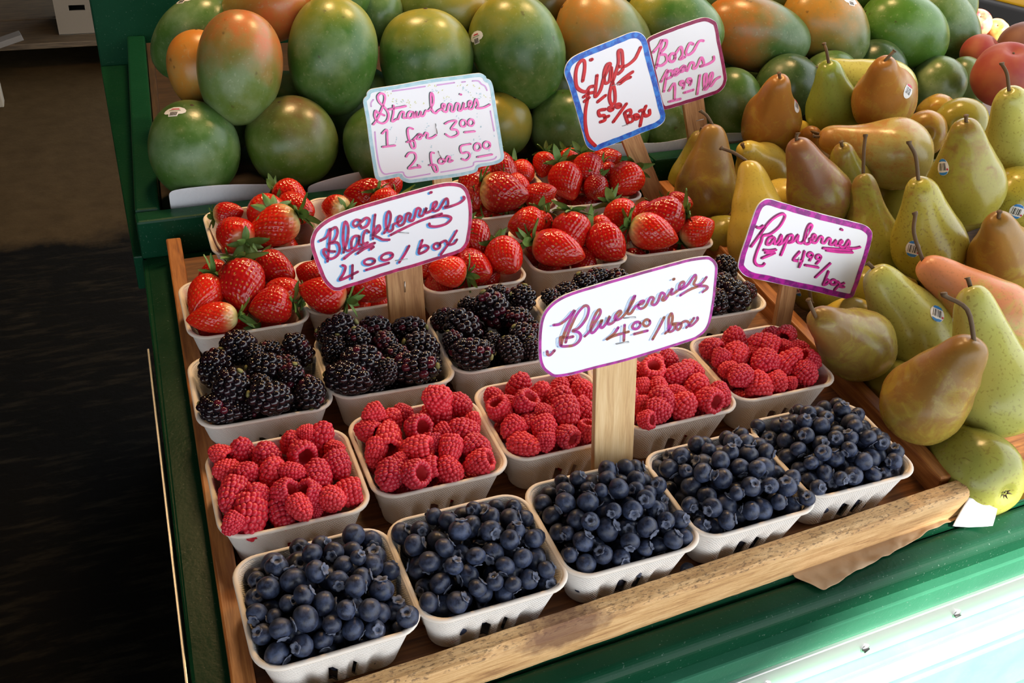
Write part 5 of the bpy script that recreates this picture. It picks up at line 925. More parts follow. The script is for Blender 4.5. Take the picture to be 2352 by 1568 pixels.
PEAR = [
 ((0.6731,0.56,0.049),(0.11,0.232,0.967),0.0411,1.0,'russet',(-0.0138,0.0139,0.0099),None),
 ((0.6957,0.6319,0.03),(0.065,0.006,0.998),0.0313,1.0,'olive',None,None),
 ((0.6697,0.4304,0.0507),(0.121,0.575,0.809),0.039,1.153,'yellow',(-0.0299,0.0195,0.0079),None),
 ((0.8156,0.6416,0.094),(-0.369,-0.219,0.903),0.0419,1.0,'bronze',None,(0.8245,0.6183,0.1271)),
 ((0.7849,0.5962,0.0478),(-0.669,-0.268,0.693),0.0372,1.0,'yellow',None,None),
 ((0.7578,0.444,0.0878),(-0.477,0.155,0.865),0.0407,1.0,'blotch',(0.0038,0.0018,0.0046),None),
 ((0.8241,0.4706,0.0787),(-0.541,-0.019,0.841),0.0334,1.0,'olive',None,None),
 ((0.858,0.5983,0.0699),(-0.54,-0.381,0.751),0.0278,1.0,'bronze',(0.0119,-0.0088,-0.0044),None),
 ((0.8881,0.475,0.1167),(-0.868,0.482,0.119),0.0457,1.009,'halfrusset',None,None),
 ((0.9357,0.5704,0.1479),(-0.586,-0.236,0.775),0.0429,1.0,'bronze',(0.0148,0.0008,0.0096),(0.9315,0.5443,0.1713)),
 ((0.9128,0.6333,0.1065),(-0.45,-0.125,0.884),0.0406,1.0,'green',(-0.002,0.0154,0.0186),None),
 ((1.0308,0.6707,0.1171),(-0.827,0.526,0.199),0.0424,1.168,'yellowgreen',(-0.0083,0.0081,0.0055),None),
 ((0.9723,0.6765,0.0562),(-0.633,-0.411,0.656),0.026,1.0,'green',(-0.0017,0.0035,0.0035),None),
 ((0.8684,0.6393,0.0771),(0.882,0.21,-0.421),0.0173,1.0,'yellow',None,None),
 ((1.1023,0.6305,0.0868),(0.544,0.772,-0.328),0.0304,1.0,'bronze',None,None),
 ((1.075,0.5578,0.105),(0.72,0.62,-0.313),0.0381,1.0,'olive',None,None),
 ((1.0374,0.4162,0.1343),(-0.584,0.032,0.811),0.0511,1.0,'yellowgreen',(-0.0025,0.0197,0.0238),None),
 ((0.8897,0.3562,0.13),(-0.337,-0.024,0.941),0.0443,1.0,'olive',None,(0.8384,0.3551,0.1603)),
 ((1.0098,0.555,0.1005),(0.588,0.734,-0.34),0.0315,1.0,'bronze',None,None),
 ((0.7927,0.3661,0.048),(-0.009,0.617,0.787),0.0378,1.196,'greenrusset',(0.0104,0.0235,0.0361),None),
 ((0.8096,0.3076,0.0905),(-0.37,0.077,0.926),0.0418,1.0,'speckle',(-0.0036,0.0256,0.0308),(0.7662,0.2888,0.099)),
 ((0.8558,0.2434,0.1),(-0.526,-0.168,0.834),0.0385,1.0,'russet',None,None),
 ((0.9812,0.3509,0.106),(0.11,0.964,-0.24),0.0384,1.0,'speckle',None,(0.9505,0.3229,0.1054)),
 ((0.7895,0.1712,0.0788),(-0.587,0.645,0.49),0.039,1.219,'pink',(0.0035,0.0291,0.0394),None),
 ((0.7226,0.2077,0.05),(-0.472,0.558,0.683),0.0416,1.0,'yellowgreen',None,(0.7218,0.1907,0.0853)),
 ((0.6361,0.1969,0.0591),(-0.802,-0.131,0.583),0.0386,1.0,'russetolive',(-0.0024,0.0109,0.0126),None),
 ((0.6871,0.2627,0.0311),(-0.063,0.935,-0.35),0.0298,1.0,'yellow',None,None),
 ((0.6331,0.0937,0.066),(0.145,-0.116,0.983),0.0396,1.0,'russet',(-0.0227,0.0333,0.0296),None),
 ((0.7208,0.0901,0.058),(-0.146,0.648,0.748),0.0422,1.23,'yellowgreen2',(-0.0004,0.0033,0.004),None),
 ((0.6701,0.0424,0.012),(0.038,0.98,-0.193),0.0411,1.0,'greenrusset',None,None),
 ((0.6729,0.1721,0.0172),(0.087,0.911,-0.403),0.0271,1.0,'olive',None,None),
 ((0.7003,0.341,0.0289),(-0.646,-0.439,0.625),0.0305,1.0,'olive',(-0.0001,-0.0228,-0.0293),(0.6359,0.3368,0.0286)),
 ((0.6612,0.4845,0.0251),(0.116,0.975,-0.187),0.0253,1.0,'olive',None,None),
 ((0.7526,0.3127,0.0318),(0.049,0.931,-0.361),0.0304,1.0,'olive',None,None),
 ((0.8561,0.3017,0.0397),(0.135,0.947,-0.29),0.0309,1.0,'olive',None,None),
 ((1.1508,0.5866,0.0563),(0.078,0.909,-0.409),0.0324,1.0,'olive',None,None),
 ((0.7556,0.5021,0.0474),(0.217,0.953,-0.212),0.0339,1.0,'yellow',None,None),
 ((0.8305,0.1532,0.0295),(0.239,0.95,-0.201),0.0326,1.0,'yellowgreen',None,None),
 ((0.9122,0.468,0.0454),(0.135,0.947,-0.29),0.0346,1.0,'olive',None,None),
]
PEACH = [
 ((1.2256,0.6417,0.1362),0.0499,'peach'),
 ((1.3102,0.7761,0.1151),0.033,'peach'),
 ((1.3772,0.7571,0.13),0.0417,'peachdark'),
 ((1.2817,0.6352,0.083),0.0311,'peach'),
 ((1.6895,1.1525,0.0253),0.0304,'nectarine'),
 ((1.7412,1.1444,0.0086),0.027,'nectarineyellow'),
]
SIGNS = {
'blueberries': {'base': (0.3211,0.12,0.0603),
'n': (0.0,-0.9842,0.1772),
'outline': [(73.2,169.4),(79.1,166.7),(82.8,162.8),(84.8,157.7),(85.0,143.2),(84.9,129.4),(83.9,115.5),(82.3,107.1),(78.8,101.3),(73.3,97.4),(66.1,95.1),(37.0,91.1),(5.2,87.3),(-25.9,85.3),(-42.7,83.7),(-52.5,83.9),(-59.3,85.2),(-63.9,88.6),(-68.5,93.3),(-71.2,99.2),(-72.4,106.2),(-72.8,117.5),(-72.5,128.6),(-71.2,137.2),(-68.1,144.0),(-62.4,149.6),(-55.3,153.5),(-45.2,156.3),(-21.8,159.9),(8.1,163.9),(38.6,167.6),(58.1,169.6)],
'border': 2.31,
'w': 2.31,
'shw': 1.23,
'sh': (-2.9,-0.4),
'strokes': [[(-60.5,131.0),(-55.4,131.0),(-50.3,133.7),(-46.8,136.8),(-42.8,140.6),(-47.3,131.0),(-51.4,121.3),(-53.7,111.9)],[(-49.7,114.2),(-47.7,122.2),(-42.2,134.6),(-36.6,141.8),(-32.9,143.1),(-30.7,140.1),(-31.8,133.7),(-35.3,128.3),(-39.6,124.5),(-44.1,123.2),(-39.5,121.5),(-36.8,118.0),(-37.7,113.6),(-42.1,110.6),(-47.4,110.4),(-53.7,111.9),(-54.6,117.4),(-54.0,119.5),(-48.3,118.0),(-43.5,118.1)],[(-33.3,116.7),(-29.0,120.5),(-24.7,127.3),(-20.5,134.1),(-21.1,137.9),(-23.6,136.0),(-26.4,129.8),(-28.3,123.4),(-27.4,118.7),(-24.4,119.7),(-20.8,124.4),(-18.7,128.5),(-20.0,123.5),(-18.0,121.6),(-14.8,124.9),(-11.6,130.7),(-13.3,126.1),(-12.4,123.7),(-8.6,124.6),(-5.0,128.5),(-2.1,131.8),(-3.0,133.8),(-6.0,131.7),(-7.3,127.4),(-4.9,126.2),(-0.4,128.1),(3.9,133.1),(8.1,139.9),(9.7,144.9),(7.2,141.5),(4.6,134.5),(4.1,130.4),(7.2,130.3),(10.0,134.4),(12.2,136.1),(16.8,137.0),(18.2,139.1),(15.2,138.8),(13.1,135.4),(15.6,132.7),(20.1,134.3),(23.6,140.9),(26.8,140.0),(25.5,135.7),(28.0,134.1),(31.0,136.3),(33.5,143.5),(36.9,141.4),(34.8,137.6),(38.0,137.6),(43.6,146.1),(42.4,141.3),(44.8,141.4),(48.6,143.4),(53.8,147.1),(53.5,150.2),(50.5,149.2),(50.1,144.7),(53.3,144.6),(57.8,147.3),(63.5,154.7),(64.8,151.5),(63.4,147.2),(66.9,145.2),(71.5,147.2),(74.7,151.2)],[(43.7,153.9),(44.5,154.1)],[(51.4,138.8),(59.9,142.5),(68.6,144.2),(75.2,143.2),(76.6,141.1),(72.4,138.6)],[(-65.5,109.1),(-65.1,106.4),(-62.8,105.6),(-59.2,108.7)],[(-3.7,119.2),(-7.3,114.5),(-14.0,110.3),(-7.2,112.5),(5.9,113.9)],[(2.0,120.5),(2.1,106.7)],[(15.9,120.0),(16.4,118.5),(15.9,117.0),(14.6,115.8),(12.8,115.3),(11.0,115.6),(9.7,116.6),(9.2,118.2),(9.8,119.7),(11.0,120.9),(12.8,121.4),(14.6,121.1),(15.9,120.0)],[(24.6,120.5),(25.2,119.0),(24.9,117.6),(23.9,116.6),(22.3,116.1),(20.7,116.5),(19.5,117.7),(18.9,119.2),(19.2,120.6),(20.2,121.6),(21.7,122.1),(23.3,121.6),(24.6,120.5)],[(11.2,110.9),(23.4,111.9)],[(38.1,121.4),(33.7,112.1),(28.8,103.2)],[(40.1,106.7),(44.3,110.3),(46.0,118.6),(44.7,123.8),(42.6,120.7),(42.8,112.9),(43.7,107.7),(47.7,108.2),(48.8,111.9),(46.4,113.9),(51.2,113.8),(54.6,112.9),(54.5,109.4),(51.8,107.9),(50.3,111.3),(54.5,113.3),(58.5,114.6),(61.5,112.9),(62.6,109.6),(65.5,109.9),(70.0,113.8),(69.8,116.0)],[(66.5,116.0),(62.9,111.1),(59.9,108.5)]],
'staples': [((0.5,127.0),(11.4,126.0)),((-4.8,105.0),(6.5,104.8))],
'stick': [(-16.7,3.9),(17.1,-3.9),(-23.0,103.9),(18.5,96.5)],
},
'blackberries': {'base': (0.2159,0.383,0.0432),
'n': (0.0,-0.9842,0.1772),
'outline': [(-92.7,97.8),(-90.8,103.3),(-87.2,109.5),(-80.4,115.2),(-69.1,120.4),(-50.5,125.7),(-22.5,131.0),(6.0,135.8),(34.8,140.3),(47.5,140.8),(58.2,138.7),(64.0,134.7),(67.9,127.5),(70.7,113.5),(70.5,98.6),(68.2,82.8),(66.1,75.0),(60.9,68.5),(54.8,65.8),(42.6,63.3),(12.5,57.8),(-17.1,53.4),(-46.3,47.6),(-60.7,45.2),(-68.3,43.4),(-73.9,44.2),(-78.3,47.9),(-83.3,55.6),(-87.0,67.0),(-90.5,80.2),(-92.4,90.1)],
'border': 3.45,
'w': 2.68,
'shw': 2.68,
'sh': (-2.0,-0.7),
'strokes': [[(-83.2,97.5),(-77.0,100.6),(-72.8,108.6),(-74.8,93.6),(-78.0,75.6)],[(-72.9,106.7),(-67.3,108.9),(-66.3,103.0),(-70.1,95.8),(-74.8,93.6),(-67.5,93.6),(-65.2,87.4),(-67.5,80.9),(-73.3,77.8),(-77.7,79.4),(-81.0,84.7),(-79.8,88.4),(-75.4,85.9),(-70.0,84.7)],[(-61.8,82.6),(-57.2,95.1),(-55.5,107.4),(-57.8,113.4),(-60.1,107.0),(-61.3,95.6),(-60.2,85.8),(-56.1,83.8),(-53.7,85.9)],[(-45.7,97.3),(-50.1,97.6),(-53.3,92.7),(-53.4,86.4),(-49.9,86.2),(-46.3,91.7),(-45.2,97.4),(-45.9,89.7),(-43.3,87.9)],[(-35.5,100.0),(-38.2,102.3),(-41.3,96.9),(-41.8,89.2),(-37.5,89.6)],[(-28.4,116.9),(-30.4,106.2),(-32.1,92.8)],[(-31.9,96.7),(-25.8,105.6),(-24.6,101.6),(-30.0,96.4),(-25.5,92.9),(-21.9,90.5),(-15.7,89.7)],[(-20.6,97.2),(-15.4,104.3),(-13.1,113.7),(-14.7,118.7),(-17.3,114.2),(-18.3,104.6),(-15.7,98.5),(-11.8,100.0),(-10.7,104.7),(-4.8,106.9),(-1.8,110.4),(-4.6,112.6),(-6.7,108.1),(-5.0,103.0),(-0.1,104.8),(3.1,113.6),(6.9,113.2),(5.2,107.6),(9.6,107.2),(13.4,117.7),(17.2,116.8),(15.5,111.2),(19.4,110.5),(23.5,118.0),(22.4,113.3),(27.2,113.7),(33.2,118.8),(33.8,122.6),(30.4,121.1),(30.2,114.3),(36.0,114.6),(42.2,123.6),(45.1,124.2),(45.5,118.4),(42.0,115.8),(48.9,116.5),(57.8,118.9),(62.8,122.7),(61.9,124.6)],[(27.9,132.7),(29.0,133.0)],[(-43.1,112.5),(-47.6,114.0),(-50.6,110.6),(-48.1,107.4),(-42.2,111.5),(-37.4,114.7),(-34.3,112.4),(-36.9,107.0),(-41.7,105.2),(-43.4,107.8)],[(-61.8,76.2),(-51.6,82.7),(-40.1,86.0),(-30.5,88.2)],[(-48.0,79.8),(-40.2,84.1),(-31.7,84.9),(-34.6,82.4)],[(-14.0,94.4),(-0.4,99.5),(19.2,105.9),(38.9,109.8)],[(29.0,107.6),(41.7,107.5),(48.6,104.2),(43.5,98.9),(33.6,97.2),(26.7,98.5),(25.8,101.1)],[(-63.7,69.6),(-61.0,67.3),(-63.4,60.7),(-67.5,54.8),(-60.8,56.3),(-49.2,60.6)],[(-53.9,68.2),(-55.3,54.5)],[(-31.4,69.8),(-31.9,68.2),(-33.8,67.0),(-36.4,66.4),(-39.3,66.8),(-41.4,67.9),(-42.2,69.4),(-41.7,71.0),(-39.8,72.2),(-37.2,72.8),(-34.4,72.5),(-32.2,71.4),(-31.4,69.8)],[(-13.0,73.9),(-13.3,72.0),(-15.1,70.3),(-18.0,69.2),(-21.1,68.9),(-23.6,69.7),(-24.9,71.1),(-24.6,73.0),(-22.8,74.7),(-20.0,75.8),(-16.9,76.1),(-14.3,75.4),(-13.0,73.9)],[(-40.6,61.4),(-17.4,65.6)],[(4.1,80.6),(-0.6,72.8),(-6.8,64.6)],[(17.9,84.8),(15.2,77.7),(14.0,71.3),(21.0,72.9),(24.0,76.5),(20.2,79.0),(15.2,76.7)],[(36.2,77.3),(36.1,75.8),(35.3,74.4),(33.7,73.6),(31.9,73.5),(30.3,74.3),(29.4,75.8),(29.4,77.3),(30.3,78.7),(31.9,79.5),(33.6,79.5),(35.2,78.7),(36.2,77.3)],[(36.0,78.9),(42.0,81.1),(44.9,76.7),(51.0,76.9),(54.1,80.6)],[(54.2,90.1),(47.0,79.5),(36.7,67.2)]],
'staples': [((-6.8,96.4),(4.2,94.0)),((-10.6,67.1),(1.6,67.2)),((-1.7,42.5),(-1.9,31.2))],
'stick': [(-18.3,3.0),(18.6,-3.1),(-20.5,48.9),(17.9,57.4)],
},
'raspberries': {'base': (0.603,0.272,0.0364),
'n': (0.0,-0.9889,0.1483),
'outline': [(-48.0,150.3),(-42.3,150.3),(-32.2,147.0),(-0.2,135.3),(35.1,123.3),(71.5,111.5),(86.7,105.6),(94.6,99.1),(97.2,92.7),(97.0,80.5),(95.0,63.2),(92.0,44.8),(89.1,30.3),(87.1,23.2),(80.3,21.5),(70.2,24.2),(41.2,34.6),(4.6,47.0),(-30.8,59.0),(-53.7,66.9),(-61.9,71.6),(-67.7,78.4),(-69.2,83.5),(-67.6,95.9),(-63.1,115.5),(-59.4,133.0),(-56.6,142.0),(-53.3,147.2)],
'border': 6.04,
'w': 2.32,
'shw': 3.02,
'sh': (-1.6,0.9),
'strokes': [[(-42.2,120.4),(-49.6,109.9),(-56.2,101.2)],[(-52.5,121.7),(-49.1,120.2),(-45.1,121.9)],[(-46.9,113.4),(-40.9,122.2),(-33.5,128.9),(-25.5,132.1),(-21.0,131.1),(-20.4,127.2),(-25.3,118.3),(-35.0,111.9),(-43.4,111.0),(-44.6,105.4),(-48.2,94.2),(-49.4,84.6),(-44.8,79.0),(-39.2,77.7),(-36.8,79.7)],[(-31.2,108.5),(-36.4,107.2),(-37.6,101.6),(-33.2,101.0),(-28.8,107.2),(-28.2,100.3),(-23.8,102.6),(-21.1,109.1),(-19.9,102.1),(-23.1,98.6),(-16.9,100.8),(-12.6,107.0),(-15.0,95.6),(-17.8,86.6)],[(-12.6,107.0),(-7.2,107.3),(-7.2,101.4),(-11.3,99.5),(-4.8,100.1),(0.1,106.3),(0.3,99.4),(6.3,96.7),(11.0,103.9),(15.7,113.6),(12.6,116.2),(9.7,110.0),(8.9,98.8),(12.5,94.7),(16.7,96.1),(15.7,100.4),(18.2,98.6),(22.3,100.5),(22.2,103.4),(18.8,103.9),(19.0,97.0),(23.9,94.8),(28.4,100.7),(32.0,99.2),(31.9,94.3),(35.5,92.8),(39.2,97.3),(42.9,95.8),(42.7,90.8),(46.3,89.8),(50.1,93.8),(50.0,88.8),(53.6,87.9),(58.7,90.7),(57.1,92.9),(54.8,90.2),(57.3,86.3),(62.2,85.2),(66.6,91.7),(68.9,86.3),(64.8,83.8),(75.8,81.3),(83.8,81.7)],[(54.0,105.7),(55.8,104.9)],[(35.0,87.0),(54.6,83.2),(72.5,80.2)],[(40.1,83.9),(55.2,80.1),(75.0,76.8)],[(-39.8,95.0),(-32.0,93.5),(-25.0,93.5)],[(-37.1,91.7),(-31.7,91.5),(-26.0,90.0)],[(-40.6,86.3),(-33.3,88.1),(-28.1,89.5)],[(5.3,86.9),(-1.0,78.8),(10.6,76.2)],[(11.5,86.6),(10.4,77.2),(7.9,69.5)],[(22.9,81.3),(22.6,80.1),(21.7,79.3),(20.1,79.2),(18.4,79.8),(17.1,80.9),(16.4,82.2),(16.6,83.3),(17.6,84.1),(19.2,84.2),(20.9,83.7),(22.2,82.6),(22.9,81.3)],[(22.6,81.0),(21.9,78.6),(20.3,75.3)],[(34.1,77.1),(33.9,75.9),(32.9,75.1),(31.3,75.1),(29.6,75.6),(28.3,76.7),(27.6,78.0),(27.8,79.2),(28.8,80.0),(30.3,80.0),(32.0,79.5),(33.4,78.4),(34.1,77.1)],[(33.8,76.7),(32.6,73.1),(29.7,70.2)],[(15.6,70.4),(32.9,65.4)],[(47.9,67.8),(31.6,54.3)],[(47.4,58.6),(44.8,48.7),(43.5,43.7),(48.5,44.5),(50.2,47.9),(45.8,49.6)],[(60.4,44.2),(60.3,42.8),(59.0,41.9),(57.2,41.8),(55.2,42.5),(53.5,43.8),(52.7,45.4),(52.9,46.8),(54.1,47.7),(56.0,47.8),(58.0,47.1),(59.7,45.8),(60.4,44.2)],[(59.6,44.4),(63.8,43.7),(67.4,37.9),(72.3,37.0)],[(71.3,41.5),(64.7,39.4),(60.3,35.3)]],
'staples': [((10.8,112.3),(9.7,102.1)),((4.9,81.0),(5.0,69.9))],
'stick': [(-9.9,2.7),(10.3,-0.7),(-8.7,51.2),(11.2,50.7)],
},
'strawberries': {'base': (0.3012,0.536,0.1116),
'n': (0.0,-0.9889,0.1483),
'outline': [(-82.9,106.9),(-82.3,110.0),(-79.3,112.9),(-73.6,114.1),(-47.4,116.1),(-14.1,119.4),(19.8,121.1),(41.3,122.2),(47.4,120.8),(50.9,118.2),(52.0,115.7),(56.2,113.7),(58.9,108.6),(61.1,98.6),(64.4,79.2),(68.2,57.6),(72.1,35.6),(73.6,26.7),(71.9,21.6),(65.9,18.6),(54.9,17.1),(45.8,16.7),(42.2,15.7),(40.8,12.4),(34.9,9.9),(18.7,8.0),(-8.0,7.4),(-29.9,6.7),(-39.5,6.8),(-45.5,9.2),(-49.7,12.7),(-51.3,15.0),(-59.9,14.2),(-71.8,12.9),(-76.0,14.6),(-78.3,18.7),(-80.1,33.3),(-82.3,54.4),(-84.3,79.1),(-86.3,95.2),(-86.8,101.6),(-85.4,104.7)],
'border': 3.75,
'w': 2.22,
'shw': 2.05,
'sh': (-1.1,0.4),
'strokes': [[(-77.1,76.0),(-73.6,79.8),(-68.3,89.0),(-63.7,99.9),(-63.4,106.2),(-67.4,108.5),(-70.8,105.2),(-69.4,99.5),(-64.0,93.5),(-60.1,86.7),(-61.3,79.5),(-66.4,76.3),(-72.0,78.8),(-75.0,84.7),(-74.0,90.3),(-71.6,88.5),(-64.4,84.7)],[(-54.0,94.3),(-54.4,86.3),(-56.4,77.5),(-51.3,79.5)],[(-59.1,90.7),(-50.8,91.6),(-40.4,92.8)],[(-49.7,79.4),(-46.0,86.4),(-42.7,86.1),(-43.8,80.5),(-40.0,80.2)],[(-32.5,85.7),(-36.4,86.3),(-38.8,83.0),(-37.5,79.6),(-34.1,80.4),(-32.1,85.3),(-32.0,80.5),(-30.1,80.6),(-28.5,85.8),(-28.5,80.5),(-25.7,80.8),(-23.8,85.6),(-23.5,80.9),(-20.6,81.1),(-18.1,86.0),(-14.9,85.9),(-9.6,93.3),(-9.5,101.4),(-11.9,104.8),(-12.5,97.6),(-11.5,86.9),(-7.3,82.5),(-3.8,85.1),(3.1,88.2),(3.1,91.5),(0.5,90.9),(1.3,85.1),(5.6,83.1),(8.3,91.1),(11.7,89.2),(10.8,83.5),(14.2,83.2),(16.9,91.2),(20.4,89.3),(19.4,83.6),(22.9,83.7),(25.6,91.4),(25.5,84.8),(29.9,85.3),(34.3,89.9),(33.4,92.4),(30.8,91.0),(31.7,84.3),(36.0,84.8),(39.6,94.4),(42.2,87.6),(40.4,84.4),(46.6,83.9),(51.9,85.2),(55.9,87.0)],[(21.2,100.9),(22.4,100.5)],[(-67.7,65.4),(-62.6,69.0),(-62.5,60.8),(-62.5,52.5)],[(-68.0,50.5),(-54.1,50.9)],[(-33.3,67.3),(-36.6,68.8),(-39.2,67.0),(-38.6,58.7),(-34.8,46.6),(-31.3,47.1),(-32.8,54.0),(-40.5,53.4)],[(-33.6,54.9),(-29.3,58.6),(-26.6,60.9),(-23.3,59.8),(-25.1,55.8),(-28.5,56.1),(-27.5,60.2),(-21.6,58.8),(-18.9,61.9),(-16.4,60.0),(-17.4,55.9),(-12.2,55.4),(-7.0,58.3)],[(3.6,69.9),(8.9,72.0),(16.7,71.8),(10.5,63.5),(16.6,62.1),(18.3,56.9),(10.4,54.2),(3.9,58.2)],[(27.8,67.7),(27.1,66.0),(25.6,65.0),(23.8,65.0),(22.3,65.8),(21.4,67.5),(21.3,69.5),(22.0,71.2),(23.5,72.2),(25.3,72.2),(26.8,71.3),(27.7,69.7),(27.8,67.7)],[(37.1,67.8),(36.3,66.1),(34.8,65.0),(33.1,65.0),(31.6,65.9),(30.6,67.6),(30.5,69.5),(31.2,71.2),(32.7,72.3),(34.5,72.3),(36.0,71.4),(37.0,69.7),(37.1,67.8)],[(26.2,58.3),(38.2,58.5)],[(-41.9,37.1),(-38.4,41.0),(-32.4,40.4),(-30.9,34.3),(-35.4,28.0),(-39.8,23.3),(-32.0,23.8),(-26.0,23.6),(-28.5,26.2)],[(-10.0,38.3),(-13.4,38.6),(-13.6,30.9),(-12.0,23.9),(-8.7,16.6),(-6.0,18.1),(-8.5,24.4),(-15.5,24.9)],[(1.7,27.7),(1.3,26.3),(0.1,25.3),(-1.5,25.1),(-3.1,25.7),(-4.2,26.8),(-4.6,28.3),(-4.1,29.7),(-3.0,30.7),(-1.4,30.9),(0.2,30.3),(1.3,29.2),(1.7,27.7)],[(3.0,27.1),(5.7,32.5),(8.8,31.3),(7.4,26.3),(11.8,27.5)],[(33.3,44.5),(21.7,43.0),(22.5,35.1),(29.7,35.3),(32.3,30.7),(27.8,26.4),(22.9,28.2)],[(45.0,39.3),(44.1,37.3),(42.5,36.2),(40.5,36.1),(38.8,37.1),(37.7,39.0),(37.6,41.2),(38.5,43.2),(40.1,44.3),(42.1,44.4),(43.8,43.4),(44.9,41.5),(45.0,39.3)],[(56.5,40.3),(55.6,38.6),(53.9,37.5),(51.8,37.5),(49.9,38.6),(48.8,40.3),(48.6,42.4),(49.5,44.2),(51.2,45.2),(53.3,45.2),(55.2,44.2),(56.3,42.4),(56.5,40.3)],[(41.3,28.5),(59.0,29.9)]],
'staples': [((-7.6,70.9),(-6.1,59.9)),((-5.1,39.9),(-1.4,30.6))],
'stick': [(-10.3,1.1),(11.5,3.9),(-11.0,13.9),(10.6,16.7)],
'extra': [[(-54.6,109.9),(-36.0,111.0),(-18.5,112.3)],[(-5.0,112.7),(14.6,114.0)],[(23.2,114.0),(27.0,114.1)],[(35.2,114.4),(42.2,113.9),(45.7,110.4),(50.1,107.6),(52.3,103.0)],[(-75.8,102.4),(-78.4,99.4),(-78.6,95.4)],[(-75.9,67.8),(-75.1,49.6),(-72.7,30.0),(-68.1,20.6),(-59.6,20.2),(-47.2,20.2),(-45.2,17.0),(-41.0,13.5),(-28.9,13.9),(-15.3,14.9)],[(-2.5,15.5),(18.8,16.8),(35.0,18.7),(37.7,23.2),(50.4,23.3),(61.3,24.4),(64.0,26.8)],[(56.4,79.8),(58.7,68.7),(61.0,57.0)]],
'exw': 1.54,
'ticks': [(-62.4,110.9),(-59.3,106.7),(-55.5,99.6),(-50.5,100.1),(-44.8,98.4),(-38.1,98.7),(-39.0,96.4),(-29.8,95.7),(-18.9,94.8),(-13.5,111.3),(-8.4,110.2),(-3.4,105.8),(-0.9,107.2),(4.1,98.7),(6.7,98.6),(19.7,110.2),(30.0,111.5),(36.1,108.6),(44.8,104.7),(50.1,95.3),(54.5,92.5),(35.2,93.9),(31.7,100.8),(-36.7,92.1),(-57.6,106.6)],
'ticks2': [(-11.9,108.0),(-7.6,107.7),(23.1,107.1),(25.7,106.1),(30.0,103.8),(28.3,103.5),(41.3,98.4),(45.7,97.3),(42.2,95.9),(10.9,94.2),(3.2,95.6),(-51.4,97.3),(-43.2,96.7),(-57.5,69.8),(-54.8,55.1),(-51.3,57.3),(-15.3,69.9),(-17.1,65.9),(17.6,75.4),(42.2,75.9),(44.0,61.4),(60.2,50.6),(35.1,49.4),(44.9,50.3),(-11.6,44.4),(-25.0,28.6),(10.1,34.6),(33.2,33.2),(54.9,33.8)],
},
'figs': {'base': (0.6248,0.6,0.0212),
'n': (0.0,-0.9929,0.1191),
'outline': [(-54.3,222.0),(-46.8,220.7),(-40.2,216.2),(-35.9,209.5),(-29.0,191.9),(-20.3,169.5),(-11.5,147.6),(-2.3,123.0),(0.6,114.7),(-0.4,106.6),(-8.8,100.3),(-25.2,95.9),(-62.6,85.3),(-84.9,79.2),(-94.8,76.8),(-103.7,79.8),(-110.5,87.4),(-118.0,107.5),(-128.4,136.4),(-138.4,162.3),(-144.5,175.6),(-144.9,183.1),(-141.3,191.3),(-132.3,198.2),(-109.3,206.3),(-86.0,213.4),(-65.0,220.1)],
'border': 7.07,
'w': 3.79,
'shw': 4.04,
'sh': (-1.1,-0.5),
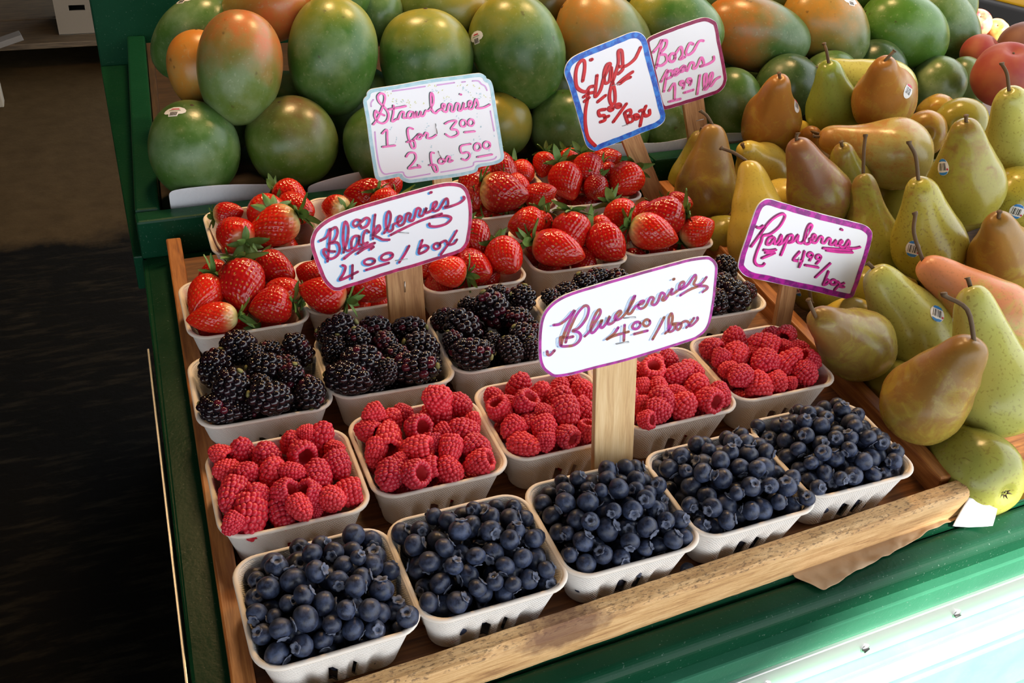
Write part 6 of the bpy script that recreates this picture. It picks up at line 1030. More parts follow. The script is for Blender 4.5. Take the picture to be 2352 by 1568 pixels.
'strokes': [[(-119.7,167.5),(-118.2,180.3),(-118.8,189.9),(-122.5,192.3),(-128.0,186.3),(-129.7,174.6),(-127.6,161.6),(-121.3,155.7),(-113.9,154.0),(-109.5,159.2),(-104.7,159.9)],[(-117.1,147.7),(-110.1,151.5),(-104.1,152.2)],[(-115.5,142.0),(-109.7,146.0)],[(-111.5,153.8),(-111.9,142.9),(-113.4,129.7),(-112.3,112.7),(-107.3,95.2),(-96.5,83.8)],[(-100.8,172.7),(-101.2,161.8),(-101.3,146.5),(-94.6,154.8),(-90.9,169.8),(-83.6,184.5),(-88.5,184.8),(-91.3,174.2),(-89.2,163.2),(-83.2,165.0),(-82.2,182.3),(-79.6,165.8),(-74.7,151.1),(-73.5,137.7),(-78.3,135.8),(-81.5,145.0),(-80.2,158.2),(-76.4,171.0),(-72.8,186.0),(-74.0,200.0),(-69.2,199.7),(-66.7,185.6),(-66.0,178.0),(-71.6,172.9)],[(-110.7,192.4),(-109.0,192.5)],[(-72.4,181.6),(-61.4,182.0),(-51.0,188.9),(-46.8,196.2),(-43.8,203.0)],[(-97.1,140.1),(-87.2,147.1)],[(-70.6,160.8),(-62.5,167.4),(-52.0,173.8)],[(-68.1,160.6),(-61.1,165.1),(-54.5,167.4)],[(-85.8,129.7),(-95.0,128.7),(-93.3,122.4),(-87.1,121.9),(-85.4,116.1),(-91.4,114.3)],[(-85.6,119.5),(-80.7,120.6)],[(-75.4,129.7),(-75.7,128.6),(-76.8,127.9),(-78.2,127.7),(-79.8,128.2),(-81.0,129.1),(-81.4,130.2),(-81.1,131.3),(-80.1,132.0),(-78.6,132.3),(-77.1,131.8),(-75.9,130.9),(-75.4,129.7)],[(-64.8,132.5),(-65.1,131.4),(-66.3,130.7),(-67.9,130.5),(-69.6,131.0),(-70.9,131.9),(-71.4,133.0),(-71.1,134.1),(-69.9,134.8),(-68.3,135.0),(-66.6,134.6),(-65.3,133.7),(-64.8,132.5)],[(-57.0,134.2),(-65.9,122.4),(-73.2,112.8)],[(-58.4,122.9),(-55.3,115.8),(-52.1,108.7)],[(-57.3,124.0),(-51.2,126.3),(-49.4,121.1),(-54.2,118.0),(-46.6,117.4),(-46.0,111.6),(-52.1,109.3)],[(-38.0,116.1),(-38.3,114.8),(-39.5,113.8),(-41.1,113.6),(-42.8,114.1),(-44.2,115.3),(-44.7,116.7),(-44.5,118.0),(-43.3,119.0),(-41.7,119.2),(-40.0,118.7),(-38.6,117.5),(-38.0,116.1)],[(-37.0,123.5),(-33.3,124.3),(-28.7,117.1),(-22.3,117.7),(-23.0,123.5)],[(-28.7,129.1),(-32.6,117.4),(-34.4,104.3)]],
'staples': [((-80.8,158.8),(-68.7,160.6)),((-60.7,106.0),(-48.2,108.4))],
'stick': [(-11.1,-1.1),(13.9,0.3),(-59.4,85.5),(-29.7,90.2)],
},
'bosc': {'base': (0.7366,0.69,0.0562),
'n': (0.0,-0.995,0.0995),
'outline': [(-101.2,146.4),(-92.6,151.7),(-64.3,160.5),(-38.2,167.3),(-22.3,170.6),(-11.3,170.1),(-2.5,166.7),(4.0,160.6),(11.5,140.2),(21.2,115.7),(30.4,90.6),(31.6,83.1),(29.4,74.5),(21.9,67.5),(5.4,62.5),(-29.2,55.1),(-56.7,49.8),(-65.2,50.5),(-71.9,59.7),(-84.1,92.3),(-97.9,128.8),(-101.8,139.5)],
'border': 4.91,
'w': 3.82,
'shw': 3.0,
'sh': (-1.6,-0.1),
'strokes': [[(-89.9,129.5),(-82.8,137.3),(-78.4,145.1),(-80.3,127.8),(-83.3,107.8)],[(-78.3,144.0),(-71.5,143.6),(-71.8,135.5),(-78.8,126.5),(-70.5,124.8),(-68.0,116.4),(-75.5,110.9),(-82.5,112.6)],[(-55.3,119.4),(-56.3,116.8),(-58.3,115.3),(-60.6,115.2),(-62.7,116.5),(-64.0,119.0),(-64.1,121.8),(-63.1,124.4),(-61.1,125.9),(-58.8,126.0),(-56.7,124.7),(-55.4,122.2),(-55.3,119.4)],[(-56.0,123.9),(-48.5,134.1),(-44.5,124.4),(-47.6,117.5),(-39.8,120.6)],[(-29.7,136.6),(-35.4,138.1),(-39.4,127.7),(-36.0,122.7),(-28.3,127.0),(-22.9,137.4),(-19.2,140.7),(-14.3,140.2)],[(-72.8,89.1),(-65.1,104.3),(-66.0,89.9),(-66.9,75.3)],[(-64.8,101.8),(-58.0,102.6),(-57.1,95.3),(-64.9,92.2)],[(-57.1,95.9),(-49.3,99.6),(-50.0,104.5),(-53.9,102.3),(-51.6,96.1),(-45.3,100.6),(-39.5,108.6),(-44.6,105.3),(-43.9,100.5),(-38.7,102.5),(-38.0,107.9),(-34.3,101.0),(-30.2,111.6),(-24.4,110.0),(-25.0,104.0),(-19.6,105.5),(-14.4,117.8),(-8.9,109.1),(-14.0,105.8),(-1.8,108.6),(6.0,113.0),(5.3,117.8)],[(-58.7,75.9),(-51.6,85.2),(-48.6,62.8)],[(-56.7,60.4),(-39.5,62.8)],[(-36.3,84.4),(-36.5,83.0),(-37.6,82.1),(-39.3,81.9),(-41.0,82.4),(-42.4,83.5),(-43.0,84.8),(-42.8,86.2),(-41.7,87.1),(-40.0,87.3),(-38.3,86.8),(-36.9,85.8),(-36.3,84.4)],[(-36.5,84.8),(-35.8,81.6),(-36.8,77.4)],[(-25.5,87.3),(-25.7,86.0),(-26.8,85.1),(-28.5,84.8),(-30.2,85.3),(-31.7,86.4),(-32.3,87.8),(-32.0,89.1),(-30.9,90.0),(-29.3,90.2),(-27.5,89.8),(-26.1,88.7),(-25.5,87.3)],[(-25.6,87.0),(-25.6,84.0),(-27.0,81.3)],[(-34.3,71.1),(-20.6,74.1)],[(-12.9,93.5),(-13.3,67.6)],[(-3.4,73.1),(-0.6,82.8),(-2.3,94.0),(-5.7,93.0),(-4.6,80.6),(-0.5,72.9),(5.3,81.2),(7.9,92.1),(5.9,95.9),(3.6,92.4),(3.9,81.3),(7.4,77.3),(13.2,85.6),(19.8,89.2)]],
'staples': [((-8.2,28.7),(3.1,30.3))],
'stick': [(-16.1,2.7),(16.5,4.9),(-31.8,54.2),(-0.7,61.0)],
},
}

# ------------------------------------------------------------------ the place
GROUND = -0.85
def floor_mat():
    g = N('aged_market_floor')
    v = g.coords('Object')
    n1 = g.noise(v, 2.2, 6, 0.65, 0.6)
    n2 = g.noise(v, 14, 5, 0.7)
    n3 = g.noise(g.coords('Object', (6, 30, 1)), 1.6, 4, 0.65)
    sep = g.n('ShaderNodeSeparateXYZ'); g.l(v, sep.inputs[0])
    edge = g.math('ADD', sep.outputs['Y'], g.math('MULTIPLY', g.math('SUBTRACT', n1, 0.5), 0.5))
    mask = g.ramp(g.math('MULTIPLY', edge, 0.25), [(0.555, (0, 0, 0)), (0.580, (1, 1, 1))])  # floor turns lighter brown past a ragged line across the hall
    far_brown = g.mix(n2, (0.034, 0.022, 0.009), (0.095, 0.064, 0.030))
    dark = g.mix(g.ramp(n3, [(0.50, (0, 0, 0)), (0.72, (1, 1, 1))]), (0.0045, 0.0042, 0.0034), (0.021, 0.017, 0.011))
    col = g.mix(mask, dark, far_brown)
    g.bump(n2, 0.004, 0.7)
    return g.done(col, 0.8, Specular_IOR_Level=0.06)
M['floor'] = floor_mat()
M['ceiling'] = plain('dark_ceiling', (0.022, 0.020, 0.018), 0.95)
M['wall'] = plain('dark_wall', (0.055, 0.045, 0.035), 0.9)
g_ = N('street_asphalt')
M['asphalt'] = g_.done(g_.mix(g_.noise(g_.coords('Object'), 40, 4), (0.13, 0.13, 0.13), (0.20, 0.195, 0.19)), 0.55)

def slab(name, pts, z0, z1, mat):
    return tag(prism(name, pts, z0, z1, M[mat]), kind='structure')
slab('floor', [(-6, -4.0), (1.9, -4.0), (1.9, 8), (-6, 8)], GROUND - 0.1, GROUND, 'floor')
slab('pavement', [(1.9, -12), (14, -12), (14, 12), (1.9, 12)], GROUND - 0.12, GROUND - 0.004, 'asphalt')
slab('forecourt', [(-6, -12), (1.9, -12), (1.9, -4.0), (-6, -4.0)], GROUND - 0.12, GROUND - 0.004, 'asphalt')
slab('wall_left', [(-6.2, -4), (-6, -4), (-6, 8), (-6.2, 8)], GROUND, 2.2, 'wall')
slab('wall_back', [(-6.2, 8), (1.9, 8), (1.9, 8.2), (-6.2, 8.2)], GROUND, 2.2, 'wall')
# roof over the market hall; its front eave runs obliquely and lets the sun reach the stand's lower corner
CZ = 2.10
def eave_x(y): return 1.42 + (y + 2.368) / 0.62
def eave(x): return -2.368 + (x - 1.42) * 0.62
slab('ceiling', [(-6.2, -6.0), (eave_x(-6.0), -6.0), (2.3, eave(2.3)), (2.3, 8.2), (-6.2, 8.2)], CZ, CZ + 0.12, 'ceiling')

# background of the hall: low platform with a carton and planks
pl = empty('low_platform', (-0.30, 3.5, GROUND)); tag(pl, 'low dark wooden platform on the floor at the back of the hall', 'platform')
M['dim_wood'] = wood('dim_platform_wood', (0.16, 0.11, 0.06), (0.10, 0.07, 0.04), (0.05, 0.035, 0.02))
for i in range(3):
    o = mesh_obj('deck_board', box_mesh('deck_board', 1.6, 0.27, 0.022, 0.003), pl, M['dim_wood'], (-0.35, 0.14 + 0.285 * i, 0.118))
for i in range(3):
    mesh_obj('bearer', box_mesh('bearer', 0.07, 0.80, 0.117, 0.003), pl, M['dim_wood'], (-1.05 + 0.70 * i, 0.42, 0))
M['bin_wood'] = wood('dark_bin_wood', (0.060, 0.030, 0.013), (0.035, 0.016, 0.008), (0.015, 0.007, 0.004))
M['carton'] = plain('pale_carton', (0.20, 0.17, 0.13), 0.8)
ct = empty('carton', (-0.035, 3.70, GROUND + 0.141)); tag(ct, 'pale carton with a dark hand hole on the low platform', 'box')
bm = bmesh.new()
cw, cd, chh = 0.30, 0.24, 0.20
# front wall built around a real hand hole
hx0, hx1, hz0, hz1 = -0.10, -0.045, 0.088, 0.108
fr = []
xs = [-cw / 2, hx0, hx1, cw / 2]; zs = [0, hz0, hz1, chh]
for i in range(3):
    for j in range(3):
        if i == 1 and j == 1: continue
        vv = [bm.verts.new((xs[a], -cd / 2, zs[b])) for a, b in ((i, j), (i + 1, j), (i + 1, j + 1), (i, j + 1))]
        bm.faces.new(vv)
for q in ([(-1, -1), (-1, 1)], [(-1, 1), (1, 1)], [(1, 1), (1, -1)]):
    (a, b), (c, d) = q
    bm.faces.new([bm.verts.new(p) for p in ((a * cw / 2, b * cd / 2, 0), (c * cw / 2, d * cd / 2, 0), (c * cw / 2, d * cd / 2, chh), (a * cw / 2, b * cd / 2, chh))])
bm.faces.new([bm.verts.new(p) for p in ((-cw / 2, -cd / 2, 0.002), (cw / 2, -cd / 2, 0.002), (cw / 2, cd / 2, 0.002), (-cw / 2, cd / 2, 0.002))])
bmesh.ops.remove_doubles(bm, verts=bm.verts, dist=0.0005)
co = mesh_obj('body', bm_mesh('carton_body', bm), ct, M['carton'])
sol = co.modifiers.new('thickness', 'SOLIDIFY'); sol.thickness = 0.006
for s in (-1, 1):
    fl = mesh_obj('flap', box_mesh('flap', cw, 0.115, 0.005, 0.001), ct, M['carton'], (0, s * 0.06, chh + 0.001))
sb = plank('leaning_board', (-0.62, 3.30, -0.70), (-0.30, 3.36, -0.62), 0.05, 0.02, plain('grey_board', (0.16, 0.15, 0.14), 0.7))
tag(sb, 'grey board lying aslant beside the low platform', 'board')
pp = mesh_obj('white_post', box_mesh('white_post', 0.06, 0.06, 0.24, 0.004), None, plain('dull_white', (0.33, 0.30, 0.24), 0.7), (-0.425, 3.30, GROUND))
tag(pp, 'short pale post at the left edge beside the platform', 'post')

# yellow car parked in the street
car = empty('car', (3.45, 2.55, GROUND)); tag(car, 'yellow car parked in the street behind the plums', 'car')
M['car_yellow'] = plain('yellow_car_paint', (0.78, 0.42, 0.015), 0.25, Coat_Weight=0.6)
M['car_black'] = plain('black_car_plastic', (0.015, 0.015, 0.017), 0.45)
M['car_glass'] = plain('car_glass', (0.02, 0.025, 0.03), 0.06)
prof = [(-2.1, 0.36), (-1.75, 0.34), (1.75, 0.34), (2.1, 0.40), (2.15, 0.72), (1.5, 0.88), (0.75, 1.32), (-0.95, 1.36), (-1.75, 0.98), (-2.15, 0.92)]
def car_extrude(name, pts, y0, y1, mat, bev=0.04):
    bm = bmesh.new()
    f = bm.faces.new([bm.verts.new((p[0], y0, p[1])) for p in pts])
    r = bmesh.ops.extrude_face_region(bm, geom=[f])
    bmesh.ops.translate(bm, vec=(0, y1 - y0, 0), verts=[v for v in r['geom'] if isinstance(v, bmesh.types.BMVert)])
    bmesh.ops.recalc_face_normals(bm, faces=bm.faces)
    if bev: bmesh.ops.bevel(bm, geom=bm.edges[:], offset=bev, segments=3, affect='EDGES', profile=0.5)
    return mesh_obj(name, bm_mesh(name, bm, True), car, mat)
car_extrude('body', prof, 0.0, 1.7, M['car_yellow'])
car_extrude('sill', [(-1.72, 0.20), (1.72, 0.20), (1.72, 0.36), (-1.72, 0.36)], -0.015, 1.715, M['car_black'], 0.02)
car_extrude('side_window', [(-1.45, 0.98), (1.10, 0.98), (0.70, 1.26), (-0.92, 1.30)], -0.012, 0.05, M['car_glass'], 0.005)
for dx in (-0.62, 0.62):
    mesh_obj('door_seam', box_mesh('door_seam', 0.008, 0.01, 0.60, 0), car, M['car_black'], (dx, -0.002, 0.37))
for wx in (-1.35, 1.35):
    for wy in (0.05, 1.62):
        vv, ff = tube_geo([(wx, wy - 0.10, 0.31), (wx, wy - 0.08, 0.31), (wx, wy + 0.06, 0.31), (wx, wy + 0.08, 0.31)], [0.28, 0.31, 0.31, 0.28], 28)
        wh = mesh_obj('wheel', pydata('wheel', vv, ff), car, M['car_black'])
        vv, ff = tube_geo([(wx, wy - 0.108, 0.31), (wx, wy - 0.09, 0.31)], [0.17, 0.20], 20)
        mesh_obj('hub_cap', pydata('hub_cap', vv, ff), wh, M['steel'])
disc_v, disc_f = tube_geo([(-0.74, -0.028, 0.29), (-0.74, -0.012, 0.29)], [0.018, 0.025], 14)
mesh_obj('sill_highlight', pydata('sill_highlight', disc_v, disc_f), car, plain('pale_highlight', (0.9, 0.85, 0.75), 0.15))  # small pale disc stands in for a bright highlight on the sill
car.rotation_euler.z = math.radians(-62)
car.location = (3.926, 1.971, GROUND)

# ------------------------------------------------------------------ fruit stand
stand = empty('fruit_stand', (0.3, 0.3, GROUND)); tag(stand, 'green painted fruit stand carrying the berry tray, mangoes and pears', 'fruit stand')
def st_prism(name, pts, z0, z1, mat, bevel=0.002):
    o = prism(name, pts, z0, z1, M[mat], None, bevel)
    o.parent = stand
    o.matrix_parent_inverse = Matrix.Translation((-0.3, -0.3, -GROUND))
    return o
def st_plank(*a, **k):
    o = plank(*a, **k)
    mw = o.matrix_world.copy()
    o.parent = stand
    o.matrix_parent_inverse = Matrix.Translation((-0.3, -0.3, -GROUND))
    o.matrix_basis = mw
    return o
def ridge(x, out=0.0): return (x + 0.0436 * out, -0.0455 + 0.0425 * x - out)
st_prism('shelf_board', [(-0.046,) + ridge(-0.046, -0.0265)[1:], ridge(0.655, -0.0265), (0.655, 0.665), (-0.0245, 0.665)], -0.030, -0.008, 'green', 0.003)
st_prism('front_ledge', [ridge(0.656, -0.0265), ridge(1.7, -0.0265), ridge(1.7, -0.042), ridge(0.656, -0.030)], -0.030, -0.009, 'green', 0.003)
st_prism('pear_bin_floor', [(0.656, -0.008), (1.45, 0.02), (1.45, 0.665), (0.656, 0.665)], -0.052, -0.032, 'crate_wood', 0.002)
st_plank('front_edge', ridge(-0.048, -0.0105)[0:2] + (-0.0075,), ridge(1.7, -0.0105)[0:2] + (-0.0075,), 0.031, 0.048, M['green'], bevel=0.010)
st_plank('fascia_board', ridge(-0.048, 0.004)[0:2] + (-0.030,), ridge(1.7, 0.004)[0:2] + (-0.030,), 0.022, 0.045, M['green_soft'], bevel=0.002)
ms = st_plank('metal_strip', ridge(-0.05, 0.0165)[0:2] + (-0.056,), ridge(1.7, 0.0165)[0:2] + (-0.056,), 0.004, 0.034, M['metal'], bevel=0.0008)
bm = bmesh.new()
bmesh.ops.create_uvsphere(bm, u_segments=14, v_segments=8, radius=0.0048)
for v in bm.verts: v.co.y *= 0.45
# cross recess cut as a notch ring
scr_me = bm_mesh('screw', bm, True)
for i, sx in enumerate((0.085, 0.190, 0.295, 0.400, 0.505, 0.612, 0.72, 0.825)):
    s = mesh_obj('screw', scr_me, ms, M['steel'])
    s.location = (sx - 0.825, -0.0022, -0.020)
    b = mesh_obj('slot', box_mesh('slot', 0.006, 0.0008, 0.0010), s, M['car_black'], (0, -0.0023, -0.0005))
    b.rotation_euler.y = 0.6 * i
st_plank('lip_board', ridge(-0.05, 0.021)[0:2] + (-0.091,), ridge(1.7, 0.021)[0:2] + (-0.091,), 0.016, 0.010, M['mint'], bevel=0.002)
M['white_paint'] = paint('chipped_white_paint', (0.70, 0.72, 0.70), (0.80, 0.81, 0.80), 0.5)
st_plank('white_moulding', ridge(-0.05, 0.026)[0:2] + (-0.102,), ridge(1.7, 0.026)[0:2] + (-0.102,), 0.018, 0.018, M['white_paint'], bevel=0.003)
for i in range(3):
    st_plank('cladding_board', ridge(-0.05, 0.030 + 0.010 * i)[0:2] + (-0.121 - 0.095 * i,), ridge(1.7, 0.030 + 0.010 * i)[0:2] + (-0.121 - 0.095 * i,), 0.020, 0.092, M['mint'], bevel=0.003)
st_prism('cabinet', [(-0.035, 0.005), (1.65, 0.05), (1.65, 1.35), (-0.005, 1.35)], GROUND + 0.002, -0.053, 'green', 0.004)
st_plank('side_trim', (-0.0475, 0.02, -0.008), (-0.0375, 0.476, -0.008), 0.0022, 0.035, M['metal'], bevel=0.0005)
st_plank('side_board', (-0.0415, -0.02, -0.0085), (-0.0245, 0.66, -0.0085), 0.008, 0.044, M['green'], bevel=0.002)
# mango bin: front board, left rail, floor, raised back panel
st_plank('bin_front_board', (-0.0285, 0.671, 0.042), (0.6565, 0.684, 0.042), 0.026, 0.050, M['green'], bevel=0.003)
st_plank('bin_front_board', (0.658, 0.684, 0.042), (1.45, 0.700, 0.042), 0.026, 0.074, M['green'], bevel=0.003)
st_plank('bin_side_rail', (-0.0140, 0.688, 0.042), (0.0195, 1.30, 0.042), 0.028, 0.050, M['green'], bevel=0.003)
st_prism('bin_floor', [(0.002, 0.690), (1.45, 0.716), (1.45, 1.30), (0.034, 1.30)], -0.008, 0.016, 'bin_wood', 0.001)
st_plank('bin_liner_board', (0.0160, 0.87, 0.034), (0.0385, 1.285, 0.034), 0.010, 0.018, M['bin_wood'], bevel=0.001)
st_prism('side_panel', [(-0.038, 0.664), (-0.0265, 0.664), (0.004, 1.30), (-0.0425, 1.30)], -0.052, -0.006, 'green', 0.002)
st_prism('back_panel', [(-0.042, 1.302), (1.55, 1.302), (1.55, 1.33), (-0.042, 1.33)], -0.052, 0.42, 'green', 0.003)
st_plank('bin_divider', (1.372, 0.86, 0.115), (1.556, 1.11, 0.095), 0.012, 0.10, M['green'], bevel=0.001)
st_prism('peach_bin_floor', [(1.455, 0.20), (1.95, 0.22), (1.95, 1.24), (1.455, 1.24)], -0.052, -0.030, 'green', 0.002)

# ------------------------------------------------------------------ berry tray
tray = empty('berry_tray', (0.3, 0.3, 0)); tag(tray, 'shallow wooden tray holding all the berry baskets', 'tray')
def tr(o):
    mw = o.matrix_basis.copy()
    o.parent = tray
    o.matrix_parent_inverse = Matrix.Translation((-0.3, -0.3, 0))
    o.matrix_basis = mw
    return o
def tr_plank(name, a, b, w, t, mat, bevel=0.0015):
    o = plank(name, a, b, w, t, M[mat], None, bevel)
    mw = o.matrix_world.copy(); o.matrix_basis = mw
    return tr(o)
RZ = 0.024
lr = tr_plank('side_rail', (-0.0105, -0.018, RZ), (0.0090, 0.645, RZ), 0.0165, 0.0318, 'tray_wood', 0.0018)
rr = tr_plank('side_rail', (0.6265, 0.036, RZ), (0.6590, 0.645, RZ), 0.0155, 0.0318, 'tray_wood', 0.0018)
# front rail: rough-sawn top, a knot and a chipped upper edge
a, b = Vector((-0.0185, -0.0165, 0)), Vector((0.634, 0.0226, 0))
L = (b - a).length
nx, hw, ht = 120, 0.0085, 0.0318
vv, ff = [], []
for i in range(nx + 1):
    x = -L / 2 + L * i / nx
    chip = max(0, noise.noise((x * 26, 3.1, 0)) - 0.05) * 0.006 + (0.004 * math.exp(-((x + 0.09) / 0.035) ** 2))
    nz = 0.0007 * noise.noise((x * 160, 0, 5))
    prof_ = [(-hw, -ht), (-hw, -0.0045 - chip), (-hw + 0.0015 + chip * 0.9, -0.0012 - chip * 0.35), (-hw + 0.006, nz), (hw - 0.0012, nz * 0.6), (hw, -0.0014), (hw, -ht)]
    for y, z in prof_: vv.append((x, y + 0.0004 * noise.noise((x * 90, z * 300, 9)), z))
m_ = len(prof_)
for i in range(nx):
    for k in range(m_):
        ff.append((i * m_ + k, (i + 1) * m_ + k, (i + 1) * m_ + (k + 1) % m_, i * m_ + (k + 1) % m_))
ff.append(tuple(range(m_))); ff.append(tuple(reversed(range(nx * m_, nx * m_ + m_))))
fr_ = mesh_obj('front_rail', pydata('front_rail', vv, ff, False), None, None)
def front_mat():
    g = N('rough_front_rail_wood')
    v = g.coords('Object', (5, 55, 55)); grain = g.noise(v, 3.0, 4, 0.6, 0.8)
    fine = g.noise(g.coords('Object', (25, 420, 420)), 2.0, 3, 0.6)
    vo = g.coords('Object')
    rough = g.noise(g.coords('Object', (90, 260, 260)), 2.0, 3, 0.7)
    sep = g.n('ShaderNodeSeparateXYZ'); g.l(vo, sep.inputs[0])
    # saw marks on the top edge
    topm = g.ramp(g.math('ADD', g.math('MULTIPLY', sep.outputs['Z'], 100.0), 1.0), [(0.40, (0, 0, 0)), (0.62, (1, 1, 1))])
    s = g.math('ADD', g.math('MULTIPLY', grain, 0.7), g.math('MULTIPLY', fine, 0.3))
    col = g.ramp(s, [(0.30, (0.32, 0.155, 0.06)), (0.46, (0.58, 0.33, 0.13)), (0.62, (0.74, 0.47, 0.22))])
    marks = g.ramp(rough, [(0.36, (1, 1, 1)), (0.48, (0, 0, 0))])
    col = g.mix(g.math('MULTIPLY', g.math('MULTIPLY', marks, topm), 0.75), col, (0.10, 0.050, 0.022))
    # the knot
    kx = g.math('MULTIPLY', g.math('ADD', sep.outputs['X'], 0.085), 22.0)
    kz = g.math('MULTIPLY', g.math('ADD', sep.outputs['Z'], 0.008), 60.0)
    kd = g.math('ADD', g.math('MULTIPLY', kx, kx), g.math('MULTIPLY', kz, kz))
    kd = g.math('ADD', kd, g.math('MULTIPLY', g.math('SUBTRACT', g.noise(vo, 90, 3), 0.5), 1.2))
    km = g.ramp(kd, [(0.25, (1, 1, 1)), (0.85, (0, 0, 0))])
    col = g.mix(g.math('MULTIPLY', km, 0.8), col, (0.15, 0.060, 0.030))
    g.bump(g.math('ADD', s, g.math('MULTIPLY', rough, 0.6)), 0.0009, 0.9)
    return g.done(col, 0.7)
fr_.data.materials.append(front_mat())
ang = math.atan2((b - a).y, (b - a).x)
fr_.rotation_euler.z = ang
fr_.location = ((a + b) / 2).to_tuple()[:2] + (RZ,)
mb = Matrix.Translation(fr_.location) @ Matrix.Rotation(ang, 4, 'Z')
fr_.matrix_basis = mb
tr(fr_)
for i in range(5):
    y0 = 0.0 + 0.128 * i; y1 = y0 + 0.126
    c = (y0 + y1) / 2
    xl = -0.002 + 0.029 * c; xr = 0.6185 + 0.050 * c
    o = tr_plank('floor_board', (xl, c + 0.008 if i == 0 else c, -0.0002), (xr, c + 0.012, -0.0002), 0.122, 0.0075, 'floor_wood', 0.0008)

# ------------------------------------------------------------------ baskets
BW, BD, BH, BR, INS = 0.115, 0.1025, 0.052, 0.019, 0.0125
def rrect(w, d, r, per=8, side=22):
    """rounded rectangle centred on 0, as (x, y, side index or -1, position along side)"""
    pts = []
    hx, hy = w / 2 - r, d / 2 - r
    for s, (cx, cy, a0) in enumerate(((hx, -hy, -90), (hx, hy, 0), (-hx, hy, 90), (-hx, -hy, 180))):
        # straight run before this corner
        prev = ((-hx, -d / 2), (w / 2, -hy), (hx, d / 2), (-w / 2, hy))[s]
        nxt = ((hx, -d / 2), (w / 2, hy), (-hx, d / 2), (-w / 2, -hy))[s]
        for k in range(side):
            t = k / side
            pts.append((prev[0] + (nxt[0] - prev[0]) * t, prev[1] + (nxt[1] - prev[1]) * t, s, t))
        for k in range(per):
            a = math.radians(a0 + 90 * k / per)
            pts.append((cx + r * math.cos(a), cy + r * math.sin(a), -1, 0))
    return pts
def basket_mesh(seed):
    rnd = random.Random(seed)
    base = rrect(BW, BD, BR)
    n = len(base)
    zs = [0.0, 0.0, 0.0035, 0.010, 0.016, 0.022, 0.027, 0.032, 0.040, 0.0462, 0.0478, 0.0515]
    verts, faces = [], []
    rings = []
    def ring(z, off, flute=True):
        """off: extra inward offset; flutes press the wall inwards low on the side"""
        idx = []
        k = min(z / BH, 1)
        ins = INS * (1 - k) ** 0.9 + off
        w, d = BW - 2 * ins, BD - 2 * ins
        r = max(BR - 0.004 * (1 - k), 0.006)
        for (x, y, s, t) in rrect(w, d, r):
            if flute and s >= 0 and 0 < z < 0.034:
                dep = 0.0
                for fc in (0.14, 0.38, 0.62, 0.86):
                    dep += math.exp(-((t - fc) / 0.055) ** 4)
                f = dep * 0.0036 * min(1, (0.034 - z) / 0.010) 
                nx_, ny_ = ((0, 1), (-1, 0), (0, -1), (1, 0))[s]
                x += nx_ * f; y += ny_ * f
            wob = 0.0006 * noise.noise((x * 30 + seed * 5, y * 30, z * 20)) * k
            verts.append((x + wob, y + wob, z + (0.0008 * noise.noise((x * 22 + seed * 9, y * 22, 1.0)) if z > 0.04 else 0)))
            idx.append(len(verts) - 1)
        return idx
    outer = [ring(zs[0], 0.0055, False)] + [ring(z, 0.0 if z > 0.0 else 0.0015) for z in zs[1:]]
    zi = [0.0515, 0.0462, 0.040, 0.032, 0.027, 0.022, 0.016, 0.010, 0.0035, 0.0020]
    inner = [ring(z, 0.0016) for z in zi]
    inner.append(ring(0.0020, 0.010, False))
    slots = set()
    for j, (x, y, s, t) in enumerate(base):
        if s >= 0 and (abs(t - 0.39) < 0.034 or abs(t - 0.645) < 0.034): slots.add(j)
    def strip(A, B, lo=None):
        for j in range(n):
            if lo and j in slots: continue
            faces.append((A[j], A[(j + 1) % n], B[(j + 1) % n], B[j]))
    for i in range(len(outer) - 1): strip(outer[i], outer[i + 1], 2 <= i <= 4)
    strip(outer[-1], inner[0])
    for i in range(len(inner) - 1): strip(inner[i], inner[i + 1], 5 <= i <= 7)
    faces.append(tuple(reversed(outer[0])))
    faces.append(tuple(inner[-1]))
    # slot reveals
    for j in slots:
        pass
    return pydata('basket_body', verts, faces, True)
def rim_mesh(seed):
    path = [(x, y) for x, y, s, t in rrect(BW + 0.0008, BD + 0.0008, BR, 8, 10)]
    n = len(path); verts, faces = [], []
    prof_ = [(0.0016, -0.0012), (0.0020, 0.0002), (0.0010, 0.0012), (-0.0008, 0.0013), (-0.0020, 0.0006), (-0.0020, -0.0012), (0.0, -0.0018)]
    m = len(prof_)
    for i, (x, y) in enumerate(path):
        x0, y0 = path[i - 1]; x1, y1 = path[(i + 1) % n]
        t = Vector((x1 - x0, y1 - y0)).normalized(); nr = Vector((t.y, -t.x))
        dz = 0.0008 * noise.noise((x * 22 + seed * 9, y * 22, 1.0))
        for a, h in prof_: verts.append((x + nr.x * a, y + nr.y * a, BH + h - 0.0005 + dz))
    for i in range(n):
        for k in range(m):
            faces.append((i * m + k, ((i + 1) % n) * m + k, ((i + 1) % n) * m + (k + 1) % m, i * m + (k + 1) % m))
    return pydata('basket_rim', verts, faces, True)
basket_meshes = [(basket_mesh(s), rim_mesh(s)) for s in (1, 2, 3)]
for bme, rme in basket_meshes:
    bme.materials.append(M['pulp']); rme.materials.append(M['pulp_rim'])
COLS = ('leftmost', 'second from left', 'middle', 'second from right', 'rightmost')
COLS4 = ('leftmost', 'second from left', 'second from right', 'rightmost')
ROWS = {1: ('blueberries', 'the front row'), 2: ('raspberries', 'the raspberry row'), 3: ('blackberries', 'the blackberry row'),
        4: ('strawberries', 'the front strawberry row'), 5: ('strawberries', 'the back strawberry row')}
def colname(r, c): return COLS4[c - 1] if r == 5 else COLS[c - 1]
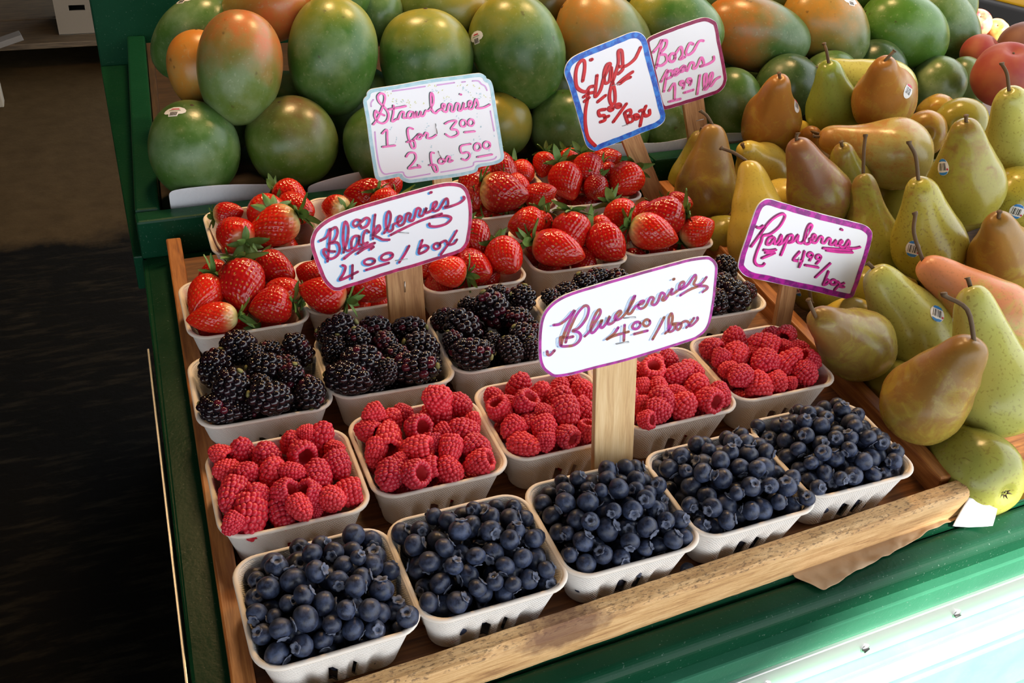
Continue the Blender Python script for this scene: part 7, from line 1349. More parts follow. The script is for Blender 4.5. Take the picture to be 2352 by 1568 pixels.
for (r, c), (x, y, t) in BASKETS.items():
    bme, rme = basket_meshes[(r * 3 + c * 2) % 3]
    cx = x + math.cos(t) * BW / 2 - math.sin(t) * BD / 2
    cy = y + math.sin(t) * BW / 2 + math.cos(t) * BD / 2
    o = empty('fibre_basket', (cx, cy, 0.0))
    o.rotation_euler.z = t
    tag(o, 'off-white moulded fibre basket of %s, %s in %s' % (ROWS[r][0], colname(r, c), ROWS[r][1]), 'basket', 'fibre berry baskets in the wooden tray')
    mesh_obj('body', bme, o)
    mesh_obj('rim', rme, o)

def cell(k, p):
    """plain words for where a berry lies in its basket"""
    x, y, t = BASKETS[k]
    dx, dy = p[0] - x, p[1] - y
    u = (math.cos(t) * dx + math.sin(t) * dy) / BW
    v = (-math.sin(t) * dx + math.cos(t) * dy) / BD
    a = 'left' if u < 0.36 else ('right' if u > 0.64 else 'centre')
    b = 'front' if v < 0.36 else ('back' if v > 0.66 else 'middle')
    if a == 'centre' and b == 'middle': return 'in the middle'
    if a == 'centre': return 'at the %s centre' % b
    if b == 'middle': return 'at the %s side' % a
    return 'at the %s %s' % (b, a)

# ------------------------------------------------------------------ blueberries
def lathe(prof, n, name, fn=None, closed_ends=True):
    verts, faces = [], []
    m = len(prof)
    for i, (z, r) in enumerate(prof):
        for k in range(n):
            a = 2 * math.pi * k / n
            verts.append(Vector((r * math.cos(a), r * math.sin(a), z)))
    for i in range(m - 1):
        for k in range(n):
            faces.append((i * n + k, i * n + (k + 1) % n, (i + 1) * n + (k + 1) % n, (i + 1) * n + k))
    faces.append(tuple(reversed(range(n))))
    faces.append(tuple(range((m - 1) * n, m * n)))
    if fn: verts = [fn(v) for v in verts]
    return verts, faces
def blueberry_body(seed):
    prof = [(-0.90 * math.cos(i / 14 * math.pi * 0.5) if i < 14 else 0, max(0.02, math.sin(i / 14 * math.pi * 0.5))) for i in range(14)]
    prof += [(0.0, 1.0)]
    for i in range(1, 11):
        a = i / 14 * math.pi * 0.5
        prof.append((0.88 * math.sin(a), math.cos(a)))
    prof += [(0.845, 0.36), (0.80, 0.30), (0.74, 0.24), (0.70, 0.12), (0.69, 0.02)]
    def fn(v):
        k = 1 + 0.05 * noise.noise(v * 1.3 + Vector((seed * 7, 0, 0))) + 0.02 * noise.noise(v * 4 + Vector((seed, 3, 0)))
        return v * k
    return pydata('blueberry', *lathe(prof, 24, 'b', fn))
def crown_mesh(seed):
    """ragged five-lobed calyx ring"""
    verts, faces = [], []
    n = 30
    rnd = random.Random(seed)
    amp = [rnd.uniform(0.75, 1.15) for _ in range(5)]
    for k in range(n):
        a = 2 * math.pi * k / n
        lobe = abs(math.cos(2.5 * a)) * amp[int((a + math.pi / 5) / (2 * math.pi / 5)) % 5]
        ca, sa = math.cos(a), math.sin(a)
        r2 = 0.40 + 0.18 * lobe
        for r, z in ((0.22, 0.76), (0.29, 0.83), (0.36, 0.885 + 0.04 * lobe), (r2, 0.915 + 0.055 * lobe), (r2 + 0.01, 0.87 + 0.03 * lobe), (0.38, 0.82)):
            verts.append((r * ca, r * sa, z))
    for k in range(n):
        for j in range(5):
            faces.append((k * 6 + j, ((k + 1) % n) * 6 + j, ((k + 1) % n) * 6 + j + 1, k * 6 + j + 1))
    return pydata('crown', verts, faces)
bb_bodies = [blueberry_body(s) for s in range(4)]
bb_crowns = [crown_mesh(s) for s in range(4)]
for m_ in bb_bodies: m_.materials.append(M['blueberry'])
for m_ in bb_crowns: m_.materials.append(M['crown'])
rb = random.Random(3)
def rand_dir(rnd, up=0.0):
    while True:
        v = Vector((rnd.uniform(-1, 1), rnd.uniform(-1, 1), rnd.uniform(-1, 1)))
        if 0.1 < v.length < 1: break
    v.normalize()
    v += Vector((0.0, -0.45, 0.5)) * up
    return v.normalized()
for i, (c, x, y, z, r) in enumerate(BLUE):
    o = mesh_obj('blueberry', bb_bodies[i % 4])
    bax = rand_dir(rb, 0.75)
    place(o, (x, y, z), aim(bax, rb.uniform(0, 6.28)), (r * 1.03, r * 1.03, r * 1.02))
    w = cell((1, c), (x, y))
    sz = 'large ' if r > 0.0083 else ('small ' if r < 0.0070 else '')
    fc = ' with its crown facing out' if bax.dot(FWD) < -0.45 else ''
    tag(o, '%sblueberry%s %s, %s blueberry basket' % (sz, fc, w, COLS[c - 1]), 'blueberry', 'blueberries in the %s basket' % COLS[c - 1])
    mesh_obj('crown', bb_crowns[(i // 4) % 4], o)
# the berries lower in the heaps, past the 300 that show largest
bm = bmesh.new()
for (c, x, y, z, r) in BLUE_F:
    bmesh.ops.create_icosphere(bm, subdivisions=2, radius=r * 1.02, matrix=Matrix.Translation((x, y, z)))
o = mesh_obj('blueberry_fill', bm_mesh('blueberry_fill', bm, True), None, M['blueberry'])
tag(o, 'deeper blueberries filling the five front baskets', 'blueberries', kind='stuff')
for (x, y, z) in ((0.2270, 0.1205, 0.0066), (0.3490, 0.024, 0.0066), (0.3470, 0.1215, 0.0066)):
    o = mesh_obj('blueberry', bb_bodies[0]); place(o, (x, y, z), aim(rand_dir(rb)), (0.0064,) * 3)
    tag(o, 'stray blueberry lying on the tray floor between baskets', 'blueberry', 'stray blueberries on the tray floor')
    mesh_obj('crown', bb_crowns[0], o)

# ------------------------------------------------------------------ raspberries and blackberries
def icos(sub):
    bm = bmesh.new(); bmesh.ops.create_icosphere(bm, subdivisions=sub, radius=1)
    v = [x.co.copy() for x in bm.verts]; f = [tuple(q.index for q in p.verts) for p in bm.faces]
    bm.free(); return v, f
ICO2 = icos(2)
def raspberry_mesh(seed):
    rnd = random.Random(seed)
    verts, faces = [], []
    rows = [(-0.80, 0.80, 17), (-0.52, 0.90, 18), (-0.24, 0.90, 18), (0.04, 0.84, 16), (0.31, 0.72, 14), (0.56, 0.55, 11), (0.76, 0.33, 7), (0.87, 0.0, 1)]
    for ri, (z, r, n) in enumerate(rows):
        for k in range(n):
            a = 2 * math.pi * (k + 0.5 * (ri % 2) + rnd.uniform(-0.12, 0.12)) / n
            rr_ = r * rnd.uniform(0.94, 1.04)
            d = 0.205 * rnd.uniform(0.88, 1.10)
            ctr = Vector((rr_ * math.cos(a) * 0.86, rr_ * math.sin(a) * 0.86, z + rnd.uniform(-0.04, 0.04)))
            b0 = len(verts)
            out = Vector((math.cos(a), math.sin(a), 0.25))
            for v in ICO2[0]:
                verts.append(ctr + v * d + out * (0.03 if v.dot(out) > 0.5 else 0))
            faces += [tuple(q + b0 for q in f) for f in ICO2[1]]
    # solid shell between drupelets, open below
    n = 20; b0 = len(verts)
    shell = [(-0.86, 0.62), (-0.86, 0.76), (-0.5, 0.80), (0.0, 0.77), (0.35, 0.62), (0.65, 0.40), (0.85, 0.10)]
    for z, r in shell:
        for k in range(n):
            a = 2 * math.pi * k / n; verts.append(Vector((r * math.cos(a), r * math.sin(a), z)))
    for i in range(len(shell) - 1):
        for k in range(n):
            faces.append((b0 + i * n + k, b0 + i * n + (k + 1) % n, b0 + (i + 1) * n + (k + 1) % n, b0 + (i + 1) * n + k))
    return pydata('raspberry', verts, faces)
def hollow_mesh():
    verts, faces = [], []; n = 20
    pr = [(-0.90, 0.70), (-0.88, 0.60), (-0.75, 0.52), (-0.4, 0.46), (0.0, 0.38), (0.3, 0.25), (0.42, 0.02)]
    for z, r in pr:
        for k in range(n):
            a = 2 * math.pi * k / n; w = r * (1 + 0.06 * math.sin(7 * a + z * 9)); verts.append((w * math.cos(a), w * math.sin(a), z))
    for i in range(len(pr) - 1):
        for k in range(n):
            faces.append((i * n + k, (i + 1) * n + k, (i + 1) * n + (k + 1) % n, i * n + (k + 1) % n))
    return pydata('hollow', verts, faces)
rasp = [raspberry_mesh(s) for s in (1, 2, 3, 4)]
for m_ in rasp: m_.materials.append(M['raspberry'])
hol = hollow_mesh(); hol.materials.append(M['rasp_hollow'])
rr3 = random.Random(8)
def put_raspberry(i, k, p, ax, rw, rl, lab, grp):
    o = mesh_obj('raspberry', rasp[i % 4])
    place(o, p, aim(ax, rr3.uniform(0, 6.28)), (rw * rr3.uniform(0.98, 1.05), rw * rr3.uniform(0.96, 1.04), rl))
    tag(o, lab, 'raspberry', grp)
    mesh_obj('hollow', hol, o)
for i, (k, p, ax, rw, rl, kd) in enumerate(RASP):
    facing = Vector(ax).dot(FWD)
    sz = 'large ' if rw > 0.0118 else ('small ' if rw < 0.0085 else '')
    op = ' showing its hollow' if facing > 0.2 else ''
    put_raspberry(i, k, p, ax, rw * 1.06, rl * 1.04, '%sraspberry%s %s, %s raspberry basket' % (sz, op, cell(k, p), COLS[k[1] - 1]), 'raspberries in the %s basket' % COLS[k[1] - 1])
for i, (k, p) in enumerate(RASP_F):
    put_raspberry(i, k, p, rand_dir(rr3, 0.6), 0.0108, 0.0112, 'red raspberry buried low %s of the %s raspberry basket' % (cell(k, p), COLS[k[1] - 1]), 'lower raspberries in the %s basket' % COLS[k[1] - 1])

def blackberry_mesh(seed, redness):
    rnd = random.Random(seed)
    verts, faces, red = [], [], []
    rows = [(-0.82, 0.42, 6), (-0.55, 0.74, 10), (-0.22, 0.88, 12), (0.12, 0.88, 12), (0.45, 0.76, 10), (0.74, 0.50, 7), (0.93, 0.12, 2)]
    patch = rnd.uniform(0, 6.28)
    for ri, (z, r, n) in enumerate(rows):
        for k in range(n):
            a = 2 * math.pi * (k + 0.5 * (ri % 2) + rnd.uniform(-0.15, 0.15)) / n
            d = 0.262 * rnd.uniform(0.86, 1.12)
            rr_ = r * rnd.uniform(0.92, 1.06) * 0.84
            ctr = Vector((rr_ * math.cos(a), rr_ * math.sin(a), z * 0.90 + rnd.uniform(-0.04, 0.04)))
            b0 = len(verts)
            for v in ICO2[0]: verts.append(ctr + Vector((v.x, v.y, v.z * 0.86)) * d)
            faces += [tuple(q + b0 for q in f) for f in ICO2[1]]
            near = math.cos(a - patch) > 0.6
            rv = rnd.uniform(0.4, 1.0) if rnd.random() < (redness * 3 if near else redness * 0.5) else rnd.uniform(0, 0.10)
            red += [rv] * len(ICO2[0])
    b0 = len(verts)
    for v in ICO2[0]: verts.append(Vector((v.x * 0.74, v.y * 0.74, v.z * 0.86))); red.append(0)
    faces += [tuple(q + b0 for q in f) for f in ICO2[1]]
    me = pydata('blackberry', verts, faces)
    add_attr(me, 'red', red)
    me.materials.append(M['blackberry'])
    return me
black = [blackberry_mesh(s, q) for s, q in ((1, 0.02), (2, 0.10), (3, 0.25), (4, 0.04), (5, 0.16))]
vv, ff = lathe([(-1.02, 0.02), (-1.04, 0.14), (-0.98, 0.20), (-0.90, 0.16)], 10, 's')
scar = pydata('stem_scar', vv, ff); scar.materials.append(M['scar'])
for i, (k, p, ax, rw, rl, kd) in enumerate(BLACK):
    o = mesh_obj('blackberry', black[i % 5])
    place(o, p, aim(ax if i % 3 else -Vector(ax), rr3.uniform(0, 6.28)), (rw * 1.04, rw * 1.04, rl * 1.03))
    sz = 'large ' if rw > 0.0148 else ('small ' if rw < 0.0115 else '')
    tag(o, '%sglossy blackberry %s of the %s blackberry basket' % (sz, cell(k, p), COLS[k[1] - 1]), 'blackberry', 'blackberries in the %s basket' % COLS[k[1] - 1])
    mesh_obj('stem_scar', scar, o)
for i, (k, p) in enumerate(BLACK_F):
    o = mesh_obj('blackberry', black[(i + 2) % 5])
    place(o, p, aim(rand_dir(rr3)), (0.0120, 0.0120, 0.0130))
    tag(o, 'blackberry buried low %s of the %s blackberry basket' % (cell(k, p), COLS[k[1] - 1]), 'blackberry', 'lower blackberries in the %s basket' % COLS[k[1] - 1])

# ------------------------------------------------------------------ strawberries
def strawberry_mesh(seed, mat):
    """axis +Z points to the tip, unit half length; dimples on a spiral lattice hold the seeds"""
    rnd = random.Random(seed)
    nz, na = 92, 112
    blunt = rnd.uniform(1.7, 2.3)
    def rad(t):
        if t < 0.34: return math.sqrt(max(0, 1 - (1 - t / 0.34) ** 2)) ** 0.9
        s = (t - 0.34) / 0.66
        return max(0, 1 - s ** blunt) ** 0.72
    S_ = []
    ns = 250
    for i in range(ns):
        t = 0.10 + 0.88 * (i + 0.5) / ns
        a = i * 2.39996
        # equal-area correction: keep fewer where the berry is thin
        if rnd.random() > min(1, rad(t) * 1.2 + 0.15): continue
        S_.append((t, a))
    ts = np.array([s[0] for s in S_]); as_ = np.array([s[1] for s in S_])
    verts, faces, seed_v, along = [], [], [], []
    sx = rnd.uniform(0.92, 1.0)
    for i in range(nz + 1):
        t = (i / nz) ** 1.0
        t = min(0.998, max(0.002, t))
        r = rad(t)
        for k in range(na):
            a = 2 * math.pi * k / na
            dt = (ts - t) * 2.0
            da = (np.mod(as_ - a + math.pi, 2 * math.pi) - math.pi) * r
            d2 = (dt / 1.25) ** 2 + da ** 2
            q = d2.min()
            dim = math.exp(-q / 0.0030)
            sd = math.exp(-((dt / 1.6) ** 2 + da ** 2).min() / 0.00045)
            lump = 1 + 0.06 * noise.noise((math.cos(a) * 1.2 * r + seed * 3, math.sin(a) * 1.2 * r, t * 2.5))
            rr_ = r * lump - 0.052 * dim + 0.018 * sd
            verts.append((rr_ * math.cos(a), rr_ * math.sin(a) * sx, -1 + 2 * t))
            seed_v.append(1.0 if sd > 0.5 else 0.0); along.append(t)
    for i in range(nz):
        for k in range(na):
            faces.append((i * na + k, i * na + (k + 1) % na, (i + 1) * na + (k + 1) % na, (i + 1) * na + k))
    faces.append(tuple(reversed(range(na)))); faces.append(tuple(range(nz * na, nz * na + na)))
    me = pydata('strawberry', verts, faces)
    add_attr(me, 'seed', seed_v); add_attr(me, 'along', along)
    me.materials.append(mat)
    return me
straw = {'red': [strawberry_mesh(s, M['straw_red']) for s in (1, 2, 3)], 'pale': [strawberry_mesh(s, M['straw_pale']) for s in (4, 5)]}
def sepal_mesh(seed):
    rnd = random.Random(seed)
    L_, W_ = rnd.uniform(0.85, 1.15), rnd.uniform(0.15, 0.21)
    curl = rnd.uniform(0.1, 0.55)
    verts, faces = [], []
    nl = 7
    for i in range(nl + 1):
        t = i / nl
        w = W_ * math.sin(math.pi * min(1, 0.12 + t * 0.88)) ** 0.75
        if i == nl: w = 0.01
        z = -curl * math.sin(t * 2.2) * 0.35 + 0.10 * t * t
        x = L_ * t
        for s in (-1, -0.5, 0, 0.5, 1):
            verts.append((x, s * w, z - 0.05 * (1 - abs(s)) + 0.03 * noise.noise((x * 3 + seed, s, 0))))
    for i in range(nl):
        for k in range(4):
            faces.append((i * 5 + k, i * 5 + k + 1, (i + 1) * 5 + k + 1, (i + 1) * 5 + k))
    m = len(verts)
    verts += [(x, y, z - 0.018) for x, y, z in verts]
    faces += [tuple(q + m for q in reversed(f)) for f in faces]
    me = pydata('sepal', verts, faces)
    me.materials.append(M['sepal'])
    return me
sepals = [sepal_mesh(s) for s in range(5)]
vv, ff = tube_geo([(0, 0, -0.02), (0.02, 0, -0.18), (0.07, 0.03, -0.36)], [0.085, 0.06, 0.05], 8)
st_stem = pydata('stem', vv, ff); st_stem.materials.append(M['sepal'])
rs = random.Random(21)
def put_strawberry(i, p, ax, rw, rl, kind, lab, grp, cap=True):
    lst = straw[kind]
    o = mesh_obj('strawberry', lst[i % len(lst)])
    place(o, p, aim(ax, rs.uniform(0, 6.28)), (rw, rw, rl))
    tag(o, lab, 'strawberry', grp)
    if cap:
        n = rs.choice((7, 8, 9))
        for q in range(n):
            s = mesh_obj('sepal', sepals[(q + i) % 5], o)
            s.location = (0, 0, -0.99)
            k = rs.uniform(0.92, 1.22)
            s.rotation_euler = (rs.uniform(-0.25, 0.25), rs.uniform(-0.30, 0.75), 2 * math.pi * (q + rs.uniform(-0.25, 0.25)) / n)
            s.scale = (k, k, k * rw / rl)
        s = mesh_obj('stem', st_stem, o); s.location = (0, 0, -0.97); s.scale = (1, 1, rw / rl)
for i, (k, p, ax, rw, rl, kd) in enumerate(STRAW):
    row = 'front' if k[0] == 4 else 'back'
    sz = 'large ' if rw > 0.0222 else ('small ' if rw < 0.0170 else '')
    col = 'pale-shouldered strawberry' if kd == 'pale' else 'red strawberry'
    cn = colname(*k)
    put_strawberry(i, p, ax, rw, rl, kd, '%s%s %s, %s basket, %s strawberry row' % (sz, col, cell(k, p), cn, row), 'strawberries in the %s basket of the %s row' % (cn, row))
for i, (k, p) in enumerate(STRAW_F):
    row = 'front' if k[0] == 4 else 'back'
    cn = colname(*k)
    put_strawberry(i, p, rand_dir(rs, 0.3), 0.0150, 0.0185, 'red', 'strawberry buried low %s of the %s basket, %s strawberry row' % (cell(k, p), cn, row), 'lower strawberries in the %s basket of the %s row' % (cn, row), cap=(i % 2 == 0))

# ------------------------------------------------------------------ mangoes
def decal(parent, bvh, anchor, up, outline, mat, name, off=0.0004):
    """sheet laid on the fruit's surface around the point nearest to anchor (all in the fruit's local space)"""
    loc, nrm, _, _ = bvh.find_nearest(anchor)
    x = up.cross(nrm).normalized(); y = nrm.cross(x).normalized()
    verts, faces = [], []
    def drop(u, v):
        o = loc + x * u + y * v + nrm * 0.02
        h = bvh.ray_cast(o, -nrm)
        q = h[0] if h[0] is not None else loc + x * u + y * v
        return q + nrm * off
    cu = sum(p[0] for p in outline) / len(outline); cv = sum(p[1] for p in outline) / len(outline)
    n = len(outline)
    verts.append(drop(cu, cv))
    rings = 3
    for r in range(1, rings + 1):
        for (u, v) in outline:
            verts.append(drop(cu + (u - cu) * r / rings, cv + (v - cv) * r / rings))
    for k in range(n): faces.append((0, 1 + k, 1 + (k + 1) % n))
    for r in range(rings - 1):
        for k in range(n):
            a = 1 + r * n
            faces.append((a + k, a + n + k, a + n + (k + 1) % n, a + (k + 1) % n))
    return mesh_obj(name, pydata(name, verts, faces), parent, mat)
def oval(rx, ry, n=20, cx=0, cy=0): return [(cx + rx * math.cos(2 * math.pi * k / n), cy + ry * math.sin(2 * math.pi * k / n)) for k in range(n)]
def rect(x0, x1, y0, y1): return [(x0, y0), (x1, y0), (x1, y1), (x0, y1)]
def sticker(parent, bvh, anchor, up, style):
    if style == 'mango':
        out = [(-0.011, -0.001), (-0.0085, -0.0032), (-0.005, -0.0038), (-0.0045, -0.0068), (0.0045, -0.0068), (0.005, -0.0038), (0.0085, -0.0032), (0.011, -0.001), (0.0105, 0.002), (0.008, 0.0045), (0.003, 0.0062), (-0.003, 0.0062), (-0.008, 0.0045), (-0.0105, 0.002)]
        q_ = 1.28
        out = [(u * q_, v * q_) for u, v in out]
        s = decal(parent, bvh, anchor, up, out, M['sticker'], 'sticker')
        decal(s, bvh, anchor, up, [(-0.006, 0.0026), (0.006, 0.0026), (0.004, 0.0045), (-0.004, 0.0045)], M['ink_red'], 'print_band', 0.0007)
        decal(s, bvh, anchor, up, rect(-0.0075, 0.0075, 0.0006, 0.0014), M['leaf_green'], 'print_band', 0.0007)
        for i in range(5):
            decal(s, bvh, anchor, up, rect(-0.0043 + i * 0.0019, -0.0031 + i * 0.0019, -0.0076, -0.0016), M['ink_black'], 'barcode_bar', 0.0007)
    else:
        s = decal(parent, bvh, anchor, up, oval(0.0082, 0.0098), M['sticker'], 'sticker')
        c = M['ink_blue'] if style == 'blue' else M['ink_red']
        decal(s, bvh, anchor, up, [(-0.0060, 0.0058), (0.0060, 0.0058), (0.004, 0.0086), (0, 0.0095), (-0.004, 0.0086)], c, 'print_band', 0.0007)
        if style == 'blue':
            decal(s, bvh, anchor, up, [(-0.0060, -0.0058), (-0.004, -0.0086), (0, -0.0095), (0.004, -0.0086), (0.0060, -0.0058)], c, 'print_band', 0.0007)
            decal(s, bvh, anchor, up, oval(0.0012, 0.0014, 8, 0.0062, -0.0030), M['ink_red'], 'print_dot', 0.0009)
        for i in range(6):
            w = (0.0005, 0.0011, 0.0004, 0.0008, 0.0012, 0.0005)[i]
            decal(s, bvh, anchor, up, rect(-0.0052 + i * 0.0018, -0.0052 + i * 0.0018 + w, -0.0040, 0.0044), M['ink_black'], 'barcode_bar', 0.0007)

def bvh_of(me):
    return BVHTree.FromPolygons([v.co.copy() for v in me.vertices], [tuple(p.vertices) for p in me.polygons])

mango_mats = {}
def mango(i, c, ax, a, b, kind, stk, label, grp):
    rnd = random.Random(100 + i)
    nz, na = 30, 40
    verts, faces, along, side = [], [], [], []
    sx, sy = 1.0, rnd.uniform(0.93, 1.0)
    sh = rnd.uniform(0.04, 0.12)
    s0 = Vector((i * 3.1, 0, 0))
    for j in range(nz + 1):
        ph = math.pi * j / nz
        z = -math.cos(ph); r = math.sin(ph) ** 0.93 if 0 < j < nz else 0.012
        r *= 1 + 0.06 * z                       # fuller towards the stem end
        for k in range(na):
            an = 2 * math.pi * k / na
            d = Vector((r * math.cos(an), r * math.sin(an), z))
            f = 1 + 0.030 * noise.noise(d * 1.1 + s0)
            x = d.x * b * sx * f + sh * b * (1 - z * z) * 0.5 - sh * b * 0.25 - (0.10 * b * max(0, -z - 0.3))
            y = d.y * b * sy * f
            zz = z * a * f
            verts.append((x, y, zz)); along.append((z + 1) / 2); side.append((math.cos(an) * r + 1) / 2)
    for j in range(nz):
        for k in range(na):
            faces.append((j * na + k, j * na + (k + 1) % na, (j + 1) * na + (k + 1) % na, (j + 1) * na + k))
    faces.append(tuple(reversed(range(na)))); faces.append(tuple(range(nz * na, nz * na + na)))
    me = pydata('mango', verts, faces)
    add_attr(me, 'along', along); add_attr(me, 'side', side)
    if kind not in mango_mats: mango_mats[kind] = mango_mat(kind)
    me.materials.append(mango_mats[kind])
    o = mesh_obj('mango', me)
    q = aim(ax, rnd.uniform(0, 6.28))
    place(o, c, q)
    tag(o, label, 'mango', grp)
    vv, ff = tube_geo([(0, 0, a * 0.97), (0, 0.0004, a * 1.004)], [0.0034, 0.0024], 10)
    mesh_obj('stem_scar', pydata('stem_scar', vv, ff), o, M['calyx'])
    if stk:
        inv = q.inverted()
        bv = bvh_of(me)
        sticker(o, bv, inv @ (Vector(stk) * b * 1.2), inv @ (-DOWN), 'mango')
MNAMES = [
 'green mango with a white sticker, front left corner of the mango bin', 'green mango with a dark scratch, second from left in the lower row', 'large mango with a red-orange top, leftmost of the upper row',
 'tall green mango with a yellow top, second from left in the upper row', 'green mango with a sticker at the back left corner of the bin', 'small orange mango tucked behind the red-topped mango at the left',
 'orange-red mango at the back, behind the red-topped mango', 'round green mango with a yellow cap just above the strawberries sign', 'largest green mango, just left of the figs sign',
 'orange and green mango behind the figs sign', 'green mango left of and behind the strawberries sign', 'yellowish mango just right of the strawberries sign', 'green mango between the strawberries and figs signs, lower row',
 'dark green mango at the back, between two tall mangoes', 'green-yellow mango at the back above the strawberries sign', 'brownish mango at the back, left of the orange and green mango', 'green mango above the bosc pears sign',
 'long mango with an orange-red left end, right of the bosc pears sign', 'orange-topped mango with a white sticker in the upper row', 'smooth bright green mango, second from right in the upper row', 'green mango at the right end of the upper row',
 'dark green mango right below the bosc pears sign', 'dark green mango behind the orange-brown pear', 'green mango below the bosc sign, half hidden by its stick', 'pale green mango behind the tall-stemmed pear at right', 'pale green mango next to the peaches, lower row',
 'dark mango in shade below the bright green mango', 'green mango in the lower row behind the figs stick', 'green mango hidden behind the upper yellow pears', 'green mango at the top edge, right of the bosc sign', 'greenish mango at the top edge behind the long orange-ended mango',
 'pale mango at the top right behind the last upper mango', 'green mango hidden behind the strawberries sign', 'green mango at the back right of the green-yellow one', 'greenish mango at the top edge behind the figs sign', 'green mango at the top edge behind the second upper mango', 'green mango at the top edge behind the stickered orange mango']
for i, (c, ax, a, b, kind, stk) in enumerate(MANGO):
    mango(i, c, ax, a, b, kind, stk, MNAMES[i], 'mangoes piled in the bin')
# the hidden lower mangoes that carry the pile
rm = random.Random(77)
for i in range(13):
    x = 0.095 + i * 0.098
    mango(60 + i, (x, 0.868 + 0.018 * x + rm.uniform(-0.004, 0.004), 0.068), rand_dir(rm, 0.0), 0.058, 0.049, 'green', None, 'green mango under the pile, at the back of the bin floor', 'mangoes under the pile')

# ------------------------------------------------------------------ pears
pear_mats = {}
def pear(i, c, ax, R, ln, kind, stem, stk, label, grp='pears heaped beside the berry tray'):
    rnd = random.Random(300 + i)
    nz, na = 44, 36
    neck = rnd.uniform(0.92, 1.06)
    ctl = [(-0.90, 0.02), (-0.885, 0.10), (-0.93, 0.20), (-0.95, 0.34), (-0.86, 0.60), (-0.62, 0.84), (-0.30, 0.97), (0.0, 1.0), (0.32, 0.955), (0.65, 0.83), (1.0, 0.70 * neck), (1.35, 0.565 * neck), (1.65, 0.475 * neck), (1.88, 0.385 * neck), (2.03, 0.265 * neck), (2.09, 0.12), (2.08, 0.015)]
    path = smooth_path([(z * (ln if z > 0 else 1), r, 0) for z, r in ctl], 3)
    bend = Vector((rnd.uniform(-1, 1), rnd.uniform(-1, 1), 0)).normalized() * rnd.uniform(0.06, 0.26)
    s0 = Vector((i * 2.7, 1, 0))
    verts, faces, along = [], [], []
    for q in path:
        z, r = q.x, max(0.012, q.y)
        off = bend * (max(0, z) / 2.0) ** 2
        for k in range(na):
            an = 2 * math.pi * k / na
            d = Vector((math.cos(an), math.sin(an), z * 0.8))
            f = 1 + 0.095 * noise.noise(d * 0.9 + s0) + 0.022 * noise.noise(d * 2.8 + s0)
            verts.append(((r * f * math.cos(an) + off.x) * R, (r * f * math.sin(an) + off.y) * R, z * R)); along.append((z + 0.95) / 3.05)
    m = len(path)
    for j in range(m - 1):
        for k in range(na):
            faces.append((j * na + k, j * na + (k + 1) % na, (j + 1) * na + (k + 1) % na, (j + 1) * na + k))
    faces.append(tuple(reversed(range(na)))); faces.append(tuple(range((m - 1) * na, m * na)))
    me = pydata('pear', verts, faces)
    add_attr(me, 'along', along)
    if kind not in pear_mats: pear_mats[kind] = pear_mat(kind)
    me.materials.append(pear_mats[kind])
    o = mesh_obj('pear', me)
    q = aim(ax, rnd.uniform(0, 6.28))
    place(o, c, q)
    tag(o, label, 'pear', grp)
    inv = q.inverted()
    tip = Vector((bend.x * (2.05 * ln / 2) ** 2 * R, bend.y * (2.05 * ln / 2) ** 2 * R, 2.04 * ln * R))
    if stem is not None: d = inv @ Vector(stem)
    else: d = Vector((rnd.uniform(-0.3, 0.3), rnd.uniform(-0.3, 0.3), 0.6)) * R * 0.15
    d += Vector((0, 0, 0.15 * R))
    md = tip + d * 0.5 + Vector((0, 0, 0.12 * d.length)) + d.orthogonal().normalized() * d.length * rnd.uniform(-0.10, 0.10)
    pts = smooth_path([tip - Vector((0, 0, 0.1 * R)), tip + d * 0.06, md, tip + d * 0.92, tip + d], 4)
    vv, ff = tube_geo(pts, [0.0021 if 2 < t < len(pts) - 4 else (0.0026 if t <= 2 else 0.0030) for t in range(len(pts))], 8)
    mesh_obj('stem', pydata('stem', vv, ff), o, M['stem'])
    # dried calyx at the blossom end
    vv, ff = [], []
    for k in range(5):
        an = 2 * math.pi * k / 5
        u = Vector((math.cos(an), math.sin(an), 0)); w = Vector((-u.y, u.x, 0))
        b0 = len(vv)
        vv += [u * 0.05 * R + w * 0.035 * R + Vector((0, 0, -0.90 * R)), u * 0.05 * R - w * 0.035 * R + Vector((0, 0, -0.90 * R)), u * 0.13 * R + Vector((0, 0, -0.985 * R)), u * 0.05 * R + Vector((0, 0, -0.95 * R))]
        ff += [(b0, b0 + 1, b0 + 2), (b0, b0 + 2, b0 + 3), (b0 + 1, b0 + 3, b0 + 2), (b0, b0 + 3, b0 + 1)]
    mesh_obj('calyx', pydata('calyx', vv, ff, False), o, M['calyx'])
    if stk:
        loc = inv @ (Vector(stk) - Vector(c))
        sticker(o, bvh_of(me), loc, inv @ (-DOWN + 0.4 * RIGHT), 'blue' if i not in (3, 9) else 'red')
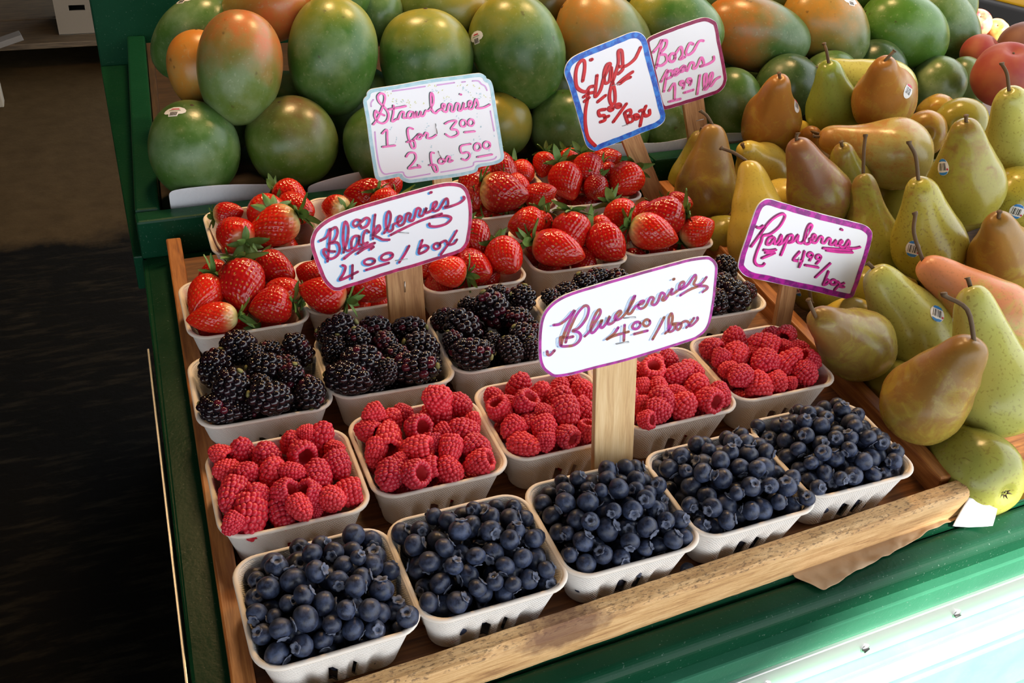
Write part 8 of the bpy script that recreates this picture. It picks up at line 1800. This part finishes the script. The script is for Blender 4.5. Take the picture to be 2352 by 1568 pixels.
PNAMES = ['russet brown pear standing just right of the figs stick', 'olive pear half hidden behind the first russet pear', 'tall yellow pear with a bent stem behind the raspberries sign', 'orange-brown pear with a white sticker below the bosc sign',
 'yellow pear wedged under the orange-brown pear', 'green pear blotched reddish brown above the raspberries sign', 'olive pear behind the blotched pear', 'small bronze pear with a dark stem behind the blotched pear', 'large pear lying on its side with its dry end to the right',
 'bronze pear with a white sticker at the top of the heap', 'bright green pear beside the stickered bronze pear', 'yellow pear lying behind the stickered bronze pear', 'small green pear neck under the bronze pear', 'thin yellow pear neck beside the orange-brown pear', 'brown pear behind the lying pear, near the pale mango',
 'olive green pear without visible neck near the peaches', 'big yellow-green pear with a tall stem at the right edge', 'big olive pear with a blue sticker on its left', 'brown pear squeezed behind the lying pear', 'tall green pear with an upright stem behind the raspberries sign', 'speckled yellow-green pear with a long stem and a blue sticker',
 'russet brown pear at the right edge below the speckled stickered one', 'speckled green pear with a blue sticker at the right edge', 'pink-cheeked pear with a very long stem', 'yellow-green pear with a blue sticker beside the raspberries sign', 'olive brown pear lying against the tray by the raspberries',
 'yellow pear just showing behind the lying olive brown pear', 'large russet pear with a long stem at the tray corner', 'long yellow-green pear at the right, beside the large russet pear', 'green pear at the bottom of the heap, at the tray corner',
 'olive pear in shade below the russet pear', 'olive pear with a sticker beneath the raspberries sign', 'olive pear low down next to the strawberries', 'shaded olive pear under the tall green pear', 'shaded olive pear under the speckled pear', 'shaded olive pear near the top of the heap',
 'yellow pear in shade under the blotched pear', 'yellow-green pear in shade at the right edge', 'shaded olive pear under the lying pear']
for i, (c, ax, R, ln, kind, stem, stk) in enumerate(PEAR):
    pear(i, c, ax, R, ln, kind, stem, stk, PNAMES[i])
# pears under the heap
rp = random.Random(5)
n_ = 0
for y in (0.16, 0.27, 0.38, 0.49, 0.60):
    for x in (0.80, 0.92, 1.04, 1.16):
        if x < 0.85 and y < 0.2: continue
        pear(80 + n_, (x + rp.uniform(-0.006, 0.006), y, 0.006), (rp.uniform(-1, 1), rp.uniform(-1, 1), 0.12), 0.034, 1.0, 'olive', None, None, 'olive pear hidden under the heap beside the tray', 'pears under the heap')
        n_ += 1

for i, (x, y, z) in enumerate(((0.875, 0.075, 0.008), (0.965, 0.060, 0.008), (1.07, 0.080, 0.008), (1.18, 0.10, 0.008), (1.28, 0.18, 0.008), (1.29, 0.32, 0.008), (1.28, 0.46, 0.008), (1.00, 0.215, 0.062), (1.11, 0.30, 0.062), (1.13, 0.19, 0.060))):
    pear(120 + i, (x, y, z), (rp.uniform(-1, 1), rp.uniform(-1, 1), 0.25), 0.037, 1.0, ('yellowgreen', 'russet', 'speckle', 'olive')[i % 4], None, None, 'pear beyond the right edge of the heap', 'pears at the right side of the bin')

# ------------------------------------------------------------------ peaches and nectarines
def peach(i, c, R, kind, label):
    nz, na = 26, 36
    verts, faces = [], []
    for j in range(nz + 1):
        ph = math.pi * j / nz
        z = -math.cos(ph); r = max(0.01, math.sin(ph))
        for k in range(na):
            an = 2 * math.pi * k / na
            f = 1 - 0.06 * math.exp(-(min(an, 2 * math.pi - an) / 0.22) ** 2) * (0.4 + 0.6 * max(0, z + 0.4)) + 0.02 * noise.noise((math.cos(an) + i * 4, math.sin(an), z))
            zz = z * (1 - 0.20 * math.exp(-(r / 0.25) ** 2) * (z > 0)) * 0.95
            verts.append((r * f * math.cos(an) * R, r * f * math.sin(an) * R, zz * R))
    for j in range(nz):
        for k in range(na):
            faces.append((j * na + k, j * na + (k + 1) % na, (j + 1) * na + (k + 1) % na, (j + 1) * na + k))
    faces.append(tuple(reversed(range(na)))); faces.append(tuple(range(nz * na, nz * na + na)))
    nm = 'peach' if 'peach' in kind else 'nectarine'
    o = mesh_obj(nm, pydata(nm, verts, faces), None, M[kind])
    place(o, c, aim((-0.25, -0.2, 1) if i == 0 else (rm.uniform(-.6, .6), -0.5, 0.8), 2.2 if i == 0 else rm.uniform(0, 6.28)))
    tag(o, label, nm, 'peaches and nectarines beyond the pears')
    vv, ff = tube_geo([(0, 0, R * 0.70), (0, 0.001, R * 0.80)], [0.002, 0.0015], 8)
    mesh_obj('stem', pydata('stem', vv, ff), o, M['stem'])
QN = ['large red peach with a seam at the right edge', 'red peach half hidden behind the mango at right', 'dark brownish peach at the right edge above the large peach', 'red peach at the right edge below the large peach', 'red and white streaked nectarine by the bin divider', 'sunlit yellow nectarine in front of the car']
for i, (c, R, kind) in enumerate(PEACH):
    peach(i, c, R, kind, QN[i])
for i, (x, y, z, R) in enumerate(((1.50, 0.62, 0.012, 0.042), (1.52, 0.72, 0.012, 0.042), (1.53, 0.82, 0.012, 0.042), (1.62, 0.68, 0.012, 0.042))):
    peach(20 + i, (x, y, z), R, 'peach', 'red peach lower in the pile beyond the pears')

# ------------------------------------------------------------------ signs
def flat_ribbon(paths, width, z, name, mat, parent, closed=False, sub=5):
    verts, faces = [], []
    hw_ = width / 2
    for pts in paths:
        P_ = [Vector((p[0] / 1000, p[1] / 1000)) for p in pts]
        if len(P_) > 2 and not closed: P_ = [Vector((q.x, q.y)) for q in smooth_path([(p.x, p.y, 0) for p in P_], sub)]
        n = len(P_); b0 = len(verts)
        for i, p in enumerate(P_):
            if closed: t = P_[(i + 1) % n] - P_[i - 1]
            else: t = P_[min(i + 1, n - 1)] - P_[max(i - 1, 0)]
            if t.length < 1e-9: t = Vector((1, 0))
            t.normalize(); nr = Vector((-t.y, t.x))
            w = hw_ * (1 if closed else (0.85 + 0.3 * (0.5 + 0.5 * noise.noise((p.x * 90, p.y * 90, len(pts))))))
            verts.append((p.x + nr.x * w, p.y + nr.y * w, z)); verts.append((p.x - nr.x * w, p.y - nr.y * w, z))
        for i in range(n if closed else n - 1):
            j = (i + 1) % n
            faces.append((b0 + 2 * i, b0 + 2 * i + 1, b0 + 2 * j + 1, b0 + 2 * j))
        if not closed:
            for e in (0, n - 1):
                c0 = len(verts)
                for k in range(10):
                    a = 2 * math.pi * k / 10
                    verts.append((P_[e].x + hw_ * math.cos(a), P_[e].y + hw_ * math.sin(a), z))
                faces.append(tuple(range(c0, c0 + 10)))
    return mesh_obj(name, pydata(name, verts, faces, False), parent, mat)
def closed_smooth(pts, sub=4):
    n = len(pts); out = []
    for i in range(n):
        p0, p1, p2, p3 = [Vector(pts[(i + k) % n]) for k in (-1, 0, 1, 2)]
        for s in range(sub):
            t = s / sub
            out.append(0.5 * ((2 * p1) + (p2 - p0) * t + (2 * p0 - 5 * p1 + 4 * p2 - p3) * t * t + (3 * p1 - p0 - 3 * p2 + p3) * t ** 3))
    return out
def sign(key, label, border_mat, ink, shadow, lath, stick_end=0.0):
    D = SIGNS[key]
    nrm = Vector(D['n']); ex = Vector((1, 0, 0)); ey = nrm.cross(ex)
    if ey.z < 0: ey = -ey
    root = empty('price_sign', D['base'])
    m = Matrix((ex, ey, nrm)).transposed().to_4x4(); m.translation = D['base']
    root.matrix_world = m
    tag(root, label, 'sign', 'handwritten price signs on sticks')
    out = closed_smooth([(p[0], p[1]) for p in D['outline']])
    area = sum(out[i - 1].x * out[i].y - out[i].x * out[i - 1].y for i in range(len(out)))
    if area < 0: out = out[::-1]
    bm = bmesh.new()
    f = bm.faces.new([bm.verts.new((p.x / 1000, p.y / 1000, 0)) for p in out])
    r = bmesh.ops.extrude_face_region(bm, geom=[f])
    bmesh.ops.translate(bm, vec=(0, 0, -0.0014), verts=[v for v in r['geom'] if isinstance(v, bmesh.types.BMVert)])
    mesh_obj('card', bm_mesh('card', bm), root, M['card'])
    bw = D['border']
    n = len(out); mid = []
    for i in range(n):
        t = (out[(i + 1) % n] - out[i - 1]).normalized(); inn = Vector((-t.y, t.x))
        mid.append(out[i] + inn * (bw * 0.56 + 0.10 * bw * noise.noise((out[i].x * 0.09, out[i].y * 0.09, 2))))
    flat_ribbon([mid], bw / 1000, 0.0002, 'border', M[border_mat], root, True)
    if shadow:
        flat_ribbon([[(p[0] + D['sh'][0], p[1] + D['sh'][1]) for p in s] for s in D['strokes']], D['shw'] / 1000, 0.0003, 'lettering_shadow', M[shadow], root)
    flat_ribbon(D['strokes'], D['w'] / 1000, 0.0005, 'lettering', M[ink], root)
    if 'extra' in D:
        for ln_ in D['extra']: flat_ribbon([ln_], D['exw'] / 1000, 0.0003, 'inner_line', M['lilac'], root)
        rt = random.Random(4)
        for nm, tk, mt in (('yellow_ticks', D['ticks'], 'lemon'), ('blue_ticks', D['ticks2'], 'ice_blue')):
            sg = []
            for (x, y) in tk:
                for q in range(2):
                    a = rt.uniform(0, 3.14); l_ = rt.uniform(0.5, 1.8); ox, oy = rt.uniform(-2, 2), rt.uniform(-2, 2)
                    sg.append([(x + ox, y + oy), (x + ox + l_ * math.cos(a), y + oy + l_ * math.sin(a))])
            flat_ribbon(sg, 0.0006, 0.0003, nm, M[mt], root)
    bl_, br_, tl_, tr_ = [Vector(p) / 1000 for p in D['stick']]
    lo, hi = (bl_ + br_) / 2, (tl_ + tr_) / 2
    d = (hi - lo).normalized(); pr = Vector((d.y, -d.x))
    w = (abs((br_ - bl_).dot(pr)) + abs((tr_ - tl_).dot(pr))) / 2
    # run the lath down to what it stands on
    zl = lambda q: D['base'][2] + q.y * ey.z
    while zl(lo) > stick_end + 0.001: lo -= d * 0.001
    hi = hi + d * 0.045
    me = box_mesh('stick', (hi - lo).length, w, 0.007, 0.0008, z0=-0.0085)
    s = mesh_obj('stick', me, root, M[lath])
    s.location = ((lo.x + hi.x) / 2, (lo.y + hi.y) / 2, 0)
    s.rotation_euler.z = math.atan2(d.y, d.x)
    for (p, q) in D['staples']:
        p, q = Vector(p) / 1000, Vector(q) / 1000
        on_stick = p.y < min(v[1] for v in D['outline']) / 1000 or (key == 'blackberries' and q.y < 0.030) 
        z = 0.0010 if not on_stick else -0.0008
        vv, ff = tube_geo([(p.x, p.y, z - 0.0012), (p.x, p.y, z), (q.x, q.y, z), (q.x, q.y, z - 0.0012)], 0.0005, 6)
        mesh_obj('staple', pydata('staple', vv, ff), root, M['steel'])
    return root
sign('strawberries', 'white strawberries sign with a scalloped pale blue edge and pink writing', 'ice_blue', 'pink', 'bottle_green', 'lath', 0.0)
sign('bosc', 'white bosc pears sign with a maroon edge and pink writing', 'maroon', 'pink', 'leaf_green', 'lath_brown', -0.030)
sign('figs', 'white figs sign with a blue edge and red writing', 'blue', 'red', 'deep_red', 'lath_brown', 0.0)
sign('blackberries', 'white blackberries sign with crimson edge and crimson and blue writing', 'crimson', 'crimson', 'sky_blue', 'lath_brown', 0.0)
sign('raspberries', 'white raspberries sign with magenta edge on a thin stick by the pears', 'violet', 'hot_pink', 'plum', 'lath_brown', 0.0)
sign('blueberries', 'large white blueberries sign with purple edge on a pale wide stick', 'magenta', 'magenta_brown', 'pale_blue', 'lath', 0.0)

# ------------------------------------------------------------------ papers
def sheet(name, rows, mat, label, thick=0.0006, sub=1):
    """paper through a grid of points"""
    nr, nc = len(rows), len(rows[0])
    verts, faces = [], []
    for r in rows: verts += [Vector(p) for p in r]
    for i in range(nr - 1):
        for j in range(nc - 1):
            faces.append((i * nc + j, i * nc + j + 1, (i + 1) * nc + j + 1, (i + 1) * nc + j))
    o = mesh_obj(name, pydata(name, verts, faces), None, M[mat])
    so = o.modifiers.new('thickness', 'SOLIDIFY'); so.thickness = thick
    sd = o.modifiers.new('smooth', 'SUBSURF'); sd.levels = 1; sd.render_levels = 2; sd.subdivision_type = 'SIMPLE' if sub == 0 else 'CATMULL_CLARK'
    return tag(o, label, 'paper')
def strip(xs, tops, y0, slope, z_lo, wob, seed):
    rows = []
    for f in (0.0, 0.4, 0.75, 1.0):
        r = []
        for x, t in zip(xs, tops):
            y = y0 + slope * x - 0.010 * f + wob * noise.noise((x * 9 + seed, f * 1.5, 0)) + 0.004
            r.append((x, y, z_lo + (t - z_lo) * f))
        rows.append(r)
    return rows
sheet('paper_liner', strip([0.0115, 0.04, 0.07, 0.10, 0.135, 0.17], [0.064, 0.0645, 0.064, 0.0610, 0.0565, 0.0505], 0.694, 0.019, 0.020, 0.003, 1), 'white_paper', 'white paper liner along the left front of the mango bin')
sheet('paper_liner', strip([0.176, 0.20, 0.225, 0.25, 0.275, 0.31, 0.36, 0.42], [0.0490, 0.054, 0.0585, 0.061, 0.060, 0.056, 0.053, 0.050], 0.693, 0.019, 0.020, 0.004, 6), 'white_paper', 'grey white paper liner behind the strawberries sign stick')
sheet('paper_liner', strip([0.56, 0.60, 0.64, 0.68, 0.72, 0.76, 0.80, 0.85], [0.056, 0.061, 0.058, 0.052, 0.058, 0.060, 0.057, 0.053], 0.692, 0.019, 0.020, 0.006, 3), 'white_paper', 'crumpled grey paper liner behind the figs stick')
kr = []
kx = [0.440, 0.4545, 0.475, 0.492, 0.520, 0.547, 0.570, 0.592, 0.632]
ky = [-0.002, -0.0225, -0.0190, -0.0135, -0.0090, -0.0040, 0.000, 0.0060, 0.0105]
for i in range(9):
    f = i / 8
    r = []
    for j in range(41):
        x = 0.440 + 0.192 * j / 40
        fr0 = float(np.interp(x, kx, ky)) + 0.0016 * noise.noise((x * 120, 0, 4))
        yb = 0.0165 + 0.06 * (x - 0.60)
        y = yb * (1 - f) + fr0 * f
        cr = noise.noise((x * 75 + 3, y * 95, 1)) + 0.6 * noise.noise((x * 190, y * 190, 7))
        r.append((x, y, -0.0068 + max(0.0, f - 0.15) * (0.0022 + 0.0042 * cr) if f > 0.15 else -0.0070))
    r = [(p[0], p[1], max(p[2], -0.0070)) for p in r]
    kr.append(r)
sheet('kraft_paper', kr, 'kraft', 'crumpled brown kraft paper sticking out under the tray front', sub=1)
wp = [[(0.628, 0.0115, 0.004), (0.636, 0.0150, 0.0148), (0.6475, 0.0085, 0.0115), (0.6584, 0.0, 0.008)],
      [(0.622, 0.008, -0.001), (0.634, 0.006, 0.004), (0.645, 0.001, 0.003), (0.655, -0.004, 0.002)],
      [(0.617, 0.005, -0.0066), (0.630, -0.001, -0.006), (0.642, -0.006, -0.004), (0.650, -0.0085, -0.003)]]
sheet('paper_scrap', wp, 'white_paper', 'small white paper corner beside the tray corner', sub=0)
yp = [[(0.705, 0.03, -0.030), (0.76, 0.05, -0.026), (0.80, 0.06, -0.022), (0.83, 0.06, -0.02)], [(0.705, 0.005, -0.026), (0.76, 0.02, -0.010), (0.80, 0.025, -0.004), (0.83, 0.03, 0.0)], [(0.705, -0.004, -0.005), (0.76, -0.001, 0.006), (0.80, 0.001, 0.008), (0.83, 0.002, 0.010)]]
sheet('paper_liner', yp, 'yellow_paper', 'yellow paper liner under the pears at the right edge', sub=1)
lw = plank('leaning_lath', (0.316, 0.985, 0.06), (0.322, 0.955, 0.36), 0.022, 0.008, M['lath_brown'])
tag(lw, 'brown wooden lath standing among the mangoes at the top edge', 'lath')
